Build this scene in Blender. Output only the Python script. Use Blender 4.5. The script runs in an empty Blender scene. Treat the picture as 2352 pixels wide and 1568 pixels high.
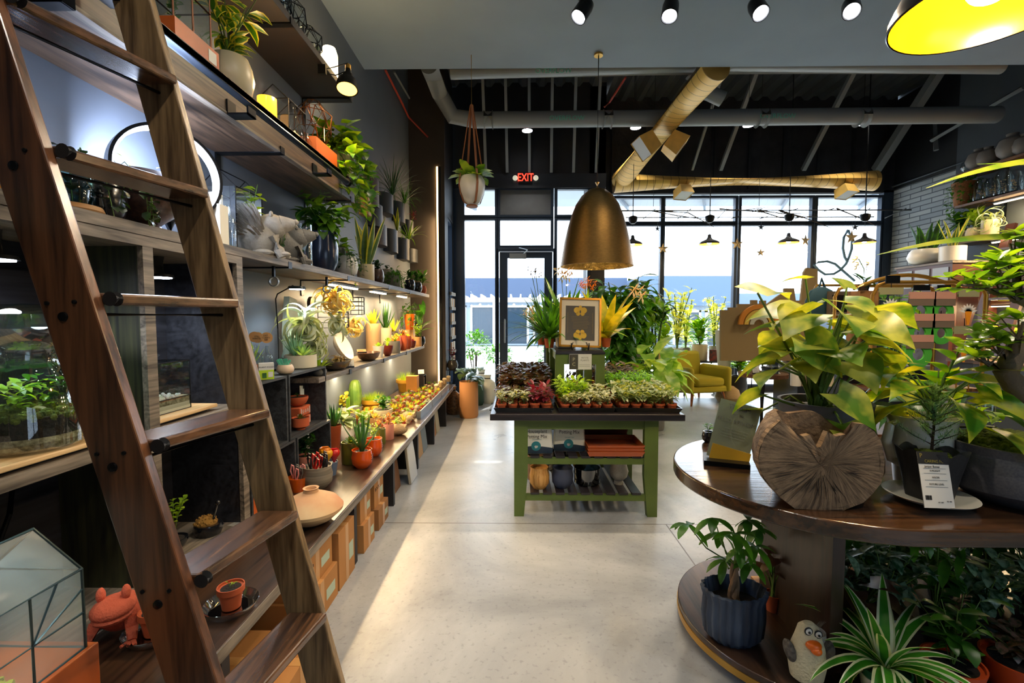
import bpy, math, random
from mathutils import Vector, Matrix, Euler
PI = math.pi
sc = bpy.context.scene
COL = sc.collection
RN = random.Random(7)

# ---------------------------------------------------------------- camera
FPX, CX, CY, VX, VY, CZ = 1050.0, 1176.0, 784.0, 1190.0, 727.0, 1.4
YAW = math.atan((VX - CX) / FPX); PIT = math.atan((CY - VY) / FPX)
cd = bpy.data.cameras.new('camera'); cam = bpy.data.objects.new('camera', cd); COL.objects.link(cam)
cd.sensor_width = 36.0; cd.lens = FPX / 2352 * 36; cd.clip_start = 0.02; cd.clip_end = 200
cam.location = (0, 0, CZ); cam.rotation_euler = (PI / 2 - PIT, 0, YAW)
sc.camera = cam
_F = Vector((-math.sin(YAW) * math.cos(PIT), math.cos(YAW) * math.cos(PIT), -math.sin(PIT)))
_R = Vector((math.cos(YAW), math.sin(YAW), 0)); _U = _R.cross(_F)
def P(px, py, X=None, Y=None, Z=None):
    """point of the place seen at a pixel of the photograph, on a plane X=, Y= or Z="""
    d = _F * FPX + _R * (px - CX) + _U * (CY - py)
    t = X / d.x if X is not None else (Y / d.y if Y is not None else (Z - CZ) / d.z)
    return Vector((d.x * t, d.y * t, CZ + d.z * t))

# ---------------------------------------------------------------- exposure, sky, sun
sc.view_settings.view_transform = 'Standard'; sc.view_settings.look = 'None'
sc.view_settings.gamma = 1; sc.view_settings.use_curve_mapping = False
sc.view_settings.exposure = 0.55
w = bpy.data.worlds.new('sky'); sc.world = w; w.use_nodes = True
nt = w.node_tree; bg = nt.nodes['Background']
bg.inputs[0].default_value = (0.76, 0.88, 1.0, 1); bg.inputs[1].default_value = 5.0
sc.cycles.max_bounces = 7; sc.cycles.diffuse_bounces = 4; sc.cycles.glossy_bounces = 3
sc.cycles.transmission_bounces = 6; sc.cycles.transparent_max_bounces = 12
sc.cycles.sample_clamp_indirect = 4.0
sc.cycles.caustics_reflective = False; sc.cycles.caustics_refractive = False
sun = bpy.data.lights.new('sun', 'SUN'); so = bpy.data.objects.new('sun', sun); COL.objects.link(so)
sun.energy = 9.0; sun.angle = math.radians(0.6); sun.color = (1, 0.93, 0.82)
so.rotation_euler = Vector((-0.30, -1.0, -0.95)).to_track_quat('-Z', 'Y').to_euler()
def lamp(kind, loc, energy, color, parent=None, size=0.1, aim=None, spot=80, blend=0.5, size_y=None):
    L = bpy.data.lights.new('lamp_light', kind); o = bpy.data.objects.new('lamp_light', L); COL.objects.link(o)
    L.energy = energy; L.color = color
    if kind == 'AREA':
        L.size = size
        if size_y: L.shape = 'RECTANGLE'; L.size_y = size_y
    else:
        L.shadow_soft_size = size
    if kind == 'SPOT': L.spot_size = math.radians(spot); L.spot_blend = blend
    o.location = loc
    if aim is not None: o.rotation_euler = (Vector(aim) - Vector(loc)).to_track_quat('-Z', 'Y').to_euler()
    if parent is not None: o.parent = parent
    return o
# daylight through the glass is sampled by portals in the window openings; the rear opening is added for fill
for (cx, cy, cz, sx, sz, rz) in ((0.13, 8.05, 1.9, 2.2, 3.4, 0), (4.0, 8.60, 1.85, 5.3, 3.4, 0), (2.3, -1.66, 1.1, 2.5, 1.5, PI)):
    o = lamp('AREA', (cx, cy, cz), 1, (1, 1, 1), size=sx, size_y=sz); o.data.cycles.is_portal = True
    o.rotation_euler = (-PI / 2, 0, rz); o.name = 'window_portal'

# ---------------------------------------------------------------- mesh helper
def frame(d, up=Vector((0, 0, 1))):
    d = d.normalized()
    s = d.cross(up)
    if s.length < 1e-4: s = d.cross(Vector((1, 0, 0)))
    s.normalize(); return d, s, s.cross(d)
class MB:
    def __init__(s): s.v = []; s.f = []; s.m = []; s.k = 0
    def face(s, idx, m=None): s.f.append(idx); s.m.append(s.k if m is None else m)
    def box(s, x0, y0, z0, x1, y1, z1, M=None):
        n = len(s.v); c = [(x, y, z) for z in (z0, z1) for y in (y0, y1) for x in (x0, x1)]
        s.v += [tuple(M @ Vector(p)) for p in c] if M else c
        for q in ((0, 2, 3, 1), (4, 5, 7, 6), (0, 1, 5, 4), (2, 6, 7, 3), (0, 4, 6, 2), (1, 3, 7, 5)): s.face([n + i for i in q])
        return s
    def cbox(s, c, sz, rot=(0, 0, 0)):
        M = Matrix.Translation(c) @ Euler(rot).to_matrix().to_4x4(); a, b, d = [q / 2 for q in sz]
        return s.box(-a, -b, -d, a, b, d, M)
    def beam(s, a, b, w, h, up=(0, 0, 1)):
        a, b = Vector(a), Vector(b); d, x, y = frame(b - a, Vector(up)); L = (b - a).length
        M = Matrix(((d.x, x.x, y.x, a.x), (d.y, x.y, y.y, a.y), (d.z, x.z, y.z, a.z), (0, 0, 0, 1)))
        return s.box(0, -w / 2, -h / 2, L, w / 2, h / 2, M)
    def prism(s, pts, z0, z1, M=None):
        n = len(s.v); k = len(pts)
        c = [(x, y, z0) for x, y in pts] + [(x, y, z1) for x, y in pts]
        s.v += [tuple(M @ Vector(p)) for p in c] if M else c
        s.face([n + i for i in reversed(range(k))]); s.face([n + k + i for i in range(k)])
        for i in range(k): j = (i + 1) % k; s.face([n + i, n + j, n + k + j, n + k + i])
        return s
    def tube(s, pts, r, n=8, cap=True):
        pts = [Vector(p) for p in pts]; K = len(pts); rs = r if isinstance(r, (list, tuple)) else [r] * K
        up = Vector((0, 0, 1)); base = len(s.v); prev = None
        for i, p in enumerate(pts):
            t = (pts[min(i + 1, K - 1)] - pts[max(i - 1, 0)])
            if t.length < 1e-7: t = Vector((0, 0, 1))
            t.normalize()
            if prev is None:
                _, a, b = frame(t)
            else:
                a = prev - t * prev.dot(t)
                if a.length < 1e-4: _, a, b = frame(t)
                a.normalize(); b = t.cross(a)
            prev = a
            for j in range(n):
                q = 2 * PI * j / n; s.v.append(tuple(p + (a * math.cos(q) + b * math.sin(q)) * rs[i]))
        for i in range(K - 1):
            for j in range(n):
                l = (j + 1) % n; s.face([base + i * n + j, base + i * n + l, base + (i + 1) * n + l, base + (i + 1) * n + j])
        if cap:
            s.face([base + j for j in reversed(range(n))]); s.face([base + (K - 1) * n + j for j in range(n)])
        return s
    def cyl(s, a, b, r, n=16): return s.tube([a, b], r, n)
    def lathe(s, prof, n=20, c=(0, 0, 0), sx=1, sy=1, M=None, wob=None, open=False):
        base = len(s.v); K = len(prof)
        for i, (r, z) in enumerate(prof):
            for j in range(n):
                q = 2 * PI * j / n; rr = r * (wob(q, i) if wob else 1)
                p = Vector((c[0] + rr * math.cos(q) * sx, c[1] + rr * math.sin(q) * sy, c[2] + z))
                s.v.append(tuple(M @ p) if M else tuple(p))
        for i in range(K - 1):
            for j in range(n):
                l = (j + 1) % n; s.face([base + i * n + j, base + i * n + l, base + (i + 1) * n + l, base + (i + 1) * n + j])
        ring = open or tuple(prof[0]) == tuple(prof[-1])
        if prof[0][0] > 1e-5 and not ring: s.face([base + j for j in reversed(range(n))])
        if prof[-1][0] > 1e-5 and not ring: s.face([base + (K - 1) * n + j for j in range(n)])
        return s
    def ball(s, c, r, n=12, m=8, M=None):
        if not isinstance(r, (list, tuple)): r = (r, r, r)
        prof = [(max(1e-5, math.sin(PI * i / m)), -math.cos(PI * i / m)) for i in range(m + 1)]
        T = Matrix.Translation(c) @ (M or Matrix.Identity(4)) @ Matrix.Diagonal((r[0], r[1], r[2], 1))
        return s.lathe(prof, n, M=T)
    def leaf(s, p, d, L, W, droop=0.6, fold=0.25, n=4, shape='ovate', edge=None, up=Vector((0, 0, 1)), roll=0.0, curl=0.0):
        """blade of n segments and 2 or 4 columns that bends down along its length"""
        p = Vector(p); d, sd, nn = frame(Vector(d), up)
        if roll:
            q = Matrix.Rotation(roll, 3, d); sd = q @ sd; nn = q @ nn
        cols = (-1, -0.62, 0, 0.62, 1) if edge is not None else (-1, 0, 1)
        base = len(s.v); C = len(cols); step = L / n
        for i in range(n + 1):
            t = i / n
            if shape == 'ovate': wd = math.sin(PI * min(1, t * 0.93 + 0.05)) ** 0.8
            elif shape == 'lance': wd = math.sin(PI * (t ** 0.75) * 0.97 + 0.06)
            elif shape == 'blade': wd = min(1, 0.55 + t * 1.6) * (1 - t ** 3) + 0.02
            elif shape == 'heart': wd = max(0.02, (1 - t) ** 0.72 * (0.80 + 0.55 * math.sin(PI * min(1, t * 1.15 + .06))))
            elif shape == 'round': wd = math.sqrt(max(0.01, 1 - (2 * t - 1) ** 2))
            else: wd = (1 - t) ** 0.8
            hw = W / 2 * wd
            for c in cols:
                bk = Vector((0, 0, 0))
                if shape == 'heart' and i == 0 and c != 0: bk = -d * L * 0.20
                s.v.append(tuple(p + sd * (hw * c) + nn * (abs(c) * hw * fold) + bk))
            ang = droop / n
            ax = sd
            q = Matrix.Rotation(-ang, 3, ax); d = q @ d; nn = q @ nn
            if curl:
                q = Matrix.Rotation(curl / n, 3, nn); d = q @ d; sd = q @ sd
            p = p + d * step
        for i in range(n):
            for j in range(C - 1):
                a = base + i * C + j
                m = s.k
                if edge is not None and j in (0, C - 2): m = edge
                s.face([a, a + 1, a + 1 + C, a + C], m)
        return s
    def add(s, o, M=None, mo=0):
        n = len(s.v); s.v += [tuple(M @ Vector(p)) for p in o.v] if M else o.v
        for f, m in zip(o.f, o.m): s.f.append([n + i for i in f]); s.m.append(m + mo)
        return s
    def mesh(s, name, mats, smooth=None, flat=False):
        me = bpy.data.meshes.new(name); me.from_pydata(s.v, [], s.f)
        ms = mats if isinstance(mats, (list, tuple)) else [mats]
        for m in ms: me.materials.append(m)
        if len(ms) > 1: me.polygons.foreach_set('material_index', s.m)
        if not flat:
            me.polygons.foreach_set('use_smooth', [True] * len(s.f))
            if smooth is not None:
                try: me.set_sharp_from_angle(angle=math.radians(smooth))
                except Exception: pass
        me.update(); return me
    def obj(s, name, mats, parent=None, smooth=35, bevel=0, flat=False):
        o = bpy.data.objects.new(name, s.mesh(name, mats, smooth, flat)); COL.objects.link(o)
        if parent is not None: o.parent = parent
        if bevel:
            b = o.modifiers.new('bevel', 'BEVEL'); b.width = bevel; b.segments = 2; b.limit_method = 'ANGLE'
        return o
def tag(o, label, cat, group=None, kind=None):
    o['label'] = label; o['category'] = cat
    if group: o['group'] = group
    if kind: o['kind'] = kind
    return o
def thing(name, label, cat, loc=(0, 0, 0), rz=0.0, group=None):
    o = bpy.data.objects.new(name, None); COL.objects.link(o); o.empty_display_size = 0.05
    o.location = loc; o.rotation_euler = (0, 0, rz); return tag(o, label, cat, group)
def struct(name, mb, m, **k):
    o = mb.obj(name, m, **k); o['kind'] = 'structure'; return o
def dup(root, loc, rz=0.0, label=None, group=None, s=None):
    """copy of a thing with copies of its parts and sub-parts"""
    r = root.copy(); COL.objects.link(r); r.location = loc; r.rotation_euler = (r.rotation_euler[0], r.rotation_euler[1], rz)
    if s: r.scale = (s, s, s) if not isinstance(s, (tuple, list)) else s
    if label: r['label'] = label
    if group: r['group'] = group
    for ch in list(root.children):
        c = ch.copy(); COL.objects.link(c); c.parent = r
        for g in list(ch.children):
            e = g.copy(); COL.objects.link(e); e.parent = c
    return r
U = RN.uniform
def dirv(az, el): return Vector((math.cos(az) * math.cos(el), math.sin(az) * math.cos(el), math.sin(el)))

# ---------------------------------------------------------------- materials
_mc = {}
def srgb(h):
    if isinstance(h, str):
        h = [int(h[i:i + 2], 16) / 255 for i in (0, 2, 4)]
        return tuple(c / 12.92 if c <= 0.04045 else ((c + 0.055) / 1.055) ** 2.4 for c in h)
    return h
def mat(name, col, rough=0.6, metal=0.0, bump=0.0, bscale=40.0, var=0.0, vscale=6.0, col2=None, emit=0.0, spec=None, coat=0.0, stretch=None):
    if name in _mc: return _mc[name]
    m = bpy.data.materials.new(name); m.use_nodes = True; N = m.node_tree; b = N.nodes['Principled BSDF']
    c = srgb(col); b.inputs['Base Color'].default_value = (*c, 1)
    b.inputs['Roughness'].default_value = rough; b.inputs['Metallic'].default_value = metal
    if spec is not None: b.inputs['Specular IOR Level'].default_value = spec
    if coat: b.inputs['Coat Weight'].default_value = coat; b.inputs['Coat Roughness'].default_value = 0.15
    if emit: b.inputs['Emission Color'].default_value = (*c, 1); b.inputs['Emission Strength'].default_value = emit
    if var or bump or col2:
        tc = N.nodes.new('ShaderNodeTexCoord'); mp = N.nodes.new('ShaderNodeMapping'); N.links.new(tc.outputs['Object'], mp.inputs[0])
        if stretch: mp.inputs['Scale'].default_value = stretch
    if var or col2:
        nz = N.nodes.new('ShaderNodeTexNoise'); nz.inputs['Scale'].default_value = vscale; nz.inputs['Detail'].default_value = 5
        N.links.new(mp.outputs[0], nz.inputs['Vector'])
        rp = N.nodes.new('ShaderNodeValToRGB'); N.links.new(nz.outputs[0], rp.inputs[0])
        c2 = srgb(col2) if col2 else tuple(x * (1 - var) for x in c); c1 = c if col2 else tuple(min(1, x * (1 + var)) for x in c)
        rp.color_ramp.elements[0].position = 0.35; rp.color_ramp.elements[1].position = 0.65
        rp.color_ramp.elements[0].color = (*c2, 1); rp.color_ramp.elements[1].color = (*c1, 1)
        N.links.new(rp.outputs[0], b.inputs['Base Color'])
    if bump:
        n2 = N.nodes.new('ShaderNodeTexNoise'); n2.inputs['Scale'].default_value = bscale; n2.inputs['Detail'].default_value = 4
        N.links.new(mp.outputs[0], n2.inputs['Vector'])
        bp = N.nodes.new('ShaderNodeBump'); bp.inputs['Strength'].default_value = bump; bp.inputs['Distance'].default_value = 0.01
        N.links.new(n2.outputs[0], bp.inputs['Height']); N.links.new(bp.outputs[0], b.inputs['Normal'])
    _mc[name] = m; return m
def wood(name, c1, c2, axis='Y', scale=1.0, rough=0.4, dist=3.0, coat=0.0, knots=0.0):
    if name in _mc: return _mc[name]
    m = bpy.data.materials.new(name); m.use_nodes = True; N = m.node_tree; b = N.nodes['Principled BSDF']; L = N.links.new
    tc = N.nodes.new('ShaderNodeTexCoord'); mp = N.nodes.new('ShaderNodeMapping'); L(tc.outputs['Object'], mp.inputs[0])
    s = {'X': (0.5, 7, 7), 'Y': (7, 0.5, 7), 'Z': (7, 7, 0.5)}[axis]
    mp.inputs['Scale'].default_value = tuple(q * scale for q in s)
    nz = N.nodes.new('ShaderNodeTexNoise'); nz.inputs['Scale'].default_value = 1.5; nz.inputs['Detail'].default_value = 6; nz.inputs['Distortion'].default_value = dist
    L(mp.outputs[0], nz.inputs['Vector'])
    nf = N.nodes.new('ShaderNodeTexNoise'); nf.inputs['Scale'].default_value = 14; nf.inputs['Detail'].default_value = 4; L(mp.outputs[0], nf.inputs['Vector'])
    mx = N.nodes.new('ShaderNodeMath'); mx.operation = 'ADD'; mx.inputs[1].default_value = 0; L(nz.outputs[0], mx.inputs[0])
    m2 = N.nodes.new('ShaderNodeMath'); m2.operation = 'MULTIPLY_ADD'; m2.inputs[1].default_value = 0.5; L(nf.outputs[0], m2.inputs[0]); L(mx.outputs[0], m2.inputs[2])
    rp = N.nodes.new('ShaderNodeValToRGB'); L(m2.outputs[0], rp.inputs[0])
    e = rp.color_ramp.elements; e[0].position = 0.55; e[1].position = 0.92; e[0].color = (*srgb(c2), 1); e[1].color = (*srgb(c1), 1)
    L(rp.outputs[0], b.inputs['Base Color']); b.inputs['Roughness'].default_value = rough
    if coat: b.inputs['Coat Weight'].default_value = coat; b.inputs['Coat Roughness'].default_value = 0.2
    bp = N.nodes.new('ShaderNodeBump'); bp.inputs['Strength'].default_value = 0.18; bp.inputs['Distance'].default_value = 0.004
    L(m2.outputs[0], bp.inputs['Height']); L(bp.outputs[0], b.inputs['Normal'])
    _mc[name] = m; return m
def leafm(name, c1='', c2='', trans=0.35, rough=0.35, scale=9.0, tcol=None):
    if name in _mc: return _mc[name]
    m = bpy.data.materials.new(name); m.use_nodes = True; N = m.node_tree; b = N.nodes['Principled BSDF']; L = N.links.new
    tc = N.nodes.new('ShaderNodeTexCoord'); nz = N.nodes.new('ShaderNodeTexNoise'); nz.inputs['Scale'].default_value = scale; nz.inputs['Detail'].default_value = 3
    L(tc.outputs['Object'], nz.inputs['Vector'])
    rp = N.nodes.new('ShaderNodeValToRGB'); L(nz.outputs[0], rp.inputs[0]); e = rp.color_ramp.elements
    e[0].position = 0.4; e[1].position = 0.62; a1, a2 = srgb(c1), srgb(c2); e[0].color = (*a1, 1); e[1].color = (*a2, 1)
    L(rp.outputs[0], b.inputs['Base Color']); b.inputs['Roughness'].default_value = rough
    tr = N.nodes.new('ShaderNodeBsdfTranslucent')
    if tcol: tr.inputs[0].default_value = (*srgb(tcol), 1)
    else:
        g = N.nodes.new('ShaderNodeMixRGB'); g.blend_type = 'MULTIPLY'; g.inputs[0].default_value = 1; g.inputs[2].default_value = (2.2, 1.9, 0.5, 1); L(rp.outputs[0], g.inputs[1]); L(g.outputs[0], tr.inputs[0])
    mx = N.nodes.new('ShaderNodeMixShader'); mx.inputs[0].default_value = trans; L(b.outputs[0], mx.inputs[1]); L(tr.outputs[0], mx.inputs[2])
    L(mx.outputs[0], N.nodes['Material Output'].inputs[0]); _mc[name] = m; return m
def glass(name, tint=(0.93, 0.97, 0.97), refl=0.12, rough=0.02, frost=0.0):
    """thin clear pane: lets light through and mirrors a little"""
    if name in _mc: return _mc[name]
    m = bpy.data.materials.new(name); m.use_nodes = True; N = m.node_tree; L = N.links.new
    N.nodes.remove(N.nodes['Principled BSDF'])
    tr = N.nodes.new('ShaderNodeBsdfTransparent'); tr.inputs[0].default_value = (*tint, 1)
    gl = N.nodes.new('ShaderNodeBsdfGlossy'); gl.inputs['Roughness'].default_value = rough
    lw = N.nodes.new('ShaderNodeLayerWeight'); lw.inputs[0].default_value = 0.35
    ma = N.nodes.new('ShaderNodeMath'); ma.operation = 'MULTIPLY_ADD'; ma.inputs[1].default_value = 0.6; ma.inputs[2].default_value = refl * 0.4; L(lw.outputs['Facing'], ma.inputs[0])
    mx = N.nodes.new('ShaderNodeMixShader'); L(ma.outputs[0], mx.inputs[0]); L(tr.outputs[0], mx.inputs[1]); L(gl.outputs[0], mx.inputs[2])
    out = mx
    if frost:
        df = N.nodes.new('ShaderNodeBsdfDiffuse'); df.inputs[0].default_value = (0.55, 0.66, 0.68, 1)
        m3 = N.nodes.new('ShaderNodeMixShader'); m3.inputs[0].default_value = frost; L(mx.outputs[0], m3.inputs[1]); L(df.outputs[0], m3.inputs[2]); out = m3
    L(out.outputs[0], N.nodes['Material Output'].inputs[0]); _mc[name] = m; return m
def text_mesh(body, size, mname, m, parent, loc, rot, ext=0.0006, sx=1.0, name='lettering', align='CENTER'):
    c = bpy.data.curves.new(name, 'FONT'); c.body = body; c.size = size; c.extrude = ext; c.align_x = align; c.align_y = 'CENTER'; c.resolution_u = 2
    q = bpy.data.objects.new('tmp', c); me = bpy.data.meshes.new_from_object(q); bpy.data.objects.remove(q); bpy.data.curves.remove(c)
    me.name = name; me.materials.clear(); me.materials.append(m); o = bpy.data.objects.new(name, me); COL.objects.link(o); o.parent = parent
    o.location = loc; o.rotation_euler = rot; o.scale = (sx, 1, 1); return o

BLK = mat('black_metal', '17191c', 0.35, 0.6)
CHAR = mat('charcoal_paint', '1d2024', 0.5)
SOIL = mat('potting_soil', '241a13', 0.95, bump=0.6, bscale=120, col2='0f0b08', vscale=60)
TERRA = mat('terracotta', 'b4532b', 0.75, var=0.12)
WHITE = mat('white_glaze', 'd8d5cd', 0.3)
GREEN = leafm('mid_green_leaf', '2d5a1c', '4f8a2a')
DARK = leafm('dark_green_leaf', '14351a', '2c5a26', 0.25)
LIME = leafm('lime_leaf', '7fa62a', 'a9c63a', 0.4)
YEL = leafm('yellow_edge_leaf', 'b9b53c', 'd6cf62', 0.4)
PALE = leafm('pale_leaf', '8fa682', 'c3cfae', 0.3)
WLEAF = leafm('white_edge_leaf', 'cfd6b4', 'e8ecd6', 0.3)
REDL = leafm('red_leaf', '5a1622', '8c2331', 0.3, tcol='a02030')
BRN = leafm('bronze_leaf', '4a2e22', '6e5a34', 0.25, tcol='70401c')
BARK = mat('bark', '4b3a2a', 0.9, bump=0.8, bscale=60, col2='2a2018', vscale=20)
STEM = mat('plant_stem', '5c7a2c', 0.6)

# ================================================================ PLANTS AND POTS
def _n(v): return v * U(.8, 1.2)
def k_bush(w, h, L=.05, W=.03, n=40, stems=5, shape='ovate', droop=.8, el=(.2, 1.3), edge=None, bottom=.15, fold=.2):
    fo, st = MB(), MB(); per = max(1, n // stems)
    for s_ in range(stems):
        a = 2 * PI * s_ / stems + U(-.4, .4); rr = w / 2 * U(.25, .75); top = Vector((rr * math.cos(a), rr * math.sin(a), h * U(.65, .95))); mid = Vector((top.x * .35, top.y * .35, top.z * .55))
        st.tube([(0, 0, -.01), mid, top], [max(.0015, h * .012), max(.001, h * .009), max(.0008, h * .005)], 5)
        for k in range(per):
            t = bottom + (1 - bottom) * (k + U(0, .8)) / per; t = min(t, 1); q = mid * (t * 2) if t < .5 else mid.lerp(top, t * 2 - 1)
            az = k * 2.4 + U(-.5, .5); d = dirv(az, U(*el))
            fo.leaf(q + d * W * .15, d, L * U(.7, 1.15), W * U(.8, 1.1), droop * U(.5, 1.3), fold, 4 if L > .06 else 3, shape, edge)
    return fo, st
def k_rosette(w, h, n=26, W=None, shape='lance', edge=None, droop=-.5, L=None):
    fo = MB(); L = L or w / 2; W = W or L * .38
    for k in range(n):
        t = k / n; el = -.0 + 1.35 * t; d = dirv(k * 2.4, el); l = L * (1 - .55 * t)
        fo.leaf(Vector((0, 0, h * .25 * t)), d, l, W * (1 - .4 * t), droop, .35, 3, shape, edge)
    return fo, None
def k_blades(w, h, n=24, W=.012, droop=1.6, el=(.7, 1.45), edge=None, shape='blade', seg=6):
    fo = MB(); L = (w / 2 + h) * .8
    for k in range(n):
        a = k * 2.4 + U(-.2, .2); e = U(*el); fo.leaf((.01 * math.cos(a), .01 * math.sin(a), 0), dirv(a, e), L * U(.75, 1.1), W * U(.8, 1.2), droop * U(.6, 1.2) * (1.6 - e) , .25, seg, shape, edge)
    return fo, None
def k_snake(w, h, n=7, W=.05, edge=1):
    fo = MB()
    for k in range(n):
        a = k * 2.4; d = dirv(a, U(1.1, 1.45)); fo.leaf((w * .12 * math.cos(a), w * .12 * math.sin(a), 0), d, h * U(.6, 1.05), W * U(.8, 1.1), U(-.15, .2), .35, 6, 'blade', edge, roll=U(-.6, .6), curl=U(-.3, .3))
    return fo, None
def k_aloe(w, h, n=11, W=.03, edge=None):
    fo = MB()
    for k in range(n):
        a = k * 2.4; d = dirv(a, U(.75, 1.35)); fo.leaf((.006 * math.cos(a), .006 * math.sin(a), 0), d, h * U(.8, 1.1), W, -.35, .7, 5, 'spike', edge)
    return fo, None
def k_cactus(w, h, n=1, ribs=12):
    fo = MB()
    for k in range(n):
        r = w / 2 / (1 if n == 1 else 1.9); a = k * 2.4; c = (0, 0, 0) if n == 1 else (r * 1.0 * math.cos(a), r * math.sin(a), 0); hh = h * (1 if n == 1 else U(.6, 1))
        pr = [(r * .75, -.01)] + [(r * max(.001, math.sin(PI * (.2 + .8 * i / 10))) ** .55, hh * (math.cos(.2 * PI) - math.cos(PI * (.2 + .8 * i / 10))) / (1 + math.cos(.2 * PI))) for i in range(11)]
        fo.lathe(pr, 36, c=c, wob=lambda q, i: 1 + .07 * math.cos(ribs * q))
    return fo, None
def k_trail(w, h, drop=.15, n=60, L=.03, W=.022, strands=10, shape='heart', edge=None):
    fo, st = MB(), MB()
    for s_ in range(strands):
        a = 2 * PI * s_ / strands + U(-.3, .3); R_ = w / 2 * U(.7, 1.1); p0 = Vector((0, 0, 0)); p1 = Vector((R_ * .55 * math.cos(a), R_ * .55 * math.sin(a), h * U(.3, .9)))
        p2 = Vector((R_ * math.cos(a), R_ * math.sin(a), -drop * U(0, .25))); p3 = p2 + Vector((U(-.02, .02), U(-.02, .02), -drop * U(.4, 1))); path = [p0, p1, p2, p3]; st.tube(path, .0016, 4)
        per = max(2, n // strands)
        for k in range(per):
            t = (k + U(0, 1)) / per * 3; i = min(2, int(t)); q = path[i].lerp(path[i + 1], t - i)
            fo.leaf(q, dirv(a + U(-1.3, 1.3), U(-.6, .9)), L * U(.7, 1.2), W * U(.8, 1.1), U(.3, 1.2), .2, 3, shape, edge)
    return fo, st
def k_needle(w, h, n=300, L=.012, branches=9):
    fo, st = MB(), MB(); st.tube([(0, 0, -.01), (w * .04, 0, h * .5), (0, w * .03, h * .95)], [.006, .004, .0015], 6)
    for b_ in range(branches):
        t = .12 + .85 * b_ / branches; a = b_ * 2.4; p0 = Vector((0, 0, h * t)); l = w / 2 * (1.15 - t * .9); e = p0 + dirv(a, .55) * l; st.tube([p0, p0.lerp(e, .5) + Vector((0, 0, -.004)), e], [.0025, .0018, .001], 4)
        for k in range(n // branches):
            q = p0.lerp(e, U(.15, 1)) + Vector((U(-1, 1), U(-1, 1), U(-1, 1))) * l * .09
            fo.leaf(q, (e - p0).normalized() + Vector((U(-1, 1), U(-1, 1), U(-.4, 1))), L, L * .11, .2, 0, 1, 'spike')
    for k in range(n // 5):
        q = Vector((U(-1, 1) * .006, U(-1, 1) * .006, h * U(.5, 1))); fo.leaf(q, dirv(U(0, 6.3), U(.3, 1.2)), L, L * .11, .2, 0, 1, 'spike')
    return fo, st
def k_grass(w, h, n=260, W=.003):
    fo = MB()
    for k in range(n):
        a, r = U(0, 2 * PI), math.sqrt(U(0, 1)) * w * .42; d = Vector((math.cos(a) * r / w, math.sin(a) * r / w, 1)); fo.leaf((r * math.cos(a), r * math.sin(a), 0), d + Vector((U(-.2, .2), U(-.2, .2), 0)), h * U(.6, 1.1), W, U(.1, .6), 0, 2, 'spike')
    return fo, None
def k_air(w, h, n=40, W=.02, droop=4.6):
    fo = MB()
    for k in range(n):
        el = U(-.5, 1.5); fo.leaf((0, 0, 0), dirv(k * 2.4, el), w * U(.7, 1.35), W * 1.5, droop * U(.4, 1.5) * RN.choice((1, 1, -1)), .55, 14, 'spike', curl=U(-4, 4))
    return fo, None
def k_moss(w, h, n=200):
    fo = MB().ball((0, 0, 0), (w / 2, w / 2, h), 20, 10)
    for k in range(n):
        d = dirv(U(0, 6.3), U(.05, 1.5)); q = Vector((d.x * w / 2, d.y * w / 2, d.z * h)); fo.ball(tuple(q), w * U(.03, .07), 5, 4)
    return fo, None
KIND = dict(bush=k_bush, rosette=k_rosette, blades=k_blades, snake=k_snake, aloe=k_aloe, cactus=k_cactus, trail=k_trail, needle=k_needle, grass=k_grass, air=k_air, moss=k_moss)
def pot_profile(kind, r, h):
    T_ = max(.003, r * .07)
    P_ = {'cyl': [(r * .92, 0), (r, h * .06), (r, h)], 'taper': [(r * .72, 0), (r, h)], 'bowl': [(r * .45, 0), (r * .8, h * .3), (r, h * .75), (r, h)],
          'round': [(r * .55, 0), (r * .92, h * .2), (r * 1.05, h * .5), (r * .95, h * .8), (r * .8, h)], 'belly': [(r * .6, 0), (r * .95, h * .25), (r, h * .6), (r * .9, h * .85), (r * .95, h)],
          'rim': [(r * .68, 0), (r * .86, h * .74), (r, h * .74), (r, h)], 'foot': [(r * .5, 0), (r * .5, h * .08), (r * .45, h * .1), (r * .95, h * .3), (r, h)],
          'urn': [(r * .5, 0), (r * .5, h * .1), (r * .4, h * .15), (r * .85, h * .35), (r, h * .6), (r * .8, h * .9), (r * .85, h)]}[kind]
    top = P_[-1][0]
    return P_ + [(top - T_, h), (top - T_ * 1.2, h * .9), (.0001, h * .88)], top - T_
def potted(label, loc, pot, r, h, pm, plant=None, lm=GREEN, cat='potted plant', name='potted_plant', group=None, rz=0, soil=SOIL, sx=1, sy=1, faceted=None, pos=(0, 0), **kw):
    """a pot with soil and a plant; plant = (kind, width, height, options)"""
    t = thing(name, label, cat, loc, rz, group); pf, ri = pot_profile(pot, r, h); MB().lathe(pf, 28, sx=sx, sy=sy, wob=faceted).obj('pot', pm, t, smooth=40)
    if plant:
        sm = MB(); sm.lathe([(.0001, h * .90), (ri * .6, h * .905), (ri * .98, h * .89)], 18, sx=sx, sy=sy); sm.obj('soil', soil, t)
        fo, st = KIND[plant[0]](plant[1], plant[2], **(plant[3] if len(plant) > 3 else {}))
        o = fo.obj('foliage', lm if isinstance(lm, (list, tuple)) else [lm], t, smooth=None); o.location = (pos[0], pos[1], h * .88)
        if st and st.v: q = st.obj('stem', kw.get('stem', STEM), t); q.location = o.location
    return t
def at(px, Z, py=None, X=None):
    p = P(px, py, Z=Z) if X is None else P(px, 727, X=X); p.z = Z; return p
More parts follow.
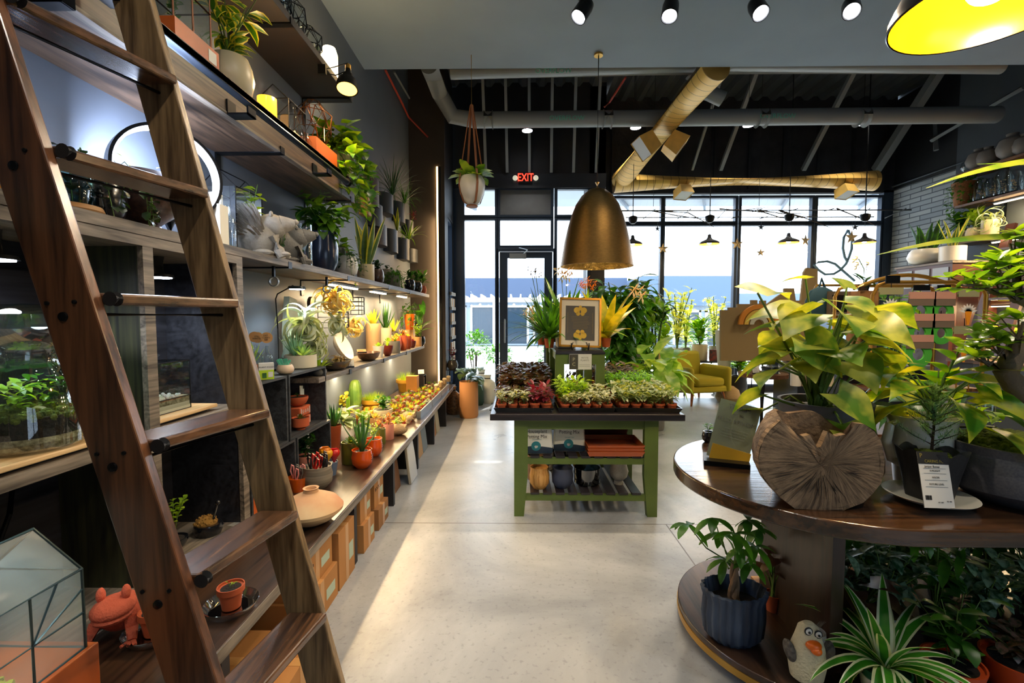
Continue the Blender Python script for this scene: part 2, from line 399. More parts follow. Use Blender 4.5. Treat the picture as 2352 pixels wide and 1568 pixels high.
def spec(rows):
    """each row: label, place, pot kind, pot width and height, pot material, plant tuple, leaf material(s); lengths in pixels of the photo at that depth"""
    for row in rows:
        lab, loc, pk, w, h, pm, pl, lm = row[:8]; ex = row[8] if len(row) > 8 else {}
        s = loc.y / FPX; pl2 = None
        if pl: pl2 = (pl[0], pl[1] * s, pl[2] * s, {k: (v * s if k in ('L', 'W', 'drop') else v) for k, v in (pl[3] if len(pl) > 3 else {}).items()})
        potted(lab, loc, pk, w * s / 2, h * s, pm, pl2, lm, **ex)

# ================================================================ ROOM
XL, XR, YB, YF, YW, ZC, ZD = -1.66, 6.84, -1.6, 8.0, 8.55, 4.06, 5.3
def floor_mat():
    m = bpy.data.materials.new('polished_concrete'); m.use_nodes = True; N = m.node_tree; b = N.nodes['Principled BSDF']; L = N.links.new
    tc = N.nodes.new('ShaderNodeTexCoord'); sp = N.nodes.new('ShaderNodeSeparateXYZ'); L(tc.outputs['Object'], sp.inputs[0])
    n1 = N.nodes.new('ShaderNodeTexNoise'); n1.inputs['Scale'].default_value = 1.1; n1.inputs['Detail'].default_value = 9; n1.inputs['Roughness'].default_value = 0.65; n1.inputs['Distortion'].default_value = 0.6; L(tc.outputs['Object'], n1.inputs[0])
    rp = N.nodes.new('ShaderNodeValToRGB'); L(n1.outputs[0], rp.inputs[0]); e = rp.color_ramp.elements
    e[0].position = 0.32; e[1].position = 0.7; e[0].color = (*srgb('7e8286'), 1); e[1].color = (*srgb('b6b9bc'), 1)
    n2 = N.nodes.new('ShaderNodeTexNoise'); n2.inputs['Scale'].default_value = 45; n2.inputs['Detail'].default_value = 3; L(tc.outputs['Object'], n2.inputs[0])
    r2 = N.nodes.new('ShaderNodeValToRGB'); r2.color_ramp.elements[0].position = 0.3; r2.color_ramp.elements[1].position = 0.42
    r2.color_ramp.elements[0].color = (.72, .72, .72, 1); L(n2.outputs[0], r2.inputs[0])
    mm = N.nodes.new('ShaderNodeMixRGB'); mm.blend_type = 'MULTIPLY'; mm.inputs[0].default_value = 0.8; L(rp.outputs[0], mm.inputs[1]); L(r2.outputs[0], mm.inputs[2])
    prev = mm.outputs[0]
    for ax, val in (('Y', 3.03), ('X', 1.0), ('Y', 6.1), ('X', 4.1), ('Y', 0.0)):
        a = N.nodes.new('ShaderNodeMath'); a.operation = 'SUBTRACT'; L(sp.outputs[ax], a.inputs[0]); a.inputs[1].default_value = val
        c = N.nodes.new('ShaderNodeMath'); c.operation = 'ABSOLUTE'; L(a.outputs[0], c.inputs[0])
        d = N.nodes.new('ShaderNodeMath'); d.operation = 'LESS_THAN'; d.inputs[1].default_value = 0.004; L(c.outputs[0], d.inputs[0])
        if (ax, val) == ('X', 1.0):   # this saw cut stops at the cross joint
            g = N.nodes.new('ShaderNodeMath'); g.operation = 'LESS_THAN'; g.inputs[1].default_value = 3.03; L(sp.outputs['Y'], g.inputs[0])
            h = N.nodes.new('ShaderNodeMath'); h.operation = 'MULTIPLY'; L(d.outputs[0], h.inputs[0]); L(g.outputs[0], h.inputs[1]); d = h
        k = N.nodes.new('ShaderNodeMixRGB'); L(d.outputs[0], k.inputs[0]); L(prev, k.inputs[1]); k.inputs[2].default_value = (0.09, 0.075, 0.06, 1); prev = k.outputs[0]
    L(prev, b.inputs['Base Color'])
    r3 = N.nodes.new('ShaderNodeMapRange'); r3.inputs[3].default_value = 0.2; r3.inputs[4].default_value = 0.42; L(n1.outputs[0], r3.inputs[0]); L(r3.outputs[0], b.inputs['Roughness'])
    b.inputs['Specular IOR Level'].default_value = 0.6
    return m
struct('floor', MB().box(XL - .1, YB - .1, -.1, XR + .1, YW + .12, 0), floor_mat(), flat=True)
WALLP = mat('slate_wall_paint', '5a626c', 0.55, var=0.06, vscale=2.5)
DARKP = mat('black_wall_paint', '14171c', 0.6)
CEILP = mat('grey_ceiling_paint', '8899a8', 0.7, var=0.05, vscale=1.5)
struct('wall_left', MB().box(XL - .12, YB, 0, XL, 7.05, ZD), WALLP, flat=True)
struct('wall_left_return', MB().box(XL - .12, 7.05, 0, -1.12, 7.15, ZD), mat('umber_wall_paint', '3c342d', 0.6, var=0.08, vscale=3), flat=True)
b = MB(); b.box(-1.24, 7.15, 0, -1.12, 7.35, ZD); b.box(-1.24, 7.35, 2.98, -1.12, 7.98, ZD); b.box(-1.24, 7.35, 0, -1.12, 7.98, .25)
b.box(-1.24, 7.92, .25, -1.12, 7.98, 2.98); struct('wall_left_bay', b, DARKP, flat=True)
b = MB(); b.box(XL, YB - .1, 0, 1.0, YB, ZC); b.box(3.6, YB - .1, 0, XR, YB, ZC); b.box(1.0, YB - .1, 0, 3.6, YB, .3); b.box(1.0, YB - .1, 1.9, 3.6, YB, ZC)
struct('wall_back', b, mat('back_wall_paint', '4a4f55', 0.7), flat=True)
struct('ceiling', MB().box(XL, YB, ZC, XR, 5.06, ZC + .12), CEILP, flat=True)
struct('ceiling_fascia', MB().box(XL, 4.98, ZC + .12, XR, 5.06, ZD + .1), DARKP, flat=True)
b = MB(); x = XL
DECK = mat('dark_steel_deck', '4b5157', 0.5, 0.3)
while x < XR:
    b.prism([(x, 0), (x + .06, .07), (x + .16, .07), (x + .22, 0), (x + .30, 0), (x + .30, .015), (x + .23, .015), (x + .165, .085), (x + .055, .085), (x - .01, .015)], 5.06, YW + .1,
            Matrix(((1, 0, 0, 0), (0, 0, 1, 0), (0, 1, 0, ZD), (0, 0, 0, 1)))); x += .30
struct('ceiling_deck', b, DECK, flat=True)
# right wall: painted part, then brick bay by the window
struct('wall_right', MB().box(XR, YB, 0, XR + .12, 7.37, ZD), mat('right_wall_paint', '474f58', 0.6, var=0.06, vscale=2), flat=True)
def brick():
    m = bpy.data.materials.new('pale_brick'); m.use_nodes = True; N = m.node_tree; bs = N.nodes['Principled BSDF']; L = N.links.new
    tc = N.nodes.new('ShaderNodeTexCoord'); mp = N.nodes.new('ShaderNodeMapping'); mp.inputs['Rotation'].default_value = (0, 0, 0)
    sp = N.nodes.new('ShaderNodeSeparateXYZ'); cb = N.nodes.new('ShaderNodeCombineXYZ'); L(tc.outputs['Object'], sp.inputs[0]); L(sp.outputs['Y'], cb.inputs[0]); L(sp.outputs['Z'], cb.inputs[1])
    bt = N.nodes.new('ShaderNodeTexBrick'); L(cb.outputs[0], bt.inputs[0]); bt.inputs['Scale'].default_value = 1; bt.inputs['Brick Width'].default_value = 0.42; bt.inputs['Row Height'].default_value = 0.082
    bt.inputs['Mortar Size'].default_value = 0.008; bt.inputs['Color1'].default_value = (*srgb('a9adad'), 1); bt.inputs['Color2'].default_value = (*srgb('8d9499'), 1); bt.inputs['Mortar'].default_value = (*srgb('50565c'), 1)
    L(bt.outputs[0], bs.inputs['Base Color']); bs.inputs['Roughness'].default_value = 0.7
    bp = N.nodes.new('ShaderNodeBump'); bp.invert = True; bp.inputs['Distance'].default_value = 0.01; L(bt.outputs['Fac'], bp.inputs['Height']); L(bp.outputs[0], bs.inputs['Normal']); return m
struct('wall_right_brick', MB().box(XR, 7.37, 0, XR + .12, YW + .1, 3.70), brick(), flat=True)
struct('wall_right_upper', MB().box(XR, 7.37, 3.70, XR + .12, YW + .1, ZD), DARKP, flat=True)
struct('trim_1', MB().cyl((XR - .03, 5.4, 3.76), (XR - .03, YW, 3.76), .018), mat('grey_conduit', '7c848b', 0.4, 0.5))
# front walls: header above the windows
INS = mat('insulated_header', '24262b', 0.9, bump=1.0, bscale=9, var=0.3, vscale=4)
struct('wall_front_left_header', MB().box(-1.24, YF, 3.66, 1.5, YF + .12, ZD + .1), DARKP, flat=True)
struct('wall_front_right_header', MB().box(1.5, YW, 3.66, XR, YW + .12, ZD + .1), INS, flat=True)
b = MB()
for i in range(9): b.box(1.7 + i * .62, YW - .03, 3.72, 1.74 + i * .62, YW, 4.95)
b.box(1.5, YW - .05, 4.93, XR, YW, 4.98); struct('trim_2', b, DARKP, flat=True)
struct('trim_3', MB().box(-1.12, YF - .04, 3.60, 1.5, YF, 3.84), mat('header_trim', '2b2f36', 0.4, 0.3), flat=True)
struct('wall_front_jog', MB().box(1.22, YF, 0, 1.50, YW + .1, ZD), DARKP, flat=True)
# slanted studs and kicker braces in the dark ceiling void
BR = mat('brace_steel', '848a8c', 0.45, 0.3)
for px in (1116, 1165, 1216, 1266, 1317, 1369):
    a = P(px, 396, Y=7.93); t = Vector((a.x * 0.985 - .02, 7.35, 5.3)); struct('ceiling_beam', MB().beam(a, t, .045, .045, (0, 1, 0)), BR, flat=True)
for px, wd in ((1590, .04), (1655, .06), (1845, .07), (2012, .12)):
    a = P(px, 390, Y=8.45); t = Vector((a.x, 7.1, 5.3)); struct('ceiling_beam', MB().beam(a, t, wd, wd, (0, 1, 0)), BR, flat=True)

# windows and door ------------------------------------------------------------
FR = mat('window_frame_metal', '2e3a4a', 0.35, 0.4)
PANE = glass('window_glass', (0.97, 0.985, 1.0), 0.1)
def window(n, x0, x1, z0, z1, Y, f=.05, d=.10, pane=PANE, fm=FR):
    b = MB(); b.box(x0 - f, Y, z0 - f, x0, Y + d, z1 + f); b.box(x1, Y, z0 - f, x1 + f, Y + d, z1 + f)
    b.box(x0, Y, z0 - f, x1, Y + d, z0); b.box(x0, Y, z1, x1, Y + d, z1 + f)
    o = struct('window_%d' % n, b, fm, flat=True)
    q = MB().box(x0, Y + .045, z0, x1, Y + .051, z1).obj('pane', pane, o, flat=True)
    q['kind'] = 'structure'; return o
def pz(y, Y): return P(1200, y, Y=Y).z
def pxx(x, Y): return P(x, 727, Y=Y).x
zt, zb = pz(435, YF), pz(493, YF)
window(1, pxx(1068, YF), pxx(1137, YF), zb, zt, YF)
window(2, pxx(1068, YF), pxx(1137, YF), .12, pz(505, YF), YF)
window(3, pxx(1149, YF), pxx(1264, YF), zb, zt, YF, pane=mat('grey_spandrel_panel', '5b5e62', 0.6, var=.1))
window(4, pxx(1149, YF), pxx(1264, YF), pz(563, YF), pz(505, YF), YF)
window(5, pxx(1279, YF), pxx(1348, YF), zb, zt, YF)
window(6, pxx(1279, YF), pxx(1348, YF), .12, pz(505, YF), YF)
zt2, zm = pz(456, YW), pz(509, YW); zm2 = pz(519, YW)
cols = (1378, 1514, 1524, 1683, 1697, 1857, 1870, 2014)
for i in range(4):
    x0, x1 = pxx(cols[2 * i], YW), pxx(cols[2 * i + 1], YW)
    window(7 + 2 * i, x0, x1, zm, zt2, YW, f=.045); window(8 + 2 * i, x0, x1, .14, zm2, YW, f=.045)
struct('wall_front_corner', MB().box(pxx(2018, YW), YW, 0, XR, YW + .12, 3.7), FR, flat=True)
struct('trim_4', MB().box(1.5, YW - .02, 0, 6.75, YW + .12, .10), DARKP, flat=True)
struct('trim_8', MB().box(-1.12, YF, 0, 1.22, YF + .12, .07), DARKP, flat=True)
b = MB(); x0, x1 = -1.12, pxx(1064, YF) - .02; b.box(x0 - .1, YF, 0, x1, YF + .1, 3.66); struct('trim_5', b, FR, flat=True)
struct('trim_9', MB().box(pxx(1352, YF), YF - .01, 0, 1.24, YF + .1, 3.66), FR, flat=True)
window(15, 7.40, 7.88, .3, 2.93, 0, f=.04); o = bpy.data.objects['window_15']; o.location = (-1.12, 0, 0); o.rotation_euler = (0, 0, 0)
# window_15 looks sideways: rebuild it turned
for ch in list(o.children): bpy.data.objects.remove(ch)
bpy.data.objects.remove(o)
b = MB()
for (a, c, z0, z1) in ((7.35, 7.39, .25, 2.98), (7.88, 7.92, .25, 2.98), (7.39, 7.88, .25, .29), (7.39, 7.88, 2.94, 2.98)): b.box(-1.22, a, z0, -1.13, c, z1)
o = struct('window_15', b, FR, flat=True); q = MB().box(-1.18, 7.39, .29, -1.174, 7.88, 2.94).obj('pane', PANE, o, flat=True)
b = MB(); [b.box(x, YB - .1, .3, x + .05, YB, 1.9) for x in (1.0, 2.27, 3.55)]; b.box(1, YB - .1, .3, 3.6, YB, .35); b.box(1, YB - .1, 1.85, 3.6, YB, 1.9)
o = struct('window_16', b, FR, flat=True); MB().box(1.05, YB - .06, .35, 3.55, YB - .054, 1.85).obj('pane', glass('fill_window_glass', (.5, .53, .56), .1), o, flat=True)  # unseen rear window, added to bring fill daylight onto the table fronts
# door
dx0, dx1, dzt = pxx(1146, YF), pxx(1270, YF), pz(577, YF)
b = MB(); b.box(dx0 - .04, YF, .0, dx0, YF + .1, dzt + .05); b.box(dx1, YF, 0, dx1 + .04, YF + .1, dzt + .05); b.box(dx0, YF, dzt, dx1, YF + .1, dzt + .05)
D = struct('door_1', b, FR, flat=True)
i0, i1, izt = pxx(1166, YF), pxx(1250, YF), pz(592, YF)
b = MB(); b.box(dx0 + .01, YF + .02, .02, i0, YF + .07, dzt - .01); b.box(i1, YF + .02, .02, dx1 - .01, YF + .07, dzt - .01)
b.box(i0, YF + .02, izt, i1, YF + .07, dzt - .01); b.box(i0, YF + .02, .02, i1, YF + .07, .22); b.obj('door_leaf', FR, D, flat=True)
MB().box(i0, YF + .04, .22, i1, YF + .046, izt).obj('pane', PANE, D, flat=True)
b = MB(); b.box(-.15, YF - .05, dzt - .13, .14, YF + .02, dzt - .04); b.beam((.1, YF - .05, dzt - .05), (.16, YF - .12, dzt + .01), .02, .01); b.beam((.16, YF - .12, dzt + .01), (.02, YF - .02, dzt + .06), .02, .01)
b.obj('door_closer', mat('aluminium', '9aa0a4', 0.35, 0.7), D, flat=True)
b = MB().tube([(i0 - .05, YF + .02, .95), (i0 - .05, YF - .05, .95), (i0 - .05, YF - .05, 1.35), (i0 - .05, YF + .02, 1.35)], .014); b.obj('door_handle', mat('aluminium', ''), D)

# ================================================================ OUTSIDE
struct('ground', MB().box(-30, YW + .12, -.14, 40, 60, -.03), mat('pavement', 'a8a8a4', 0.9, var=.1, vscale=.8), flat=True)
struct('canopy_soffit', MB().box(-3, 8.7, 4.0, 12, 11.0, 4.12), mat('canopy_panel', 'a7b4c2', 0.6), flat=True)
b = MB()
for i in range(8): b.beam((-2 + i * 1.8, 8.7, 3.95), (-1 + i * 1.8, 11, 3.95), .05, .08)
struct('canopy_beam', b, mat('canopy_steel', '6f7d8e', 0.5), flat=True)
def shopfront(label, x0, x1, Y, zf0, zf1, fcol, n):
    t = thing('storefront_building', label, 'building', (0, 0, 0))
    b = MB().box(x0, Y, zf0, x1, Y + 6, zf1); b.obj('fascia', mat('fascia_' + fcol, fcol, 0.7), t, flat=True)
    b = MB().box(x0, Y + .3, 0, x1, Y + 5, zf0); b.obj('wall', mat('shop_wall', '8d9aa8', 0.6), t, flat=True)
    for i in range(n):
        a = x0 + (x1 - x0) * i / n + .1; c = x0 + (x1 - x0) * (i + 1) / n - .1
        f = MB(); f.box(a, Y + .2, 0.1, a + .1, Y + .3, zf0 - .2); f.box(c - .1, Y + .2, .1, c, Y + .3, zf0 - .2); f.box(a, Y + .2, zf0 - .3, c, Y + .3, zf0 - .2)
        fo = f.obj('window', mat('white_shopfront_frame', 'e6e8e8', 0.5), t, flat=True)
        MB().box(a + .1, Y + .26, .1, c - .1, Y + .29, zf0 - .3).obj('pane', mat('far_dark_glass', '2c3c4a', 0.1), fo, flat=True)
    return t
shopfront('low blue-grey building with white framed glazing seen through the entrance door', -7, 5.2, 22, 2.15, 3.25, '41506a', 8)
shopfront('grey-blue flat roofed building seen through the window beside the tall leafy tree', 5.6, 10.0, 21, 1.9, 3.25, '566a86', 3)
shopfront('long low building beyond the car park behind the cardboard cutouts', 10.4, 24, 24, 2.0, 2.6, '6b7c92', 8)
t = thing('pergola', 'white slatted pergola hung with round string lights outside the door', 'pergola', (0, 17.5, 0))
for x in (-3.6, -.9, 1.6, 3.6): MB().box(x - .07, -.07, 0, x + .07, .07, 2.0).obj('post', mat('white_painted_timber', 'dcdcd8', 0.6), t, flat=True)
b = MB(); b.box(-4, -.1, 2.0, 4, -.03, 2.12); b.box(-4, 1.6, 2.0, 4, 1.67, 2.12)
for i in range(22): b.box(-4 + i * .37, -.4, 2.12, -3.95 + i * .37, 2.0, 2.24)
b.obj('roof_slats', mat('white_painted_timber', ''), t, flat=True)
b = MB()
for i in range(26): b.ball((-4 + i * .32, -.15, 1.85 - .1 * math.sin(i * PI / 4) ** 2), .045, 8, 6)
b.obj('string_lights', mat('bulb_glow', 'fff6e0', emit=6), t)
# shrubs outside the left window and planted beds
def blob_bush(mb, c, r, n, L, W, shape='ovate'):
    for i in range(n):
        az, el = U(0, 2 * PI), U(-.3, 1.4); d = dirv(az, el); q = Vector(c) + Vector((d.x * r[0], d.y * r[1], d.z * r[2])) * U(.55, 1)
        mb.leaf(q, (d + Vector((U(-.6, .6), U(-.6, .6), U(-.3, .5)))), L * U(.7, 1.2), W, U(.2, 1), n=2, shape=shape)
    return mb
for i, (x, y, h, lab) in enumerate(((-.9, 9.6, 1.15, 'rounded green shrub outside the narrow left window'), (-.45, 10.8, .75, 'low shrub on the pavement right of the rounded shrub'),
                                     (.75, 10.4, .8, 'dark shrub outside the glass door by the right jamb'), (4.4, 11.5, 1.0, 'leafy shrub outside behind the yellow armchair window'))):
    t = thing('outdoor_shrub', lab, 'shrub', (x, y, -.03)); b = MB()
    for k in range(5): b.tube([(0, 0, 0), (U(-.15, .15), U(-.15, .15), h * .6)], .012, 5)
    b.obj('stem', BARK, t); blob_bush(MB(), (0, 0, h * .62), (.36, .36, h * .38), 420, .09, .05).obj('foliage', GREEN, t)

# ================================================================ DUCTS, PIPES, LAMPS
struct('roof', MB().box(XL - .2, 5.0, ZD + .1, XR + .2, YW + .2, ZD + .2), DARKP, flat=True)  # unseen slab added above the deck to stop sky light leaking in
GOLD = mat('gold_painted_duct', 'f2c468', 0.36, 0.15, var=.08, vscale=8)
def duct_mat(name, d, step):
    m = bpy.data.materials.new(name); m.use_nodes = True; N = m.node_tree; b = N.nodes['Principled BSDF']; L = N.links.new
    tc = N.nodes.new('ShaderNodeTexCoord'); dt = N.nodes.new('ShaderNodeVectorMath'); dt.operation = 'DOT_PRODUCT'; L(tc.outputs['Object'], dt.inputs[0]); dt.inputs[1].default_value = tuple(q / step for q in d)
    fr_ = N.nodes.new('ShaderNodeMath'); fr_.operation = 'FRACT'; L(dt.outputs['Value'], fr_.inputs[0]); lt = N.nodes.new('ShaderNodeMath'); lt.operation = 'LESS_THAN'; lt.inputs[1].default_value = .07; L(fr_.outputs[0], lt.inputs[0])
    mx = N.nodes.new('ShaderNodeMixRGB'); L(lt.outputs[0], mx.inputs[0]); mx.inputs[1].default_value = (*srgb('efc066'), 1); mx.inputs[2].default_value = (*srgb('8a6424'), 1)
    L(mx.outputs[0], b.inputs['Base Color']); b.inputs['Roughness'].default_value = .34; b.inputs['Metallic'].default_value = .2; return m
def ribbed(a, b, r, m, name, label, cat, step=.11, rib=.002, ring=True):
    a, b = Vector(a), Vector(b); L = (b - a).length; d = (b - a) / L; pts, rs = [], []
    t = thing(name, label, cat, a)
    b0 = MB().tube([(0, 0, 0), d * L], r, 40); b0.obj('duct_barrel', duct_mat('gold_spiral_duct', tuple(d), step), t)
    if False:
        q = MB(); k = 0.05
        while k < L:
            q.tube([d * k, d * (k + .005)], r + rib, 28); k += step
        o = q.obj('seam_rings', mat('duct_seam', 'a07a30', 0.4, 0.5), t); o['kind'] = 'stuff'
    return t
g0, g1 = Vector((2.17, 5.2, 4.14)), Vector((1.74, 7.78, 3.70))
T = ribbed(g0, g1 + Vector((0, .12, 0)), .165, GOLD, 'spiral_duct', 'gold spiral duct slanting down from the grey ceiling edge', 'duct')
q = thing('spiral_duct', 'long gold duct running level above the big windows', 'duct', (1.62, 7.9, 3.66)); e1 = P(2008, 425, Y=7.9).x - 1.62
b = MB().tube([(0, 0, 0), (e1, 0, .02)], .165, 40); b.obj('duct_barrel', duct_mat('gold_long_duct', (1, 0, 0), .13), q)

def boot(t, c, d, sz=.2, L=.22, rot=0):
    d, s, n = frame(Vector(d)); c = Vector(c)
    M = Matrix(((s.x, n.x, d.x, c.x), (s.y, n.y, d.y, c.y), (s.z, n.z, d.z, c.z), (0, 0, 0, 1)))
    b = MB(); a0, a1 = sz * .5, sz * .62
    for k in range(4):
        p = [(a0 * sx, a0 * sy) for sx, sy in ((-1, -1), (1, -1), (1, 1), (-1, 1))]; o = [(a1 * sx, a1 * sy) for sx, sy in ((-1, -1), (1, -1), (1, 1), (-1, 1))]
        j = (k + 1) % 4; n0 = len(b.v)
        b.v += [tuple(M @ Vector((p[k][0], p[k][1], 0))), tuple(M @ Vector((p[j][0], p[j][1], 0))), tuple(M @ Vector((o[j][0], o[j][1], L))), tuple(M @ Vector((o[k][0], o[k][1], L)))]
        b.face([n0, n0 + 1, n0 + 2, n0 + 3])
    b.obj('air_outlet', GOLD, t, flat=True)
    MB().box(-a1 * .95, -a1 * .95, L - .02, a1 * .95, a1 * .95, L - .01, M).obj('outlet_grille', mat('white_grille', 'd9dcdd', 0.5), t, flat=True)
dd = (g1 - g0).normalized()
boot(T, dd * 1.30 + Vector((-.10, 0, -.10)), (-1, -.15, -.75), .24); boot(T, dd * 1.30 + Vector((.10, 0, -.10)), (1, -.15, -.75), .24)
for px in (1563, 1932): boot(q, (P(px, 455, Y=7.9).x - 1.62, -.06, -.1), (.1, -.35, -1), .2, .16)
GP = mat('grey_drain_pipe', '8d9395', 0.45, 0.1)
TEAL = mat('teal_lettering', '6fd0b8', 0.5)
def zf(y, Y): return P(1200, y, Y=Y).z
Yp = 6.5
t = thing('drain_pipe', 'thick grey roof drain pipe crossing the dark ceiling below the other', 'pipe', (0, Yp, 0))
zA, zB = zf(275, Yp), zf(250, Yp)
x0 = P(1070, 280, Y=Yp).x; x1 = min(P(2292, 238, Y=Yp).x, XR - .1)
MB().tube([P(985, 150, Y=5.7) - Vector((0, Yp, 0)), P(1010, 215, Y=6.3) - Vector((0, Yp, 0)), P(1040, 267, Y=6.42) - Vector((0, Yp, 0)), (x0 + .12, 0, zA), (x1, 0, zA + .03)], .108, 20).obj('pipe_run', GP, t)
b = MB()
for px in (1112, 1385, 1740, 1970): X = P(px, 260, Y=Yp).x; b.tube([(X, 0, zA), (X + .12, 0, zA)], .126, 20)
b.obj('coupling', GP, t)
text_mesh('OVERFLOW', .09, '', TEAL, t, (P(1300, 285, Y=Yp).x, -.118, zA - .03), (PI / 2, 0, 0))
text_mesh('OVERFLOW', .09, '', TEAL, t, (P(1775, 285, Y=Yp).x, -.118, zA - .02), (PI / 2, 0, 0))
t = thing('drain_pipe', 'upper grey roof drain pipe half hidden by the grey ceiling edge', 'pipe', (0, 5.6, 0)); z = zf(166, 5.6)
MB().tube([(P(1035, 168, Y=5.6).x, 0, z), (P(2300, 168, Y=5.6).x, 0, z + .02)], .075, 16).obj('pipe_run', GP, t)
text_mesh('OVERFLOW', .08, '', TEAL, t, (P(1270, 175, Y=5.6).x, -.085, z - .03), (PI / 2, 0, 0))
t = thing('drain_pipe', 'short grey elbow pipe dropping from the deck right of the gold duct', 'pipe', (0, 5.9, 0))
MB().tube([P(1590, 170, Y=5.9) - Vector((0, 5.9, 0)), P(1610, 205, Y=5.9) - Vector((0, 5.9, 0)), P(1660, 228, Y=5.9) - Vector((0, 5.9, 0))], .09, 16).obj('pipe_run', GP, t)
tag(MB().tube([P(2140, 322, X=6.7), P(2352, 200, X=6.7)], .035, 12).obj('sprinkler_pipe', GP), 'thin grey pipe slanting along the right wall above the shelves', 'pipe')
tag(MB().tube([P(2146, 250, X=6.75), P(2150, 345, X=6.75)], .035, 12).obj('sprinkler_pipe', GP), 'short upright grey pipe stub on the dark right wall', 'pipe')
RED = mat('red_conduit', 'b2402f', 0.5)
tag(MB().tube([P(885, 160, X=-1.63), P(925, 240, X=-1.63), P(938, 268, X=-1.63), P(983, 315, Y=7.03)], .014, 8).obj('electrical_conduit', RED), 'orange-red conduit running down the left wall top', 'conduit')
tag(MB().tube([P(1388, 246, Y=6.6), P(1400, 235, Y=6.6), P(1437, 178, Y=6.0)], .014, 8).obj('electrical_conduit', RED), 'red conduit among the ceiling braces above the bell lamp', 'conduit')
tag(MB().tube([P(905, 165, X=-1.64), P(940, 225, X=-1.64), P(950, 262, X=-1.64)], .014, 8).obj('electrical_conduit', GP), 'grey conduit beside the orange conduit on the left wall', 'conduit')

# track heads ---------------------------------------------------------------
LENS = mat('lit_lens', 'f4f6ff', emit=14)
def track_head(loc, aim, label, e=60, spot=85, color=(.92, .96, 1)):
    t = thing('ceiling_spotlight', label, 'spotlight', loc)
    MB().cyl((0, 0, 0), (0, 0, -.015), .06).obj('ceiling_plate', BLK, t); MB().cyl((0, 0, -.01), (0, 0, -.07), .012).obj('swivel_stem', BLK, t)
    d = (Vector(aim) - Vector(loc)).normalized(); c = Vector((0, 0, -.12))
    _, s_, n_ = frame(d); M = Matrix(((s_.x, n_.x, d.x, c.x), (s_.y, n_.y, d.y, c.y), (s_.z, n_.z, d.z, c.z), (0, 0, 0, 1)))
    MB().lathe([(.0001, -.10), (.035, -.095), (.058, -.07), (.066, -.03), (.068, .09), (.062, .09), (.058, .06), (.0001, .055)], 24, M=M, open=True).obj('lamp_housing', BLK, t)
    MB().lathe([(.0001, .078), (.056, .078), (.056, .084), (.0001, .086)], 24, M=M).obj('lamp_lens', LENS, t)
    lamp('SPOT', tuple(c + d * .10), e, color, t, .05, tuple(c + d * 2), spot)
    return t
for i, (px, aim, lab) in enumerate(((1340, (-1.2, 3.2, 1.2), 'black ceiling spotlight turned left, first of the row'), (1540, (.4, 2.4, 0), 'white glowing ceiling spotlight second from the left'),
                                    (1740, (2.2, 1.6, .5), 'glowing ceiling spotlight with black can, third of the row'), (1955, (1.2, 1.2, .5), 'glowing ceiling spotlight nearest the big yellow pendant'))):
    p = P(px, 12, Y=3.94); p.z = ZC; track_head(p, aim, lab, (80, 120, 110, 110)[i], 95, (1, .79, .54) if i else (1, .78, .52))
for i, (x, y, aim) in enumerate(((.2, 1.2, (-.7, 1.6, 0)), (2.0, .2, (1.3, 1.6, .7)), (-.2, -.6, (-1.2, 1.0, 1)), (3.6, 1.5, (3.4, 3.5, .5)), (4.2, 3.2, (4.4, 5, .5)), (5.4, 3.6, (6.6, 4.4, 1.8)))):  # unseen spotlights added outside the view to brighten the foreground
    track_head((x, y, ZC), aim, ('added unseen ceiling spotlight above the aisle behind the viewer', 'added unseen ceiling spotlight behind the round table', 'added unseen ceiling spotlight near the back left corner',
        'added unseen ceiling spotlight above the right display', 'added unseen ceiling spotlight in front of the right wall', 'added unseen ceiling spotlight washing the right wall shelves')[i], (75, 80, 45, 60, 70, 90)[i], 95, (1, .9, .74))
for px, py, lab in ((1211, 300, 'round downlight hanging above the exit sign'), (1460, 293, 'round downlight left of the slanting gold duct'), (1719, 288, 'black can downlight in the middle of the dark ceiling'), (1983, 284, 'black can downlight toward the right wall')):
    p = P(px, py, Y=7.3); t = thing('can_downlight', lab, 'downlight', p)
    MB().lathe([(.05, 0), (.085, 0), (.085, .2), (.0001, .2)], 20, open=True).obj('lamp_housing', BLK, t); MB().lathe([(.0001, -.004), (.08, -.004), (.08, .004), (.0001, .004)], 20).obj('lamp_lens', LENS, t)
    MB().cyl((0, 0, .2), (0, 0, ZD - p.z + .09), .006, 6).obj('hanging_rod', BLK, t); lamp('SPOT', (0, 0, -.02), 40, (1, .92, .8), t, .05, (0, 0, -2), 100)

# big black pendant with yellow inside --------------------------------------
WARM = (1, .66, .28)
t = thing('pendant_lamp', 'large black dome pendant with glossy yellow inside over the round table', 'pendant lamp', (1.54, 1.57, 2.40))
MB().lathe([(.262, 0), (.266, .004), (.262, .03), (.235, .09), (.18, .15), (.10, .19), (.05, .20), (.05, .26), (.0001, .265)], 48, open=True).obj('outer_shade', mat('satin_black_shade', '1b1c20', 0.25, 0.3), t)
MB().lathe([(.258, .002), (.254, .03), (.228, .085), (.175, .14), (.095, .18), (.0001, .185)], 48, open=True).obj('inner_shade', mat('yellow_enamel', 'f2a80c', 0.22, 0.0), t)
MB().ball((0, 0, .075), (.062, .062, .05), 20, 12).obj('light_bulb', mat('warm_bulb', 'fff0d0', emit=30), t)
MB().cyl((0, 0, .26), (0, 0, ZC - 2.40), .005, 6).obj('cord', BLK, t)
lamp('SPOT', (0, 0, .015), 46, (1, .7, .34), t, .05, (0, 0, -2), 165, .3); lamp('POINT', (0, 0, .01), 9, (1, .8, .5), t, .04)
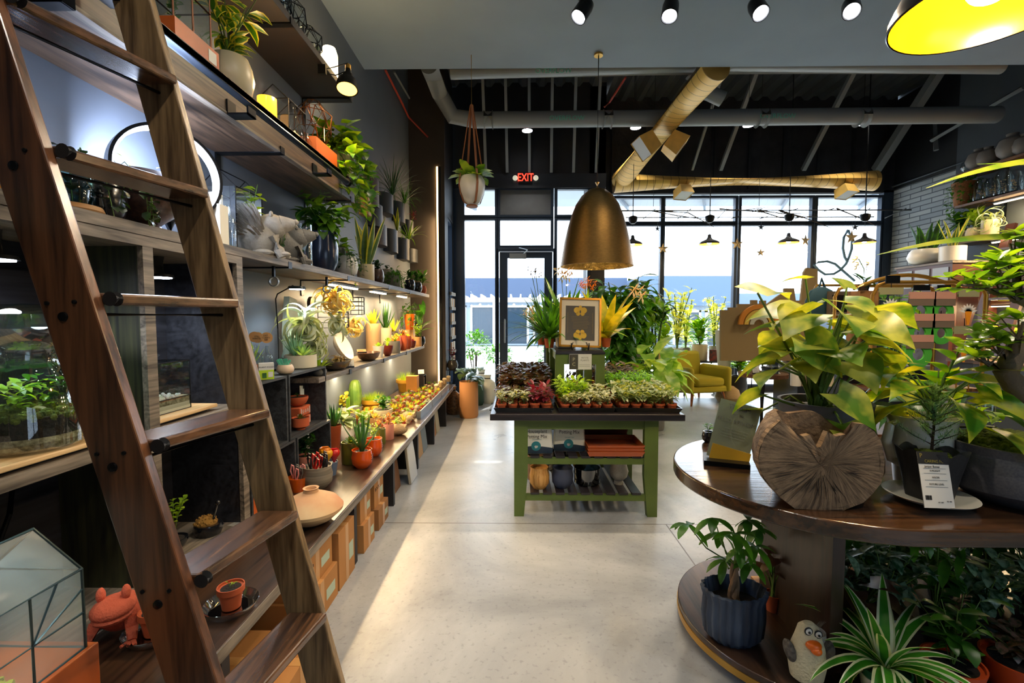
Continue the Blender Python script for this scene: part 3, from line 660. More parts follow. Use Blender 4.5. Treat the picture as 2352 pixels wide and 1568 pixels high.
# brass bell pendant
p = P(1370, 612, Y=4.8); BRASS = mat('brushed_brass', '8a6c3c', 0.38, 0.9, var=.12, vscale=30, bump=.25, bscale=60, stretch=(1, 1, 6))
t = thing('bell_pendant', 'big brushed brass bell pendant hanging above the green potting table', 'pendant lamp', p)
pr_ = [(.375, 0), (.362, .08), (.335, .25), (.30, .40), (.265, .52), (.22, .63), (.16, .72), (.09, .78), (.03, .80), (.0001, .80)]
MB().lathe(pr_, 56, open=True).obj('bell_shade', BRASS, t)
MB().lathe([(r - .006, z) for r, z in pr_[:-1]][::-1] + [(.374, .0)], 56, open=True).obj('shade_lining', mat('gold_leaf_lining', 'a98a4c', 0.35, 0.8, bump=1, bscale=40, var=.35, vscale=25), t)
MB().cyl((0, 0, .79), (0, 0, .86), .022).obj('lamp_cap', mat('bright_brass', 'c79a4a', 0.3, 0.9), t)
MB().cyl((0, 0, .85), (0, 0, ZC - p.z), .006, 6).obj('cord', BLK, t); MB().lathe([(.0001, 0), (.045, 0), (.045, .02), (.0001, .02)], 16, c=(0, 0, ZC - p.z - .02)).obj('ceiling_plate', mat('bright_brass', ''), t)
MB().ball((0, 0, .3), .05).obj('light_bulb', mat('warm_bulb', ''), t); lamp('SPOT', (0, 0, .24), 30, WARM, t, .05, (0, 0, -2), 130)
# far pendants
for i, (px, py, s_) in enumerate(((1453, 563, 1), (1629, 561, 1), (1811, 558, 1.05), (1985, 558, 1.08))):
    p = P(px, py, Y=7.2); t = thing('warehouse_pendant', ('dark warehouse pendant half hidden behind the brass bell', 'dark warehouse pendant with orange inside, second from the left', 'dark warehouse pendant left of the leaf-shaped window logo', 'dark warehouse pendant next to the pale brick wall')[i], 'pendant lamp', p)
    MB().lathe([(.15, 0), (.145, .03), (.11, .05), (.05, .075), (.03, .10), (.022, .15), (.0001, .155)], 28, open=True).obj('outer_shade', mat('slate_shade', '3c3f45', 0.4), t)
    MB().lathe([(.147, .002), (.14, .028), (.105, .047), (.045, .07), (.0001, .075)], 28, open=True).obj('inner_shade', mat('orange_enamel', 'f0a23a', 0.4, emit=.35), t)
    MB().ball((0, 0, .035), .035, 12, 8).obj('light_bulb', mat('warm_bulb', ''), t); lamp('POINT', (0, 0, -.02), 5, WARM, t, .03)
    MB().cyl((0, 0, .15), (0, 0, .34), .004, 6).obj('cord', BLK, t)
    MB().lathe([(.03, .33), (.06, .36), (.07, .40), (.07, .43), (.05, .44), (.0001, .46)], 16).obj('junction_canopy', BLK, t)
    MB().cyl((0, 0, .44), (0, 0, ZD - p.z + .09), .008, 6).obj('hanging_rod', BLK, t)
# suspended wire grid in front of the windows
a, c = P(1420, 484, Y=7.25), P(2093, 482, Y=7.25); c.z = a.z
t = thing('suspended_wire_grid', 'suspended rebar grid with branches in front of the big windows', 'hanging rack', a)
L_ = c.x - a.x; b = MB().tube([(0, 0, 0), (L_, 0, 0)], .011, 6); b.tube([(.2, .35, -.03), (L_ - .3, .35, -.03)], .009, 6); b.obj('long_bar', BLK, t)
for k in range(9): MB().tube([(k * L_ / 8.3, -.1, 0), (k * L_ / 8.3 + U(-.3, .3), .45, -.03)], .008, 6).obj('cross_bar', BLK, t)
b = MB()
for k in range(9):
    x = U(0, L_ - 1); b.tube([(x, .0, U(-.02, .03)), (x + .4, .1, U(-.1, .05)), (x + U(.6, 1), .2, U(-.25, .1))], [.012, .008, .004], 6)
b.obj('branches', BARK, t)['kind'] = 'stuff'
for k in (1, 4, 7): MB().cyl((k * L_ / 8.3, 0, 0), (k * L_ / 8.3, 0, ZD - a.z), .004, 5).obj('hanging_cable', BLK, t)
STAR = mat('paper_star', 'c9b48c', 0.8)
def star(px, py, r, lab, m=STAR, Y=7.25):
    p = P(px, py, Y=Y); t = thing('paper_star', lab, 'hanging ornament', p, U(-.5, .5)); b = MB(); n0 = 0
    pts = [((r if k % 2 == 0 else r * .38) * math.sin(k * PI / 5), (r if k % 2 == 0 else r * .38) * math.cos(k * PI / 5)) for k in range(10)]
    b.v = [(0, .03, 0), (0, -.03, 0)] + [(x, 0, z) for x, z in pts]
    for k in range(10): b.face([0, 2 + k, 2 + (k + 1) % 10]); b.face([1, 2 + (k + 1) % 10, 2 + k])
    b.obj('star_body', m, t, flat=True); MB().cyl((0, 0, r), (0, 0, P(px, 484, Y=Y).z - p.z), .002, 4).obj('string', BLK, t)
star(1523, 571, .09, 'pale paper star hanging by the first window mullion'); star(1693, 560, .10, 'pale paper star hanging by the middle window mullion')
star(1747, 580, .07, 'small orange tinted paper star hanging low between the middle pendants'); star(1850, 552, .10, 'paper star hanging just left of the logo window'); star(1956, 545, .12, 'tall paper star hanging in front of the leaf-shaped logo')
DK = mat('dark_ornament', '262c38', 0.6)
star(1510, 525, .05, 'small dark star hanging beside the first mullion', DK); star(1748, 522, .055, 'small dark star on a string between the middle pendants', DK); star(1964, 522, .055, 'small dark star left of the last pendant', DK)
# leaf logo on the last window
lg = MB(); Yl = YW - .012
def arc(pts): lg.tube([P(x, y, Y=Yl) for x, y in pts], .022, 6)
arc([(1948, 528), (1938, 545), (1936, 570), (1940, 590), (1947, 602)]); arc([(1948, 528), (1957, 550), (1956, 572), (1950, 590), (1943, 606), (1930, 620), (1915, 629), (1895, 630), (1880, 620), (1869, 608)])
arc([(1869, 608), (1880, 602), (1900, 600), (1918, 606), (1934, 620), (1948, 632), (1963, 645)])
tag(lg.obj('window_logo', mat('logo_blue', '6c8ea2', 0.5)), 'blue-grey looping leaf emblem on the rightmost window', 'logo')
# exit sign
p = P(1207, 408, Y=7.93); t = thing('exit_sign', 'red lit EXIT sign with two lamp heads above the door', 'sign', p)
MB().box(-.115, 0, -.09, .115, .03, .09).obj('sign_plate', BLK, t, flat=True)
text_mesh('EXIT', .185, '', mat('exit_red', 'ff2416', emit=7), t, (0, -.004, 0), (PI / 2, 0, 0), .002, .72)
for s_ in (-1, 1): MB().ball((s_ * .175, -.02, -.01), (.045, .04, .045)).obj('lamp_head', mat('emergency_lens', 'd5d3ba', 0.3, emit=.5), t)
# LED strip on the return wall
p = P(1011, 600, Y=7.04); z0, z1 = .2, P(1011, 383, Y=7.04).z
t = thing('led_strip_light', 'tall warm LED strip on the edge of the left return wall', 'strip light', (p.x, 7.04, 0))
MB().box(-.02, -.02, z0, .02, 0, z1).obj('channel', BLK, t, flat=True); MB().box(-.045, -.015, z0, -.02, -.002, z1).obj('light_diffuser', mat('warm_strip', 'ffcf8c', emit=9), t, flat=True)
for z in (.8, 1.6, 2.4): lamp('AREA', (-.05, -.05, z + .1), 4.5, (1, .68, .34), t, .05, (-.5, -.12, z + .1), size_y=.8)
# hanging planter
p = P(1084, 437, Y=4.8)
t = thing('hanging_planter', 'white egg-shaped planter hung on tan leather straps from the ceiling', 'planter', p)
egg = [(.0001, -.155), (.05, -.15), (.09, -.11), (.125, -.03), (.137, .04), (.13, .10), (.11, .135), (.10, .135), (.09, .11), (.0001, .10)]
MB().lathe(egg, 32).obj('pot', mat('white_glaze', ''), t)
LEA = mat('tan_leather', '8e5a38', 0.6)
for k in range(4):
    a = k * PI / 2 + .5; c_, s_ = math.cos(a), math.sin(a); b = MB(); path = [(.0, -.16), (.09, -.13), (.13, -.03), (.143, .05), (.135, .11), (.012, .86)]
    pts = [Vector((r * c_, r * s_, z)) for r, z in path]
    for q0, q1 in zip(pts[:-1], pts[1:]): b.beam(q0, q1, .022, .004, (c_, s_, 0.01))
    b.obj('leather_strap', LEA, t, flat=True)
MB().tube([(0, 0, .85), (0, 0, ZC - p.z)], .004, 6).obj('hook_wire', mat('bright_brass', ''), t); MB().lathe([(.0001, -.17), (.06, -.17), (.06, -.155), (.0001, -.155)], 20).obj('strap_ring', LEA, t)
b = MB()
for k in range(20):
    a = k * 2.4; b.leaf((.07 * math.cos(a), .07 * math.sin(a), .13), dirv(a, U(.3, 1.2)), U(.12, .20), .10, .8, shape='round', n=4)
b.obj('foliage', leafm('rubber_plant_leaf', '5a8a2a', '9ab33c', .4), t)

# ================================================================ LEFT WALL JOINERY
XS = -1.30
SHW = wood('stained_shelf_wood', '6a5340', '30261f', 'Y', 1.0, .42)
SHF = wood('grey_shelf_edge', '8b7f70', '4a4239', 'Y', 1.2, .5)
BW = wood('bench_wood', '4a3426', '1f1712', 'Y', .8, .28, coat=.3)
PLY = wood('dark_stained_plywood', '3a3b22', '0f110e', 'Z', .55, .45, dist=6)
PLB = wood('blue_black_plywood', '2c2d34', '101116', 'Y', .6, .4, dist=5)
def bracket(t, Y, z, drop=.2, X0=XL, X1=XS):
    b = MB(); b.box(X0, Y - .02, z - .008, X1 + .004, Y + .02, z); b.box(X0, Y - .02, z - drop, X0 + .008, Y + .02, z); b.box(X1, Y - .02, z - .008, X1 + .006, Y + .02, z + .03)
    b.obj('bracket', BLK, t, flat=True)
def shelf(name, label, y0, y1, z0, z1, xs=XS, m=SHW, brs=(), drop=.2):
    t = thing(name, label, 'shelf', (0, 0, 0))
    MB().box(XL, y0, z0, xs, y1, z1).obj('shelf_board', m, t, flat=True, bevel=.003)
    for y in brs: bracket(t, y, z0, drop)
    return t
Z3, Z2, Z1, ZS = 3.12, 2.47, 1.72, 1.0      # tops: highest shelf, rail shelf, long shelf, low shelf
shelf('wall_shelf', 'highest dark wall shelf holding the wire lanterns and clamp lamp', .2, 3.67, 3.075, Z3, m=mat('near_black_shelf', '1f1b19', .6), brs=(1.5, 2.7, 3.6))
t = shelf('wall_shelf', 'deep-fronted wooden wall shelf carrying the steel ladder rail', -.4, 3.67, 2.43, Z2, brs=())
MB().box(XS - .03, -.4, 2.30, XS, 3.67, 2.47).obj('front_board', SHW, t, flat=True); MB().box(XL, -.4, 2.30, XS - .03, 3.67, 2.325).obj('underside_board', SHW, t, flat=True)
MB().box(XS - .031, -.4, 2.298, XS + .003, 3.67, 2.312).obj('edge_strip', SHF, t, flat=True)
for y in (1.35, 2.55, 3.6): bracket(t, y, 2.30, .25)
t = thing('ladder_rail', 'long steel pipe rail for the rolling ladder on the shelf front', 'rail', (-1.22, 0, 2.357)); STL = mat('gunmetal_pipe', '515c6b', 0.28, 0.9)
MB().cyl((0, -.4, 0), (0, 3.30, 0), .019, 20).obj('rail_pipe', STL, t); MB().cyl((0, 3.28, 0), (0, 3.32, 0), .027, 20).obj('rubber_end_cap', BLK, t)
for y in (1.05, 2.1, 2.95):
    b = MB(); b.box(-.08, y - .03, -.05, -.072, y + .03, .01); b.box(-.08, y - .03, -.058, .02, y + .03, -.05); b.box(.012, y - .03, -.058, .02, y + .03, -.02); b.obj('rail_bracket', BLK, t, flat=True)
t = shelf('wall_shelf', 'long wooden wall shelf running the full wall above the crates', -.5, 6.67, 1.68, Z1, m=SHW, brs=(2.6, 3.5, 4.6, 5.5), drop=.12)
MB().box(XS, -.5, 1.682, XS + .004, 6.67, Z1 + .001).obj('edge_strip', SHF, t, flat=True)
t = shelf('wall_shelf', 'low warm-lit wall shelf crowded with air plants and succulents', 2.95, 6.32, .965, ZS, m=SHF, brs=(3.5, 4.4, 5.3), drop=.12)
# cubby unit -----------------------------------------------------------------
t = thing('cubby_unit', 'tall grey-edged wooden cubby unit standing on the bench', 'shelving unit', (0, 0, 0))
Zb = .42
for y, m in ((-.3, PLY), (.55, PLY), (1.585, PLY), (2.115, PLB)):
    q = MB().box(XL, y, Zb, XS - .02, y + .035, 1.68).obj('divider_panel', m, t, flat=True)
    MB().box(XS - .02, y - .005, Zb, XS, y + .04, 1.68).obj('front_stile', SHF, q, flat=True)
MB().box(XL, -.3, Zb, XL + .015, 2.13, 1.68).obj('back_panel', PLB, t, flat=True)
for z0, z1 in ((.955, .99), (.40, .42), (1.645, 1.68)): MB().box(XL, -.3, z0, XS + .001, 2.15, z1).obj('cubby_shelf', SHF, t, flat=True)
# bench ----------------------------------------------------------------------
t = thing('display_bench', 'long low dark wooden display bench along the left wall', 'bench', (0, 0, 0)); XB = -.90
b = MB().prism([(XL + .025, -1), (XB + .03, -1), (XB, 1.5), (XB, 4.6), (XB - .03, 6.72), (XL + .025, 6.72)], .36, .40); b.obj('bench_top', BW, t, smooth=20, bevel=.004)
MB().prism([(XB + .001, 1.2), (XB + .004, 1.2), (XB + .004, 4.6), (XB - .026, 6.72), (XB - .03, 6.72), (XB + .001, 4.6)], .355, .398).obj('front_edge', SHF, t, flat=True)
for y in (1.35, 2.5, 3.3, 4.12, 4.93, 5.75, 6.6): MB().box(XL + .05, y, 0, XB - .02, y + .04, .36).obj('support_panel', mat('black_stained_panel', '1d1a1c', .6), t, flat=True)
b = MB().box(XL + .025, -1, 0, XL + .06, 6.7, .36).obj('back_board', mat('black_stained_panel', ''), t, flat=True)
# crates ---------------------------------------------------------------------
CR = wood('charcoal_crate_wood', '3b3d40', '1a1b1d', 'Y', 1.2, .6)
def crate(lab, y0, y1, z0, z1, x0=XL + .04, x1=-1.30, th=.014):
    t = thing('wooden_crate', lab, 'crate', (0, y0, z0)); L, H = y1 - y0, z1 - z0
    MB().box(x0, 0, 0, x1, L, th).obj('bottom_board', CR, t, flat=True); MB().box(x0, 0, H - th, x1, L, H).obj('top_board', CR, t, flat=True)
    MB().box(x0, 0, th, x0 + .01, L, H - th).obj('back_board', CR, t, flat=True)
    xm = (x0 + x1) / 2
    for yy in (0, L - th):
        b = MB(); b.box(x0 + .01, yy, th, x1, yy + th, H * .5 - .055); b.box(x0 + .01, yy, H * .5 + .055, x1, yy + th, H - th)
        b.box(x0 + .01, yy, H * .5 - .055, xm - .015, yy + th, H * .5 + .055); b.box(xm + .015, yy, H * .5 - .055, x1, yy + th, H * .5 + .055); b.obj('end_board', CR, t, flat=True)
    return t
crate('dark crate in the upper row holding terracotta book pots', 2.56, 3.06, .69, 1.07); crate('dark crate in the upper row beside the cubby unit', 2.16, 2.54, .69, 1.07)
crate('dark crate in the lower row right behind the scissors pots', 2.64, 3.12, .40, .688); crate('dark crate in the lower row beside the cubby unit', 2.17, 2.62, .40, .688)

# ================================================================ LADDER
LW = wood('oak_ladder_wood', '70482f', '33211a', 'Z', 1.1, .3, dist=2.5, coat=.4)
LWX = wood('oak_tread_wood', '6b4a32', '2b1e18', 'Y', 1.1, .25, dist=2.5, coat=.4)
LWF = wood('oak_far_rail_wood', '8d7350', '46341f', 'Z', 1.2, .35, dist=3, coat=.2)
t = thing('library_ladder', 'tall dark oak rolling ladder leaning on the left wall rail', 'ladder', (-.6, 1.23, 0))
def rail(x0, tl, y, w, m):
    M = Matrix.Translation((x0 + .6, y - 1.23, 0)) @ Matrix.Rotation(-math.atan(tl), 4, 'Y'); H = 2.42 / math.cos(math.atan(tl))
    o = MB().box(-w / 2 * .96, -.014, .0, w / 2 * .96, .014, H, M).obj('side_rail', m, t, flat=True, bevel=.004); return o, M
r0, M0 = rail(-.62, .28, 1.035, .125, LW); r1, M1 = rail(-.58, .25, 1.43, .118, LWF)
zs = [.45, .785, 1.11, 1.455, 1.79, 2.13]
for z in [.12] + zs:
    xa, xb = -.62 - .28 * z, -.58 - .25 * z; ya, yb = 1.05, 1.416
    n0 = [(xa + .6 - .045, ya - 1.23), (xa + .6 + .078, ya - 1.23), (xb + .6 + .078, yb - 1.23), (xb + .6 - .045, yb - 1.23)]
    tr = MB().prism(n0, z - .028, z).obj('tread', LWX, t, flat=True, bevel=.006)
    MB().tube([(xa + .6 + .02, ya - 1.23, z - .05), (xb + .6 + .02, yb - 1.23, z - .05)], .005, 8).obj('tie_rod', BLK, tr)
    for k, (dx, dz, r) in enumerate(((0, -.055, .011), (-.035, -.025, .005), (.028, -.022, .005))):
        b = MB().lathe([(r, 0), (r * .9, .004), (.0001, .006)], 14, M=Matrix.Translation((xa + .6 + dx, 1.021 - 1.23, z + dz)) @ Matrix.Rotation(PI / 2, 4, 'X'))
        b.obj('bolt_head', BLK, tr)
    MB().cyl((xa + .6 + .085, ya - 1.23 - .004, z - .014), (xa + .6 + .085, ya - 1.23 + .014, z - .014), .017, 14).obj('rubber_bumper', mat('black_rubber', '121214', .7), tr)
for y in (1.035, 1.43): MB().box(-.66, y - 1.23 - .02, 2.35, -.60, y - 1.23 + .02, 2.42).obj('hook_bracket', BLK, t, flat=True)

# ================================================================ GREEN TABLES
GW = mat('olive_green_paint', '55682a', 0.5, var=.1, vscale=5, bump=.15, bscale=30)
TT = wood('espresso_table_top', '2a2224', '151114', 'X', .8, .35, coat=.2)
def slat_table(lab, cx, y0, w, d, h, top_w, top_d, shelves, rot=0, taper=.03, lw=.095, m=GW, toph=.045):
    t = thing('slatted_table', lab, 'table', (cx, y0, 0), rot)
    MB().box(-top_w / 2, -.03, h - toph, top_w / 2, top_d, h).obj('table_top', TT, t, flat=True, bevel=.004)
    for sx in (-1, 1):
        for yy in (0.02, d - .07):
            o, i = sx * w / 2, sx * (w / 2 - lw); ib = sx * (w / 2 - lw * .72)
            b = MB().prism([(o, 0), (ib, 0), (i, .4 * h), (i, h - toph), (o, h - toph)] if sx < 0 else [(ib, 0), (o, 0), (o, h - toph), (i, h - toph), (i, .4 * h)], yy, yy + .05, Matrix(((1, 0, 0, 0), (0, 0, 1, 0), (0, 1, 0, 0), (0, 0, 0, 1))))
            b.obj('leg', m, t, flat=True)
    e = w / 2 - lw
    for yy in (.03, d - .06): MB().box(-e, yy, h - toph - .072, e, yy + .025, h - toph).obj('apron', m, t, flat=True)
    for sx in (-1, 1): MB().box(sx * (w / 2 - .05), .06, h - toph - .072, sx * (w / 2 - .025), d - .06, h - toph).obj('apron', m, t, flat=True)
    for z in shelves:
        for yy in (.03, d - .06): MB().box(-e - .02, yy, z - .045, e + .02, yy + .025, z).obj('shelf_rail', m, t, flat=True)
        for k in range(9):
            x = -e + .02 + (2 * e - .10) * k / 8; MB().box(x, .025, z, x + .062, d - .03, z + .014).obj('shelf_slat', TT, t, flat=True)
    return t
GT = slat_table('olive green slatted potting table with dark overhanging top and plant trays', .473, 3.12, 1.0, .80, .735, 1.33, .82, (.415, .155))

# ================================================================ LEFT WALL: WHAT STANDS ON THE SHELVES
CREAM = mat('cream_glaze', 'd9c9a3', .35); GREY = mat('grey_stoneware', '6f6d68', .6, bump=.3, bscale=80); BLKP = mat('black_glaze', '16181d', .18, coat=.4)
BLUEP = mat('ink_blue_glaze', '1f2b44', .2, coat=.4); ORG = mat('orange_glaze', 'd85f14', .2, coat=.5); PINK = mat('pink_ribbed', 'd48a74', .55); OLV = mat('olive_glaze', '6c6a22', .35)
YPOT = mat('mustard_glaze', 'c9962e', .35); CONC = mat('concrete_pot', '8f8a82', .8, bump=.4, bscale=50, var=.1); SAGE = mat('sage_pot', '9db8a6', .5); CLEAR = glass('clear_glass'); BROWN = mat('brown_speckled_glaze', '4a332c', .3, col2='2d1f1c', vscale=90, coat=.3)
SNK = [leafm('snake_leaf', '3b5a2a', '5f7a35', .3), YEL]; SUCC = leafm('blue_succulent', '6fa08c', '9cc7a8', .2); SUCG = leafm('bright_succulent', '6f9c2e', 'a5bf4a', .35); GOLDC = leafm('golden_cactus', 'c09020', 'e0b93a', .2)
AIRM = leafm('silver_air_plant', '93a188', 'c4cbb0', .25); CACM = leafm('ribbed_cactus_green', '567a30', '86a344', .1); TAN = mat('tan_wood', 'b98a55', .6, var=.15); CARD = mat('cream_card', 'e4dfd0', .7); INK = mat('black_ink', '1a1a1a', .8)
def bench(px, py): return at(px, .40, py)
def card_sign(label, loc, w, h, rz=0, tilt=-.25, m=CARD, lines=5, title=None):
    t = thing('price_card', label, 'card', loc, rz); M = Matrix.Rotation(tilt, 4, 'X')
    MB().box(-w / 2, -.001, 0, w / 2, .001, h, M).obj('card_face', m, t, flat=True); b = MB()
    for k in range(lines): b.box(-w * .36, -.0018, h * (.2 + .12 * k), w * U(.1, .36), -.0012, h * (.2 + .12 * k) + h * .025, M)
    b.obj('printed_lines', INK, t, flat=True); MB().box(-w / 2, -.012, 0, w / 2, .02, .012).obj('holder', BLK, t, flat=True)
    if title: text_mesh(title, h * .16, '', INK, t, tuple(M @ Vector((0, -.003, h * .85))), (PI / 2 + tilt, 0, 0), .0003)
    return t
def tiny_lines(b, w, h, M=None): pass

# --- highest shelf: wire lanterns, clamp lamps
def wire_lantern(label, loc, w, h, m=None, name='geometric_lantern', cat='lantern', glassy=True, rz=.3, n=6):
    m = m or BLK; t = thing(name, label, cat, loc, rz); b = MB(); lv = [(0, .55), (.35, 1.), (.72, 1.), (1, .35)]; pts = []
    for k, (z, r) in enumerate(lv): pts.append([Vector((w / 2 * r * math.cos(2 * PI * (j + .5 * (k % 2)) / n), w / 2 * r * math.sin(2 * PI * (j + .5 * (k % 2)) / n), z * h)) for j in range(n)])
    for k in range(4):
        for j in range(n):
            b.tube([pts[k][j], pts[k][(j + 1) % n]], .003, 5)
            if k < 3: b.tube([pts[k][j], pts[k + 1][j]], .003, 5); b.tube([pts[k][j], pts[k + 1][(j - 1) % n if k % 2 == 0 else (j + 1) % n]], .003, 5)
    b.obj('wire_frame', m, t)
    if glassy:
        g = MB()
        for k in range(3):
            for j in range(n): n0 = len(g.v); g.v += [tuple(pts[k][j]), tuple(pts[k][(j + 1) % n]), tuple(pts[k + 1][(j + 1) % n]), tuple(pts[k + 1][j])]; g.face([n0, n0 + 1, n0 + 2, n0 + 3])
        g.obj('glass_panes', CLEAR, t, flat=True)
    MB().box(w * .3, -w * .3, h * .1, w * .31, -w * .12, h * .38).obj('price_tag', CARD, t, flat=True); return t
wire_lantern('black geometric glass lantern at the near end of the highest shelf', at(655, Z3, X=-1.42), .16, .28); wire_lantern('black geometric glass lantern in the middle of the highest shelf', at(688, Z3, X=-1.40), .17, .24, rz=.9)
wire_lantern('small faceted lantern nearest the glowing lamp on the highest shelf', at(722, Z3, X=-1.40), .18, .20, rz=.1)
def clamp_lamp(label, p, hd, aim, sh=BLK, e=18, glow=True, arm=True):
    t = thing('clamp_lamp', label, 'lamp', p); hd = Vector(hd) - Vector(p); d = (Vector(aim) - Vector(p) - hd).normalized(); _, s_, n_ = frame(d); M = Matrix(((s_.x, n_.x, d.x, hd.x), (s_.y, n_.y, d.y, hd.y), (s_.z, n_.z, d.z, hd.z), (0, 0, 0, 1)))
    MB().lathe([(.018, -.09), (.022, -.05), (.035, -.045), (.038, -.02), (.062, 0), (.072, .04), (.074, .07), (.070, .07), (.068, .04), (.05, 0), (.0001, -.01)], 28, M=M, open=True).obj('lamp_shade', sh, t)
    MB().lathe([(.0001, .072), (.066, .068)][::-1] + [], 20, M=M, open=True).obj('shade_lining', mat('warm_lining', 'ffb24a', .4, emit=5), t); MB().lathe([(.012, -.13), (.02, -.12), (.02, -.09), (.0001, -.09)], 14, M=M).obj('lamp_socket', mat('bright_brass', ''), t)
    b = MB(); b.tube([(0, 0, 0), hd * .45 + Vector((0, 0, .05)), hd + Vector((0, 0, .05)) - d * .08], .004, 6); b.tube([(0, 0, -.02), hd * .5 + Vector((0, 0, .0)), hd - d * .08], .004, 6); b.obj('spring_arm', BLK, t)
    MB().box(-.03, -.012, -.03, .02, .012, .03).obj('clamp', BLK, t, flat=True); lamp('SPOT', tuple(hd + d * .08), e, (1, .66, .3), t, .04, tuple(hd + d * 2), 110, .6); return t
p = P(742, 160, X=-1.30); clamp_lamp('black clamp lamp with glowing yellow inside, clipped to the highest shelf', p, P(798, 185, X=-1.18), (-1.1, 2.6, .6), e=50)
p = P(757, 165, X=-1.42); t = thing('glass_cylinder_lamp', 'glowing white pill-shaped lamp behind the clamp lamp on the highest shelf', 'lamp', (p.x, p.y, Z3))
MB().lathe([(.03, 0), (.05, .02), (.06, .1), (.06, .24), (.045, .29), (.0001, .31)], 24).obj('glass_shade', mat('glowing_glass', 'ffe2b0', emit=9), t); MB().cyl((0, 0, 0), (0, 0, .012), .055).obj('lamp_base', BLK, t); lamp('POINT', (.12, .05, .15), 9, WARM, t, .05)

# --- rail shelf
t = thing('glass_terrarium', 'tall copper-framed glass terrarium in an orange wood base on the rail shelf', 'terrarium', at(425, Z2, X=-1.42)); w_ = .20
MB().box(-.10, -.13, 0, .10, .13, .085).obj('wooden_base', mat('orange_wood', 'b4561f', .45, var=.15, vscale=5), t, flat=True); COP = mat('copper_came', '5d3a22', .4, .7)
b = MB()
for x in (-.08, .08):
    for y in (-.11, 0, .11): b.tube([(x, y, .085), (x, y, .50)], .004, 6)
    for z in (.085, .24, .38, .5): b.tube([(x, -.11, z), (x, .11, z)], .004, 6)
for y in (-.11, .11):
    for z in (.085, .24, .38, .5): b.tube([(-.08, y, z), (.08, y, z)], .004, 6)
b.obj('glazing_bars', COP, t); MB().box(-.079, -.109, .086, .079, .109, .499).obj('glass_panes', CLEAR, t, flat=True); MB().box(.101, .06, .02, .102, .11, .07).obj('price_sticker', CARD, t, flat=True)
fo, st = k_bush(.16, .3, .03, .016, 60, 7); o = fo.obj('plants_inside', GREEN, t); o.location = (0, 0, .09)
potted('round yellow-lit cream planter with pointed variegated leaves on the rail shelf', at(548, Z2, X=-1.42), 'round', .10, .20, CREAM, ('bush', .42, .36, dict(L=.13, W=.055, n=46, stems=8, el=(.0, 1.2), droop=1.2, edge=1, shape='lance')), [GREEN, YEL])
potted('small round cream planter beside the larger cream planter on the rail shelf', at(510, Z2, X=-1.54), 'round', .09, .17, CREAM, ('bush', .2, .2, dict(L=.08, W=.03, n=16, stems=4)), GREEN)
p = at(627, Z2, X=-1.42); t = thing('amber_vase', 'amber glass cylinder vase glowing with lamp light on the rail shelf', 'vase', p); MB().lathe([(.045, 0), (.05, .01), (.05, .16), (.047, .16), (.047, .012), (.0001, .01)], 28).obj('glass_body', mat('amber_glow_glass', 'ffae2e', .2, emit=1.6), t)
MB().ball((0, 0, .13), .035).obj('light_bulb', mat('warm_bulb', ''), t); lamp('POINT', (.1, 0, .2), 5, WARM, t, .04)
t = thing('glass_case', 'black-framed glass case standing between the amber vase and copper lantern', 'display case', at(662, Z2, X=-1.45)); b = MB(); c8 = [(x, y) for x in (-.09, .09) for y in (-.11, .11)]
for x, y in c8: b.tube([(x, y, 0), (x, y, .22), (0, y, .30)], .003, 5)
for z in (0, .22): b.tube([(-.09, -.11, z), (.09, -.11, z), (.09, .11, z), (-.09, .11, z), (-.09, -.11, z)], .003, 5)
b.tube([(0, -.11, .3), (0, .11, .3)], .003, 5); b.obj('metal_frame', BLK, t); MB().box(-.089, -.109, .002, .089, .109, .219).obj('glass_panes', CLEAR, t, flat=True); MB().box(.09, -.06, 0, .095, .02, .05).obj('price_card', CARD, t, flat=True)
t = thing('glass_bottle', 'clear teardrop glass bottle on the rail shelf by the glass case', 'bottle', at(690, Z2, X=-1.38)); MB().lathe([(.05, 0), (.055, .04), (.03, .11), (.014, .16), (.013, .23), (.016, .235), (.0001, .236)], 24).obj('glass_body', CLEAR, t)
t = thing('small_vase', 'little round clear bud vase beside the copper wire lantern', 'vase', at(712, Z2, X=-1.36)); MB().lathe([(.02, 0), (.035, .03), (.028, .06), (.014, .08), (.018, .1), (.0001, .1)], 20).obj('glass_body', CLEAR, t)
COPW = mat('copper_wire', '8a5a34', .35, .8); wire_lantern('copper wire lantern on an orange wood base at the shelf end', Vector((-1.40, 3.18, Z2 + .09)), .24, .30, COPW, glassy=False, n=7)
tag(MB().box(-.08, -.17, 0, .08, .17, .09).obj('wooden_plinth', mat('orange_wood', '')), 'orange wooden plinth at the far end of the rail shelf', 'plinth'); bpy.data.objects['wooden_plinth'].location = Vector((-1.38, 3.16, Z2))
potted('white bowl of golden pothos cascading off the end of the rail shelf', Vector((-1.385, 3.56, Z2)), 'round', .12, .18, CREAM, ('trail', .50, .26, dict(drop=.50, n=420, L=.10, W=.085, strands=30)), [leafm('golden_pothos_leaf', '2f6a1a', '7a9a26', .35)])
tag(MB().lathe([(.06, 0), (.07, .012), (.04, .014), (.0001, .01)], 24).obj('wooden_saucer', TAN), 'small terracotta-brown saucer tucked under the clamp lamp on the highest shelf', 'saucer'); bpy.data.objects['wooden_saucer'].location = at(800, Z3, X=-1.34)

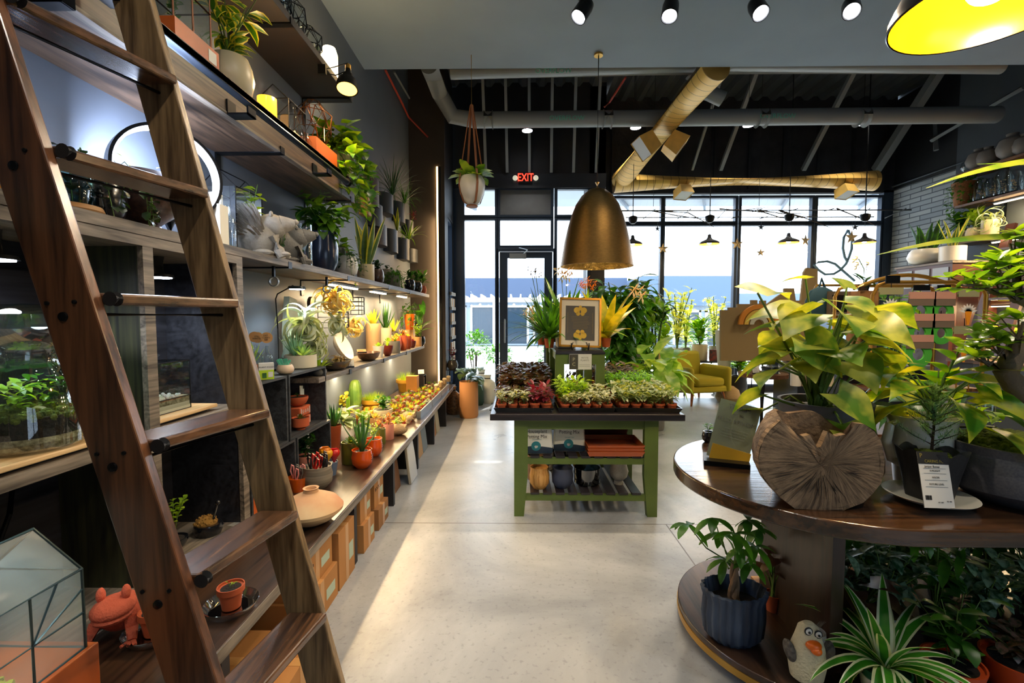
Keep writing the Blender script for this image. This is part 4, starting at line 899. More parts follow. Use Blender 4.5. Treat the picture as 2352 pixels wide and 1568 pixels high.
# --- long shelf (top 1.72)
LS = lambda px, X=-1.44: at(px, Z1, X=X)
t = thing('ring_light', 'large round LED ring light glowing cool white on the long shelf', 'ring light', LS(398, -1.46), .95)
R_ = .185; q = Matrix.Translation((0, 0, .27)) @ Matrix.Rotation(PI / 2, 4, 'X')
MB().lathe([(R_, -.03), (R_ + .012, -.03), (R_ + .012, .03), (R_, .03), (R_, -.03)], 64, M=q).obj('ring_body', BLK, t); MB().lathe([(R_ - .002, -.026), (R_ - .001, .026), (R_ - .008, .026), (R_ - .008, -.026), (R_ - .002, -.026)], 64, M=q).obj('light_diffuser', mat('cool_strip', 'dfe8ff', emit=22), t)
MB().cyl((0, 0, 0), (0, 0, .075), .02).obj('lamp_base', BLK, t); lamp('POINT', (.0, -.02, .27), 16, (.62, .74, 1), t, .12)
t = thing('cloche', 'clear glass cloche on a wooden slice at the near end of the long shelf', 'cloche', at(168, Z1, X=-1.40)); MB().lathe([(.06, .025), (.07, .07), (.06, .13), (.03, .17), (.01, .185), (.015, .2), (.0001, .21)], 28, open=True).obj('glass_dome', glass('aqua_glass', (.6, .9, .93), .2), t); MB().lathe([(.085, 0), (.09, .01), (.085, .024), (.0001, .024)], 24).obj('wooden_slice', TAN, t)
t = thing('glass_jar', 'orange-bottomed glass jar cut by the ladder rail on the long shelf', 'jar', at(-20, Z1, X=-1.42)); MB().lathe([(.10, 0), (.11, .02), (.11, .22), (.08, .26), (.0001, .27)], 28).obj('glass_body', CLEAR, t); MB().lathe([(.10, .004), (.105, .07), (.0001, .08)], 24).obj('sand_layer', mat('orange_sand', 'c07a2c', .9), t)
potted('black bowl with small dark round leaves spilling beside the glass cloche', LS(232, -1.45), 'round', .085, .15, BLKP, ('trail', .34, .12, dict(drop=.12, n=300, L=.032, W=.026, strands=20, shape='round')), [leafm('dark_round_leaf', '17281a', '33502c', .2)])
t = potted('big round brown-speckled globe planter on a foot, on the long shelf', LS(340, -1.43), 'foot', .10, .01, BROWN); bpy.data.objects.remove(t.children[0])
MB().lathe([(.055, 0), (.058, .02), (.05, .03), (.10, .07), (.128, .13), (.12, .19), (.085, .225), (.075, .225), (.0001, .20)], 40).obj('pot', BROWN, t); fo, _ = k_trail(.24, .08, drop=.18, n=50, L=.03, W=.008, strands=6, shape='lance'); o = fo.obj('foliage', [leafm('light_sprig', '8a9c3a', 'b0b95a', .3)], t); o.location = (0, 0, .2)
t = thing('figurine', 'tiny black standing gardener figurine beside the brown globe planter', 'figurine', LS(240, -1.33)); MB().tube([(0, 0, 0), (0, 0, .03), (0, 0, .055)], [.007, .012, .008], 8).ball((0, 0, .065), .008, 10, 8).tube([(.0, .008, .045), (0, .02, .03), (0, .028, .0)], .003, 5).lathe([(.014, .07), (.013, .073), (.007, .075), (.006, .082), (.0001, .083)], 12).obj('figure_body', BLK, t)
def bottle(label, loc, r, h, m=CLEAR, neck=.35, cap=None, name='glass_bottle', cat='bottle'):
    t = thing(name, label, cat, loc); MB().lathe([(r * .9, 0), (r, .01), (r, h * .6), (r * .8, h * .7), (r * neck, h * .78), (r * neck, h * .95), (r * neck * 1.2, h), (r * neck, h), (.0001, h * .99)], 24).obj('glass_body', m, t)
    if cap: MB().cyl((0, 0, h), (0, 0, h + .02), r * neck * 1.15, 14).obj('stopper', cap, t)
    return t
bottle('clear swing-top bottle standing in the ring light glare', LS(512, -1.40), .038, .24, cap=WHITE); bottle('clear apothecary bottle between the white boxes and glass house', LS(530, -1.36), .035, .20)
for i, (px, hh) in enumerate(((495, .26), (505, .18))): o = MB().box(-.035, -.03, 0, .035, .03, hh).obj('paper_packet', CARD, flat=True); o.location = LS(px, -1.45 + i * .09); tag(o, ('tall white paper packet right of the ring light', 'short white paper packet in front of the tall packet')[i], 'packet')
t = thing('glass_house', 'black-framed glass greenhouse lantern with pitched roof on the long shelf', 'lantern', LS(543, -1.52)); b = MB(); A = .09; H = .34
for y in (-.12, .12):
    for z0, z1 in ((0, H),): b.tube([(-A, y, 0), (A, y, 0)], .003, 5); b.tube([(-A, y, 0), (-A, y, H), (0, y, H + .09), (A, y, H), (A, y, 0)], .003, 5)
for x, z in ((-A, 0), (A, 0), (-A, H), (A, H), (0, H + .09), (A, H * .6)): b.tube([(x, -.12, z), (x, .12, z)], .003, 5)
b.obj('metal_frame', BLK, t); MB().box(-A + .001, -.119, .002, A - .001, .119, H).obj('glass_panes', CLEAR, t, flat=True)
def animal_pot(label, loc, s, m, lm, plant, rz, spiky=False):
    """seated hedgehog- or bear-shaped pot"""
    t = thing('animal_planter', label, 'planter', loc, rz); b = MB(); b.ball((0, 0, .075 * s), (.075 * s, .065 * s, .08 * s), 22, 14); b.ball((.05 * s, 0, .125 * s), (.056 * s, .05 * s, .05 * s), 20, 12)
    b.tube([(.05 * s, 0, .125 * s), (.085 * s, 0, .135 * s), (.115 * s, 0, .140 * s), (.135 * s, 0, .144 * s)], [.045 * s, .038 * s, .026 * s, .016 * s], 14); b.ball((.137 * s, 0, .150 * s), .012 * s, 8, 6)
    for sd in (-1, 1): b.ball((.05 * s, sd * .035 * s, .168 * s), (.008 * s, .012 * s, .012 * s), 8, 6); b.tube([(.055 * s, sd * .04 * s, .08 * s), (.075 * s, sd * .04 * s, .03 * s), (.085 * s, sd * .04 * s, .0)], [.024 * s, .02 * s, .018 * s], 10); b.ball((.09 * s, sd * .042 * s, .012 * s), (.028 * s, .018 * s, .012 * s), 8, 6); b.ball((.02 * s, sd * .05 * s, .014 * s), (.04 * s, .025 * s, .014 * s), 8, 6)
    b.obj('animal_body', m, t)
    if spiky:
        q = MB()
        for k in range(420):
            d = dirv(U(1.2, 5.1), U(-.1, 1.3)); c = Vector((-.005 * s, 0, .08 * s)) + Vector((d.x * .078, d.y * .07, d.z * .085)) * s; q.leaf(c, d + Vector((-.5, 0, .6)), .06 * s, .012 * s, .3, .3, 2, 'spike')
        q.obj('quill_coat', m, t)
    fo, st = KIND[plant[0]](*plant[1:3], **plant[3]); o = fo.obj('foliage', lm, t); o.location = (-.015 * s, 0, .145 * s)
    if st: o = st.obj('stem', STEM, t); o.location = (-.015 * s, 0, .145 * s)
    return t
STN = mat('chalky_stone', 'a39c90', .9, bump=.7, bscale=40, var=.15, vscale=14)
animal_pot('whitewashed hedgehog planter with tall strawberry-leaf stems on the long shelf', LS(598, -1.40), 1.35, STN, [LIME, GREEN], ('bush', .2, .22, dict(L=.06, W=.04, n=20, stems=4, el=(-.1, .6))), .45, True)
animal_pot('grey bear-shaped planter with dark trailing leaves next to the hedgehog', LS(660, -1.40), 1.25, GREY, [DARK], ('trail', .2, .06, dict(drop=.12, n=130, L=.022, W=.018, strands=12, shape='round')), .45)
t = thing('glass_cylinder_vase', 'tall clear glass cylinder vase over a dark candle on the long shelf', 'vase', LS(702, -1.38)); MB().lathe([(.045, 0), (.05, .01), (.05, .27), (.047, .27), (.047, .012), (.0001, .01)], 28).obj('glass_body', CLEAR, t); MB().cyl((0, 0, .012), (0, 0, .2), .04).obj('dark_filling', BLUEP, t)
DW = wood('grey_driftwood', '6c5646', '2e231d', 'Z', 2, .8)
for px, h_, wd, m, lab in ((765, .22, .05, DW, 'dark grey driftwood piece leaning on the wall behind the bright pothos'), (790, .20, .035, wood('orange_driftwood', 'b3602a', '5a2c14', 'Z', 2, .6), 'orange-red wood piece standing behind the white hanging bowl')):
    t = thing('driftwood', lab, 'driftwood', LS(px, -1.56)); MB().tube([(0, 0, 0), (.02, .01, h_ * .4), (-.01, .03, h_ * .75), (.0, .02, h_ * 1.35)], [wd * .8, wd, wd * .8, wd * 1.0], 9).obj('wood_body', m, t)
VAR = [leafm('pothos_leaf', '2f6420', '6f9a2c', .4), YEL]
spec([
 ('glossy black belly pot overflowing with light green leaves on the long shelf', LS(748, -1.42), 'belly', 62, 92, BLUEP, ('bush', 150, 70, dict(L=42, W=22, n=110, stems=12, el=(-.2, 1.1), droop=1.1)), VAR),
 ('hanging-leaf pothos in a grey cup right of the glossy black pot', LS(782, -1.50), 'cyl', 30, 70, GREY, ('trail', 60, 30, dict(drop=70, n=60, L=24, W=16, strands=8)), VAR),
 ('white round bowl with tiny dark trailing leaves on the long shelf', LS(798, -1.40), 'round', 50, 48, WHITE, ('trail', 72, 20, dict(drop=34, n=170, L=9, W=7, strands=18, shape='round')), DARK),
 ('cream pot with tall yellow-edged snake plant blades on the long shelf', LS(842, -1.42), 'cyl', 38, 40, CREAM, ('snake', 70, 130, dict(n=7, W=24)), SNK),
 ('dark brown cup of small leaves right of the snake plant', LS(868, -1.40), 'round', 30, 34, BROWN, ('bush', 40, 26, dict(L=10, W=7, n=60, stems=8)), DARK),
 ('bushy green fern-like plant in a clear cup on the long shelf', LS(906, -1.42), 'cyl', 28, 30, GREY, ('trail', 46, 24, dict(drop=26, n=200, L=10, W=5, strands=20, shape='lance')), GREEN),
 ('small dark pot with upright leaves near the far end of the long shelf', LS(942, -1.42), 'round', 24, 28, BLKP, ('bush', 30, 24, dict(L=14, W=7, n=40, stems=6)), GREEN),
 ('round dark pot with light feathery leaves, last but one on the long shelf', LS(958, -1.38), 'round', 24, 24, BLKP, ('bush', 36, 30, dict(L=12, W=6, n=60, stems=7)), GREEN),
 ('leafy green plant in a reddish pot at the far end of the long shelf', LS(970, -1.40), 'round', 20, 20, TERRA, ('bush', 32, 34, dict(L=18, W=8, n=30, stems=5)), GREEN),
 ('grey cat-eared pot half hidden behind the bushy fern', LS(890, -1.54), 'round', 26, 46, CONC, ('bush', 20, 16, dict(L=8, W=4, n=16, stems=4)), DARK)])
# wall-hung curved pots
WP = mat('black_wall_pot', '23272d', .5); WPB = wood('brown_wall_pot_band', '4a3528', '2b1f18', 'X', 2, .5)
def wall_pot(label, px, py0, py1, wpx, brown, plant=None, lm=None, x=XL, r=.11):
    a = P(px, (py0 + py1) / 2, X=x + .1); s = a.y / FPX; h = (py1 - py0) * s * 1.1; rr = r; t = thing('wall_pot', label, 'wall planter', (x, a.y, a.z - h / 2))
    pts = [(0, -rr)] + [(rr * .7 * math.cos(q), rr * math.sin(q)) for q in [(-PI / 2) + PI * i / 12 for i in range(13)]] + [(0, rr)]
    MB().prism(pts, 0, h).obj('pot', WPB if brown else WP, t, smooth=40); MB().prism([(c * .9 + .001, d * .9) for c, d in pts], h, h + .003).obj('soil', SOIL, t, flat=True)
    if plant:
        fo, _ = KIND[plant[0]](plant[1], plant[2], **plant[3]); o = fo.obj('foliage', lm, t); o.location = (rr * .7, 0, h)
    return t
WPL = ((863, 417, 472, 50, 1, None, None, 'empty brown-banded wall pot nearest the rail shelf end'), (897, 450, 490, 34, 0, ('blades', .5, .32, dict(n=60, W=.01, droop=2.4)), DARK, 'black wall pot with arching ribbon grass'),
 (925, 470, 510, 30, 0, ('blades', .42, .25, dict(n=40, W=.009, droop=2.6)), GREEN, 'upper black wall pot with fine arching grass nearest the column'), (872, 475, 520, 56, 0, None, None, 'dark curved wall pot below the brown-banded pot'),
 (882, 520, 562, 44, 1, None, None, 'brown-faced wall pot above the tall snake plant'), (908, 532, 578, 32, 0, ('snake', .1, .28, dict(n=5, W=.045)), SNK, 'wall pot holding a broad striped leaf'),
 (935, 552, 595, 28, 0, ('blades', .4, .2, dict(n=24, W=.02, droop=1.8, edge=1)), [GREEN, LIME], 'wall pot with arching strap leaves below the red flower'), (945, 510, 540, 26, 0, ('bush', .16, .16, dict(L=.06, W=.014, n=40, stems=7)), REDL, 'wall pot with a spiky red bromeliad flower'),
 (955, 575, 602, 22, 0, None, None, 'lowest black wall pot by the column edge'), (962, 540, 575, 22, 1, None, None, 'pale-sided wall pot at the column corner'))
for px, y0, y1, w_, br, pl, lm, lab in WPL: wall_pot(lab, px, y0, y1, w_, br, pl, lm, r=.18)
t = thing('wall_plug', 'pale wooden wall block between the rail shelf and the wall pots', 'wall block', P(832, 475, X=-1.64)); MB().box(-.02, -.06, -.09, .08, .06, .09).obj('block_body', TAN, t, flat=True, bevel=.006)
# LED tubes, hooks, desk lamp under the long shelf
for i, (px, ln) in enumerate(((790, .62), (869, .5), (923, .42))):
    p = P(px, 662, X=-1.47); t = thing('led_tube_light', ('first warm LED tube under the long shelf, by the air plants', 'second warm LED tube under the long shelf', 'third and farthest warm LED tube under the long shelf')[i], 'strip light', (-1.47, p.y, 1.655))
    MB().box(-.02, -ln / 2, 0, .02, ln / 2, .016).obj('channel', mat('aluminium', ''), t, flat=True); MB().box(-.015, -ln / 2 + .01, -.012, .015, ln / 2 - .01, 0).obj('light_diffuser', mat('warm_tube', 'ffd9a0', emit=14), t, flat=True)
    lamp('AREA', (0, 0, -.03), 14, (1, .70, .36), t, .05, (0, 0, -1), size_y=ln)
for i, y in enumerate((3.3, 4.1, 5.0, 5.9)):
    t = thing('led_tube_light', ('near', 'second', 'third', 'farthest')[i] + ' warm LED tube hidden under the low shelf, lighting the cacti', 'strip light', (-1.45, y, .945))
    MB().box(-.02, -.25, 0, .02, .25, .016).obj('channel', mat('aluminium', ''), t, flat=True); MB().box(-.015, -.24, -.010, .015, .24, 0).obj('light_diffuser', mat('warm_tube', ''), t, flat=True)
    lamp('AREA', (0, 0, -.03), 7, (1, .76, .44), t, .05, (.2, 0, -1), size_y=.5)
for px, lab in ((629, 'chrome ring hook under the long shelf beside the cubby unit'), (750, 'chrome ring hook under the long shelf above the tangled air plants')):
    p = P(px, 640, X=-1.36); t = thing('ring_hook', lab, 'hook', (-1.36, p.y, 1.68)); MB().box(-.006, -.008, -.06, .006, .008, 0).obj('hook_arm', BLK, t, flat=True)
    MB().lathe([(.022, -.008), (.028, -.008), (.028, .008), (.022, .008), (.022, -.008)], 24, M=Matrix.Translation((0, 0, -.085)) @ Matrix.Rotation(PI / 2, 4, 'X')).obj('ring', mat('aluminium', ''), t)
p = P(640, 815, X=-1.48); t = thing('desk_lamp', 'slim black gooseneck desk lamp lighting the crate top', 'lamp', (p.x, p.y, 1.07)); h0 = P(682, 664, X=-1.42) - Vector((p.x, p.y, 1.07)); hh = P(633, 675, X=-1.48) - Vector((p.x, p.y, 1.07))
MB().tube([(0, 0, 0), (0, 0, hh.z * .55), (hh.x, hh.y, hh.z - .03), (hh.x, hh.y + .02, hh.z + .0), (h0.x, h0.y - .05, h0.z + .02), tuple(h0)], .004, 8).obj('gooseneck', BLK, t); MB().cyl((0, 0, 0), (0, 0, .012), .05).obj('lamp_base', BLK, t)
MB().lathe([(.0001, .02), (.05, .018), (.055, .005), (.052, 0), (.0001, .002)], 24, c=tuple(h0)).obj('lamp_head', mat('teal_black', '22343c', .3), t); MB().lathe([(.0001, -.002), (.045, -.002), (.045, .001)], 20, c=tuple(h0)).obj('light_diffuser', mat('cool_strip', ''), t); lamp('SPOT', tuple(h0 + Vector((0, 0, -.01))), 8, (.85, .95, 1), t, .04, tuple(h0 + Vector((0, 0, -1))), 130)
# cubby puck lights
for i, (px, py, Y_) in enumerate(((25, 577, 1.27), (364, 640, 1.86))):
    p = P(px, py, Y=Y_); p.x = max(p.x, -1.55); t = thing('puck_light', ('cool white puck light over the big bell-jar terrarium', 'cool white puck light over the square glass terrarium')[i], 'light', (-1.47, Y_, 1.56)); MB().cyl((0, 0, .01), (0, 0, .085), .022).obj('stem', BLK, t)
    MB().lathe([(.0001, .015), (.05, .012), (.055, 0), (.0001, 0)], 24, open=True).obj('lamp_housing', BLK, t); MB().lathe([(.0001, -.004), (.046, -.003), (.046, .001)], 20).obj('light_diffuser', mat('cool_strip', ''), t); lamp('SPOT', (0, 0, -.01), 12, (.85, .94, 1), t, .04, (0, 0, -1), 150)

# ================================================================ CUBBIES
BOARD = wood('pale_bamboo_board', 'd9b98a', 'b58f5c', 'Y', 1, .4); MOSSM = mat('moss_green', '6e7a1e', .95, bump=1, bscale=90, col2='3e4a14', vscale=40); GRAVEL = mat('pale_gravel', 'b9ab8c', .9, bump=.8, bscale=90, col2='7a6b50', vscale=70)
def board(label, loc, w, d, rz=0):
    t = thing('serving_board', label, 'board', loc, rz); MB().box(-w / 2, -d / 2, .012, w / 2, d / 2, .028).obj('board_top', BOARD, t, flat=True, bevel=.004); MB().box(-w * .4, -d * .4, 0, w * .4, d * .4, .012).obj('board_foot', BLK, t, flat=True)
board('pale wooden board under the big bell-jar terrarium', (-1.45, 1.30, .99), .28, .46); board('pale wooden board under the square glass terrarium', (-1.46, 1.82, .99), .26, .34)
t = thing('bell_jar_terrarium', 'big bulbous glass terrarium with moss, soil layers and leafy plants', 'terrarium', (-1.42, 1.30, 1.018))
MB().lathe([(.105, 0), (.118, .015), (.12, .10), (.112, .17), (.09, .22), (.075, .25), (.075, .285), (.08, .295)], 40, open=True).obj('glass_vessel', glass('greenish_glass', (.86, .95, .92), .4), t)
MB().lathe([(.078, .29), (.12, .32), (.138, .35), (.12, .39), (.07, .415), (.0001, .42)], 40).obj('glass_lid', glass('greenish_glass'), t)
MB().lathe([(.10, .006), (.115, .03), (.113, .045), (.0001, .045)], 30).obj('gravel_layer', GRAVEL, t); MB().lathe([(.112, .046), (.114, .08), (.108, .10), (.0001, .11)], 30).obj('soil_layer', SOIL, t)
o = k_moss(.21, .03, 260)[0].obj('moss_layer', MOSSM, t); o.location = (0, 0, .095); o['kind'] = 'stuff'
for i, (x, y, lm, L) in enumerate(((.02, -.05, LIME, .05), (.03, .05, GREEN, .045), (-.04, .0, PALE, .04), (.05, 0, LIME, .03), (-.01, .03, GREEN, .05))):
    fo, st = k_bush(.08, .11, L, L * .45, 18, 3, el=(0, .9)); o = fo.obj('plant_inside', lm, t); o.location = (x, y, .11)
MB().ball((.05, -.03, .115), (.03, .02, .014)).obj('white_pebble', WHITE, t)
t = thing('square_terrarium', 'small square glass terrarium with white sand, pebbles and sprigs', 'terrarium', (-1.47, 1.80, 1.018)); w_, H_ = .10, .16; b = MB()
for x in (-.085, .085):
    for y in (-.10, .10): b.tube([(x, y, 0), (x, y, H_ + .04)], .002, 5)
for z in (0, .055, H_ + .04): b.tube([(-.085, -.10, z), (.085, -.10, z), (.085, .10, z), (-.085, .10, z), (-.085, -.10, z)], .002, 5)
b.obj('glass_edges', BLK, t); MB().box(-.084, -.099, .001, .084, .099, H_ + .038).obj('glass_panes', glass('tinted_pane', (.8, .9, .92), .25), t, flat=True); MB().box(-.082, -.097, .002, .082, .097, .03).obj('sand_layer', mat('white_sand', 'd8ccb4', .9), t, flat=True)
MB().box(-.082, -.097, .03, .082, .097, .055).obj('soil_layer', GRAVEL, t, flat=True); b = MB()
for k in range(70): b.ball((U(-.075, .075), U(-.09, .09), .058), U(.004, .009), 6, 4)
b.obj('pebbles', mat('pale_pebbles', 'c8c2b8', .6), t)['kind'] = 'stuff'; fo, st = k_bush(.12, .08, .02, .01, 90, 12); o = fo.obj('plants_inside', GREEN, t); o.location = (0, -.02, .055)
MB().tube([(.02, 0, H_ + .04), (.02, 0, H_ + .06), (.03, .01, H_ + .07)], .004, 6).obj('lid_hook', CLEAR, t)
tag(MB().tube([P(30, 1110, X=-1.60), P(22, 1180, X=-1.6), P(0, 1240, X=-1.6)], .007, 8).obj('power_cord', BLK), 'black twisted power cord hanging inside the near lower cubby', 'cord')
# greenhouse with glass roof, bottom left
p = at(60, .42, X=-1.17); t = thing('glass_greenhouse', 'leaded frosted glass greenhouse on an orange wood base at the lower cubby', 'greenhouse', (-1.19, .90, .42), 0)
MB().box(-.13, -.20, 0, .13, .20, .16).obj('wooden_base', mat('orange_wood', ''), t, flat=True, bevel=.003); LEAD = mat('lead_came', '3a4a4c', .4, .6); FROST = glass('frosted_glass', (.85, .93, .92), .1, .25, frost=.2)
hw, z0, z1, z2 = .115, .16, .36, .46; b = MB()
for y in (-.18, .18): b.tube([(-hw, y, z0), (-hw, y, z1), (0, y, z2), (hw, y, z1), (hw, y, z0)], .0035, 6); b.tube([(-hw, y, z1), (hw, y, z1)], .003, 6); b.tube([(-hw, y, z0), (hw, y, z0)], .0035, 6)
for x, z in ((-hw, z0), (hw, z0), (-hw, z1), (hw, z1), (0, z2)): b.tube([(x, -.18, z), (x, .18, z)], .0035, 6)
for y in (-.06, .06): b.tube([(hw, y, z0), (hw, y, z1)], .003, 6)
b.tube([(hw, -.18, z0 + .09), (hw, .18, z0 + .09)], .003, 6)
for y0, y1 in ((-.18, -.06), (.18, .06)): b.tube([(hw, y0, z1 - .05), (hw, y1, z0 + .09), (hw, (y0 + y1) / 2, z1)], .003, 6)
b.tube([(0, -.18, z0), (0, -.18, z1), (.06, -.18, z1 + .05)], .003, 6); b.obj('lead_frame', LEAD, t)
g = MB(); n0 = 0
def qd(g, *pts): n = len(g.v); g.v += [tuple(p) for p in pts]; g.face([n + i for i in range(len(pts))])
for s_ in (-1, 1):
    qd(g, (s_ * hw, -.18, z0), (s_ * hw, .18, z0), (s_ * hw, .18, z1), (s_ * hw, -.18, z1)); qd(g, (s_ * hw, -.18, z1), (s_ * hw, .18, z1), (0, .18, z2), (0, -.18, z2)); qd(g, (-hw, s_ * .18, z0), (hw, s_ * .18, z0), (hw, s_ * .18, z1), (0, s_ * .18, z2), (-hw, s_ * .18, z1))
g.obj('glass_panes', FROST, t, flat=True); o = k_moss(.18, .04, 120)[0].obj('moss_inside', mat('yellow_moss', 'b8b020', .9), t); o.location = (.02, -.02, .16); fo, _ = k_bush(.16, .12, .04, .02, 60, 6); o = fo.obj('plants_inside', GREEN, t); o.location = (-.03, -.06, .16)
lamp('SPOT', (-1.30, .95, .93), 5, (.9, .96, 1), None, .04, (-1.2, 1.0, 0), 120)
# terracotta frog
t = thing('frog_figurine', 'terracotta frog sculpture sitting with mouth closed beside the glass greenhouse', 'figurine', (-1.25, 1.38, .42), -1.25); b = MB()
b.ball((0, 0, .055), (.065, .055, .055), 20, 12); b.ball((.05, 0, .095), (.062, .055, .032), 20, 12); b.ball((.055, 0, .075), (.055, .05, .022), 18, 10)
for s_ in (-1, 1):
    b.ball((.045, s_ * .032, .135), (.014, .012, .024), 12, 8); b.tube([(.05, s_ * .045, .05), (.075, s_ * .055, .02), (.09, s_ * .06, .006)], [.018, .014, .012], 8); b.ball((-.03, s_ * .055, .03), (.045, .025, .03), 14, 8)
    for k in (-1, 0, 1): b.tube([(.085, s_ * .06, .006), (.115, s_ * (.06 + k * .018), .005)], [.007, .005], 6)
b.obj('frog_body', mat('rough_terracotta', 'b9553a', .9, bump=.5, bscale=120, var=.12), t)
# saucers with terracotta pots
def saucer(label, loc, r, m=CLEAR): t = thing('saucer', label, 'saucer', loc); MB().lathe([(r * .8, 0), (r * .97, .02), (r, .028), (r * .98, .03), (r * .95, .026), (r * .8, .008), (.0001, .006)], 36).obj('dish', m, t)
CLR2 = glass('plastic_saucer', (.94, .96, .98), .8)
saucer('clear plastic saucer under the tall feathery cypress sprig', (-1.14, 1.37, .40), .085, CLR2); saucer('clear plastic saucer under the small terracotta pot behind the ladder rail', (-.98, 1.50, .40), .085, CLR2)
potted('tall feathery green cypress sprig in a small terracotta plastic pot', (-1.14, 1.37, .41), 'rim', .042, .075, TERRA, ('needle', .09, .24, dict(n=1300, L=.014, branches=16)), [leafm('cypress_leaf', '4a7a22', '7aa338', .3)])
potted('small terracotta pot with bare soil and one green sprout', (-.98, 1.50, .41), 'rim', .042, .075, TERRA, ('bush', .04, .03, dict(L=.02, W=.008, n=4, stems=2)), LIME)
# mini bonsai display + blue thing behind ladder
potted('little bonsai with pale round leaves in the lower back cubby', (-1.45, 1.86, .42), 'bowl', .05, .05, BLKP, ('bush', .14, .20, dict(L=.022, W=.018, n=60, stems=5, bottom=.5, shape='round')), LIME)
t = thing('tabletop_fountain', 'small black tabletop bucket fountain with brown moss and curved spout', 'ornament', (-1.40, 2.0, .42)); MB().lathe([(.05, 0), (.06, .03), (.055, .05), (.0001, .045)], 20).obj('bowl', BLKP, t); MB().tube([(.02, 0, .03), (.03, .0, .09), (.045, 0, .14)], .006, 8).ball((.047, 0, .145), .011).obj('spout', BLKP, t); o = k_moss(.09, .03, 60)[0].obj('moss', mat('brown_moss', '8a6428', .95), t); o.location = (-.01, 0, .05)
tag(MB().prism([(-.08, -.05), (.05, -.08), (.10, .04), (-.03, .08)], 0, .02).obj('notepad', WHITE, flat=True), 'white folded paper lying on the bench behind the ladder tread', 'paper'); bpy.data.objects['notepad'].location = at(575, .40, 1205)
for lab, px, py in (('tall dark green tangle of plastic-handled tools in an orange box behind the ladder', 585, 1150),):
    t = thing('tool_box', lab, 'box', (-1.36, 2.25, .41)); MB().box(-.05, -.07, 0, .05, .07, .06).obj('box_body', mat('orange_wood', ''), t, flat=True)
    for k in range(6): MB().tube([(U(-.03, .03), -.05 + k * .02, .03), (U(-.05, .05), -.05 + k * .02, .12), (U(-.05, .05), -.05 + k * .02, .17)], .004, 6).obj('tool_handle', DARK if k % 2 else mat('aluminium', ''), t)

# ================================================================ CRATE TOP AND CRATES
CT = 1.07
for i, (px, lab, txt) in enumerate(((583, 'clear bottle with round wooden tag, nearest the ladder on the crate top', ''), (590, 'clear bottle with oval wooden tag lettered in capitals', 'STILL\nWINTER'), (611, 'clear bottle with the biggest round lettered wooden tag', 'EXT.\nCLEAN\nAIR'))):
    loc = at(px, CT, X=-1.50 + i * .06); t = bottle(lab, loc, .028, .17); MB().lathe([(.0001, -.003), (.030, -.003), (.030, .003), (.0001, .003)], 20, M=Matrix.Translation((0, 0, .215)) @ Matrix.Rotation(PI / 2, 4, 'X') @ Matrix.Rotation(.5, 4, 'Y')).obj('wooden_tag', TAN, t)
    if txt: text_mesh(txt, .012, '', INK, t, (.0, -.006, .215), (PI / 2, 0, .4), .0002)
t = thing('plant_food_box', 'lime and white plant food box on the crate top', 'box', at(608, CT, X=-1.335), .55); MB().box(-.035, -.025, 0, .035, .025, .085).obj('box_body', mat('lime_carton', 'b5d420', .5), t, flat=True); MB().box(-.0355, -.0255, .05, .0355, .0255, .0855).obj('white_band', WHITE, t, flat=True)
text_mesh('PLANT FOOD', .011, '', INK, t, (0, -.0262, .065), (PI / 2, 0, 0), .0002); MB().box(-.02, -.0265, .008, .0, -.0255, .035).obj('leaf_emblem', GREEN, t, flat=True); MB().box(.008, -.0265, .012, .03, -.0255, .04).obj('printed_panel', WHITE, t, flat=True)
t = potted('small pale pink-beige cup holding mint plant labels on the crate top', at(652, CT, X=-1.34), 'round', .045, .055, mat('pinkish_cup', 'cdb59c', .4)); 
for k in range(9): MB().box(-.006, -.001, 0, .006, .001, .05, Matrix.Translation((-.025 + k * .006, U(-.01, .01), .04)) @ Matrix.Rotation(U(-.7, .7), 4, 'Y')).obj('mint_label', mat('mint_plastic', '5fb89a', .4), t, flat=True)
t = potted('round cream planter on little feet with bright succulents on the crate top', at(688, CT, X=-1.41), 'cyl', .098, .085, mat('cream_footed', 'cfc6ae', .4), ('rosette', .22, .09, dict(n=34, W=.03)), [leafm('bright_mint_succulent', '7fb28a', 'b5d48f', .3)], pos=(.03, -.03)); fo, _ = k_rosette(.20, .16, 30, W=.018); o = fo.obj('foliage', LIME, t); o.location = (-.04, .03, .09); fo, _ = k_aloe(.1, .17, 16, .02); o = fo.obj('foliage', SUCC, t); o.location = (-.02, -.04, .08)
spec([('spotted aloe-like succulent with green blades in a hidden pot behind the bottles', at(572, CT, X=-1.52), 'cyl', 30, 24, TERRA, ('aloe', 30, 60, dict(n=16, W=10)), LIME)])
def book(label, loc, rz=0):
    t = thing('book_planter', label, 'planter', loc, rz)
    for k in range(2):
        z = k * .062; MB().box(-.05, -.075, z, .05, .075, z + .058).obj('book_block', TERRA, t, flat=True, bevel=.006); b = MB()
        for y in (-.06, -.052, .052, .06): b.box(.0505, y - .002, z + .008, .0515, y + .002, z + .05)
        for y in (-.03, 0, .03): b.tube([(.051, y - .008, z + .03), (.051, y, z + .042), (.051, y + .008, z + .03), (.051, y, z + .018), (.051, y - .008, z + .03)], .0015, 4)
        b.obj('white_spine_pattern', WHITE, t)
    return t
book('terracotta planter shaped like two stacked books with white spine patterns', (-1.42, 2.90, .704))
potted('terracotta fish-shaped bowl resting on the book planter', (-1.42, 2.90, .828), 'bowl', .065, .06, TERRA, ('bush', .05, .03, dict(L=.014, W=.01, n=18, stems=5)), DARK)
potted('little footed terracotta bowl with a dark rosette in front of the book planter', (-1.345, 2.78, .704), 'foot', .052, .075, TERRA, ('rosette', .08, .05, dict(n=30)), leafm('olive_rosette', '4a4a28', '7c7c3c', .2))
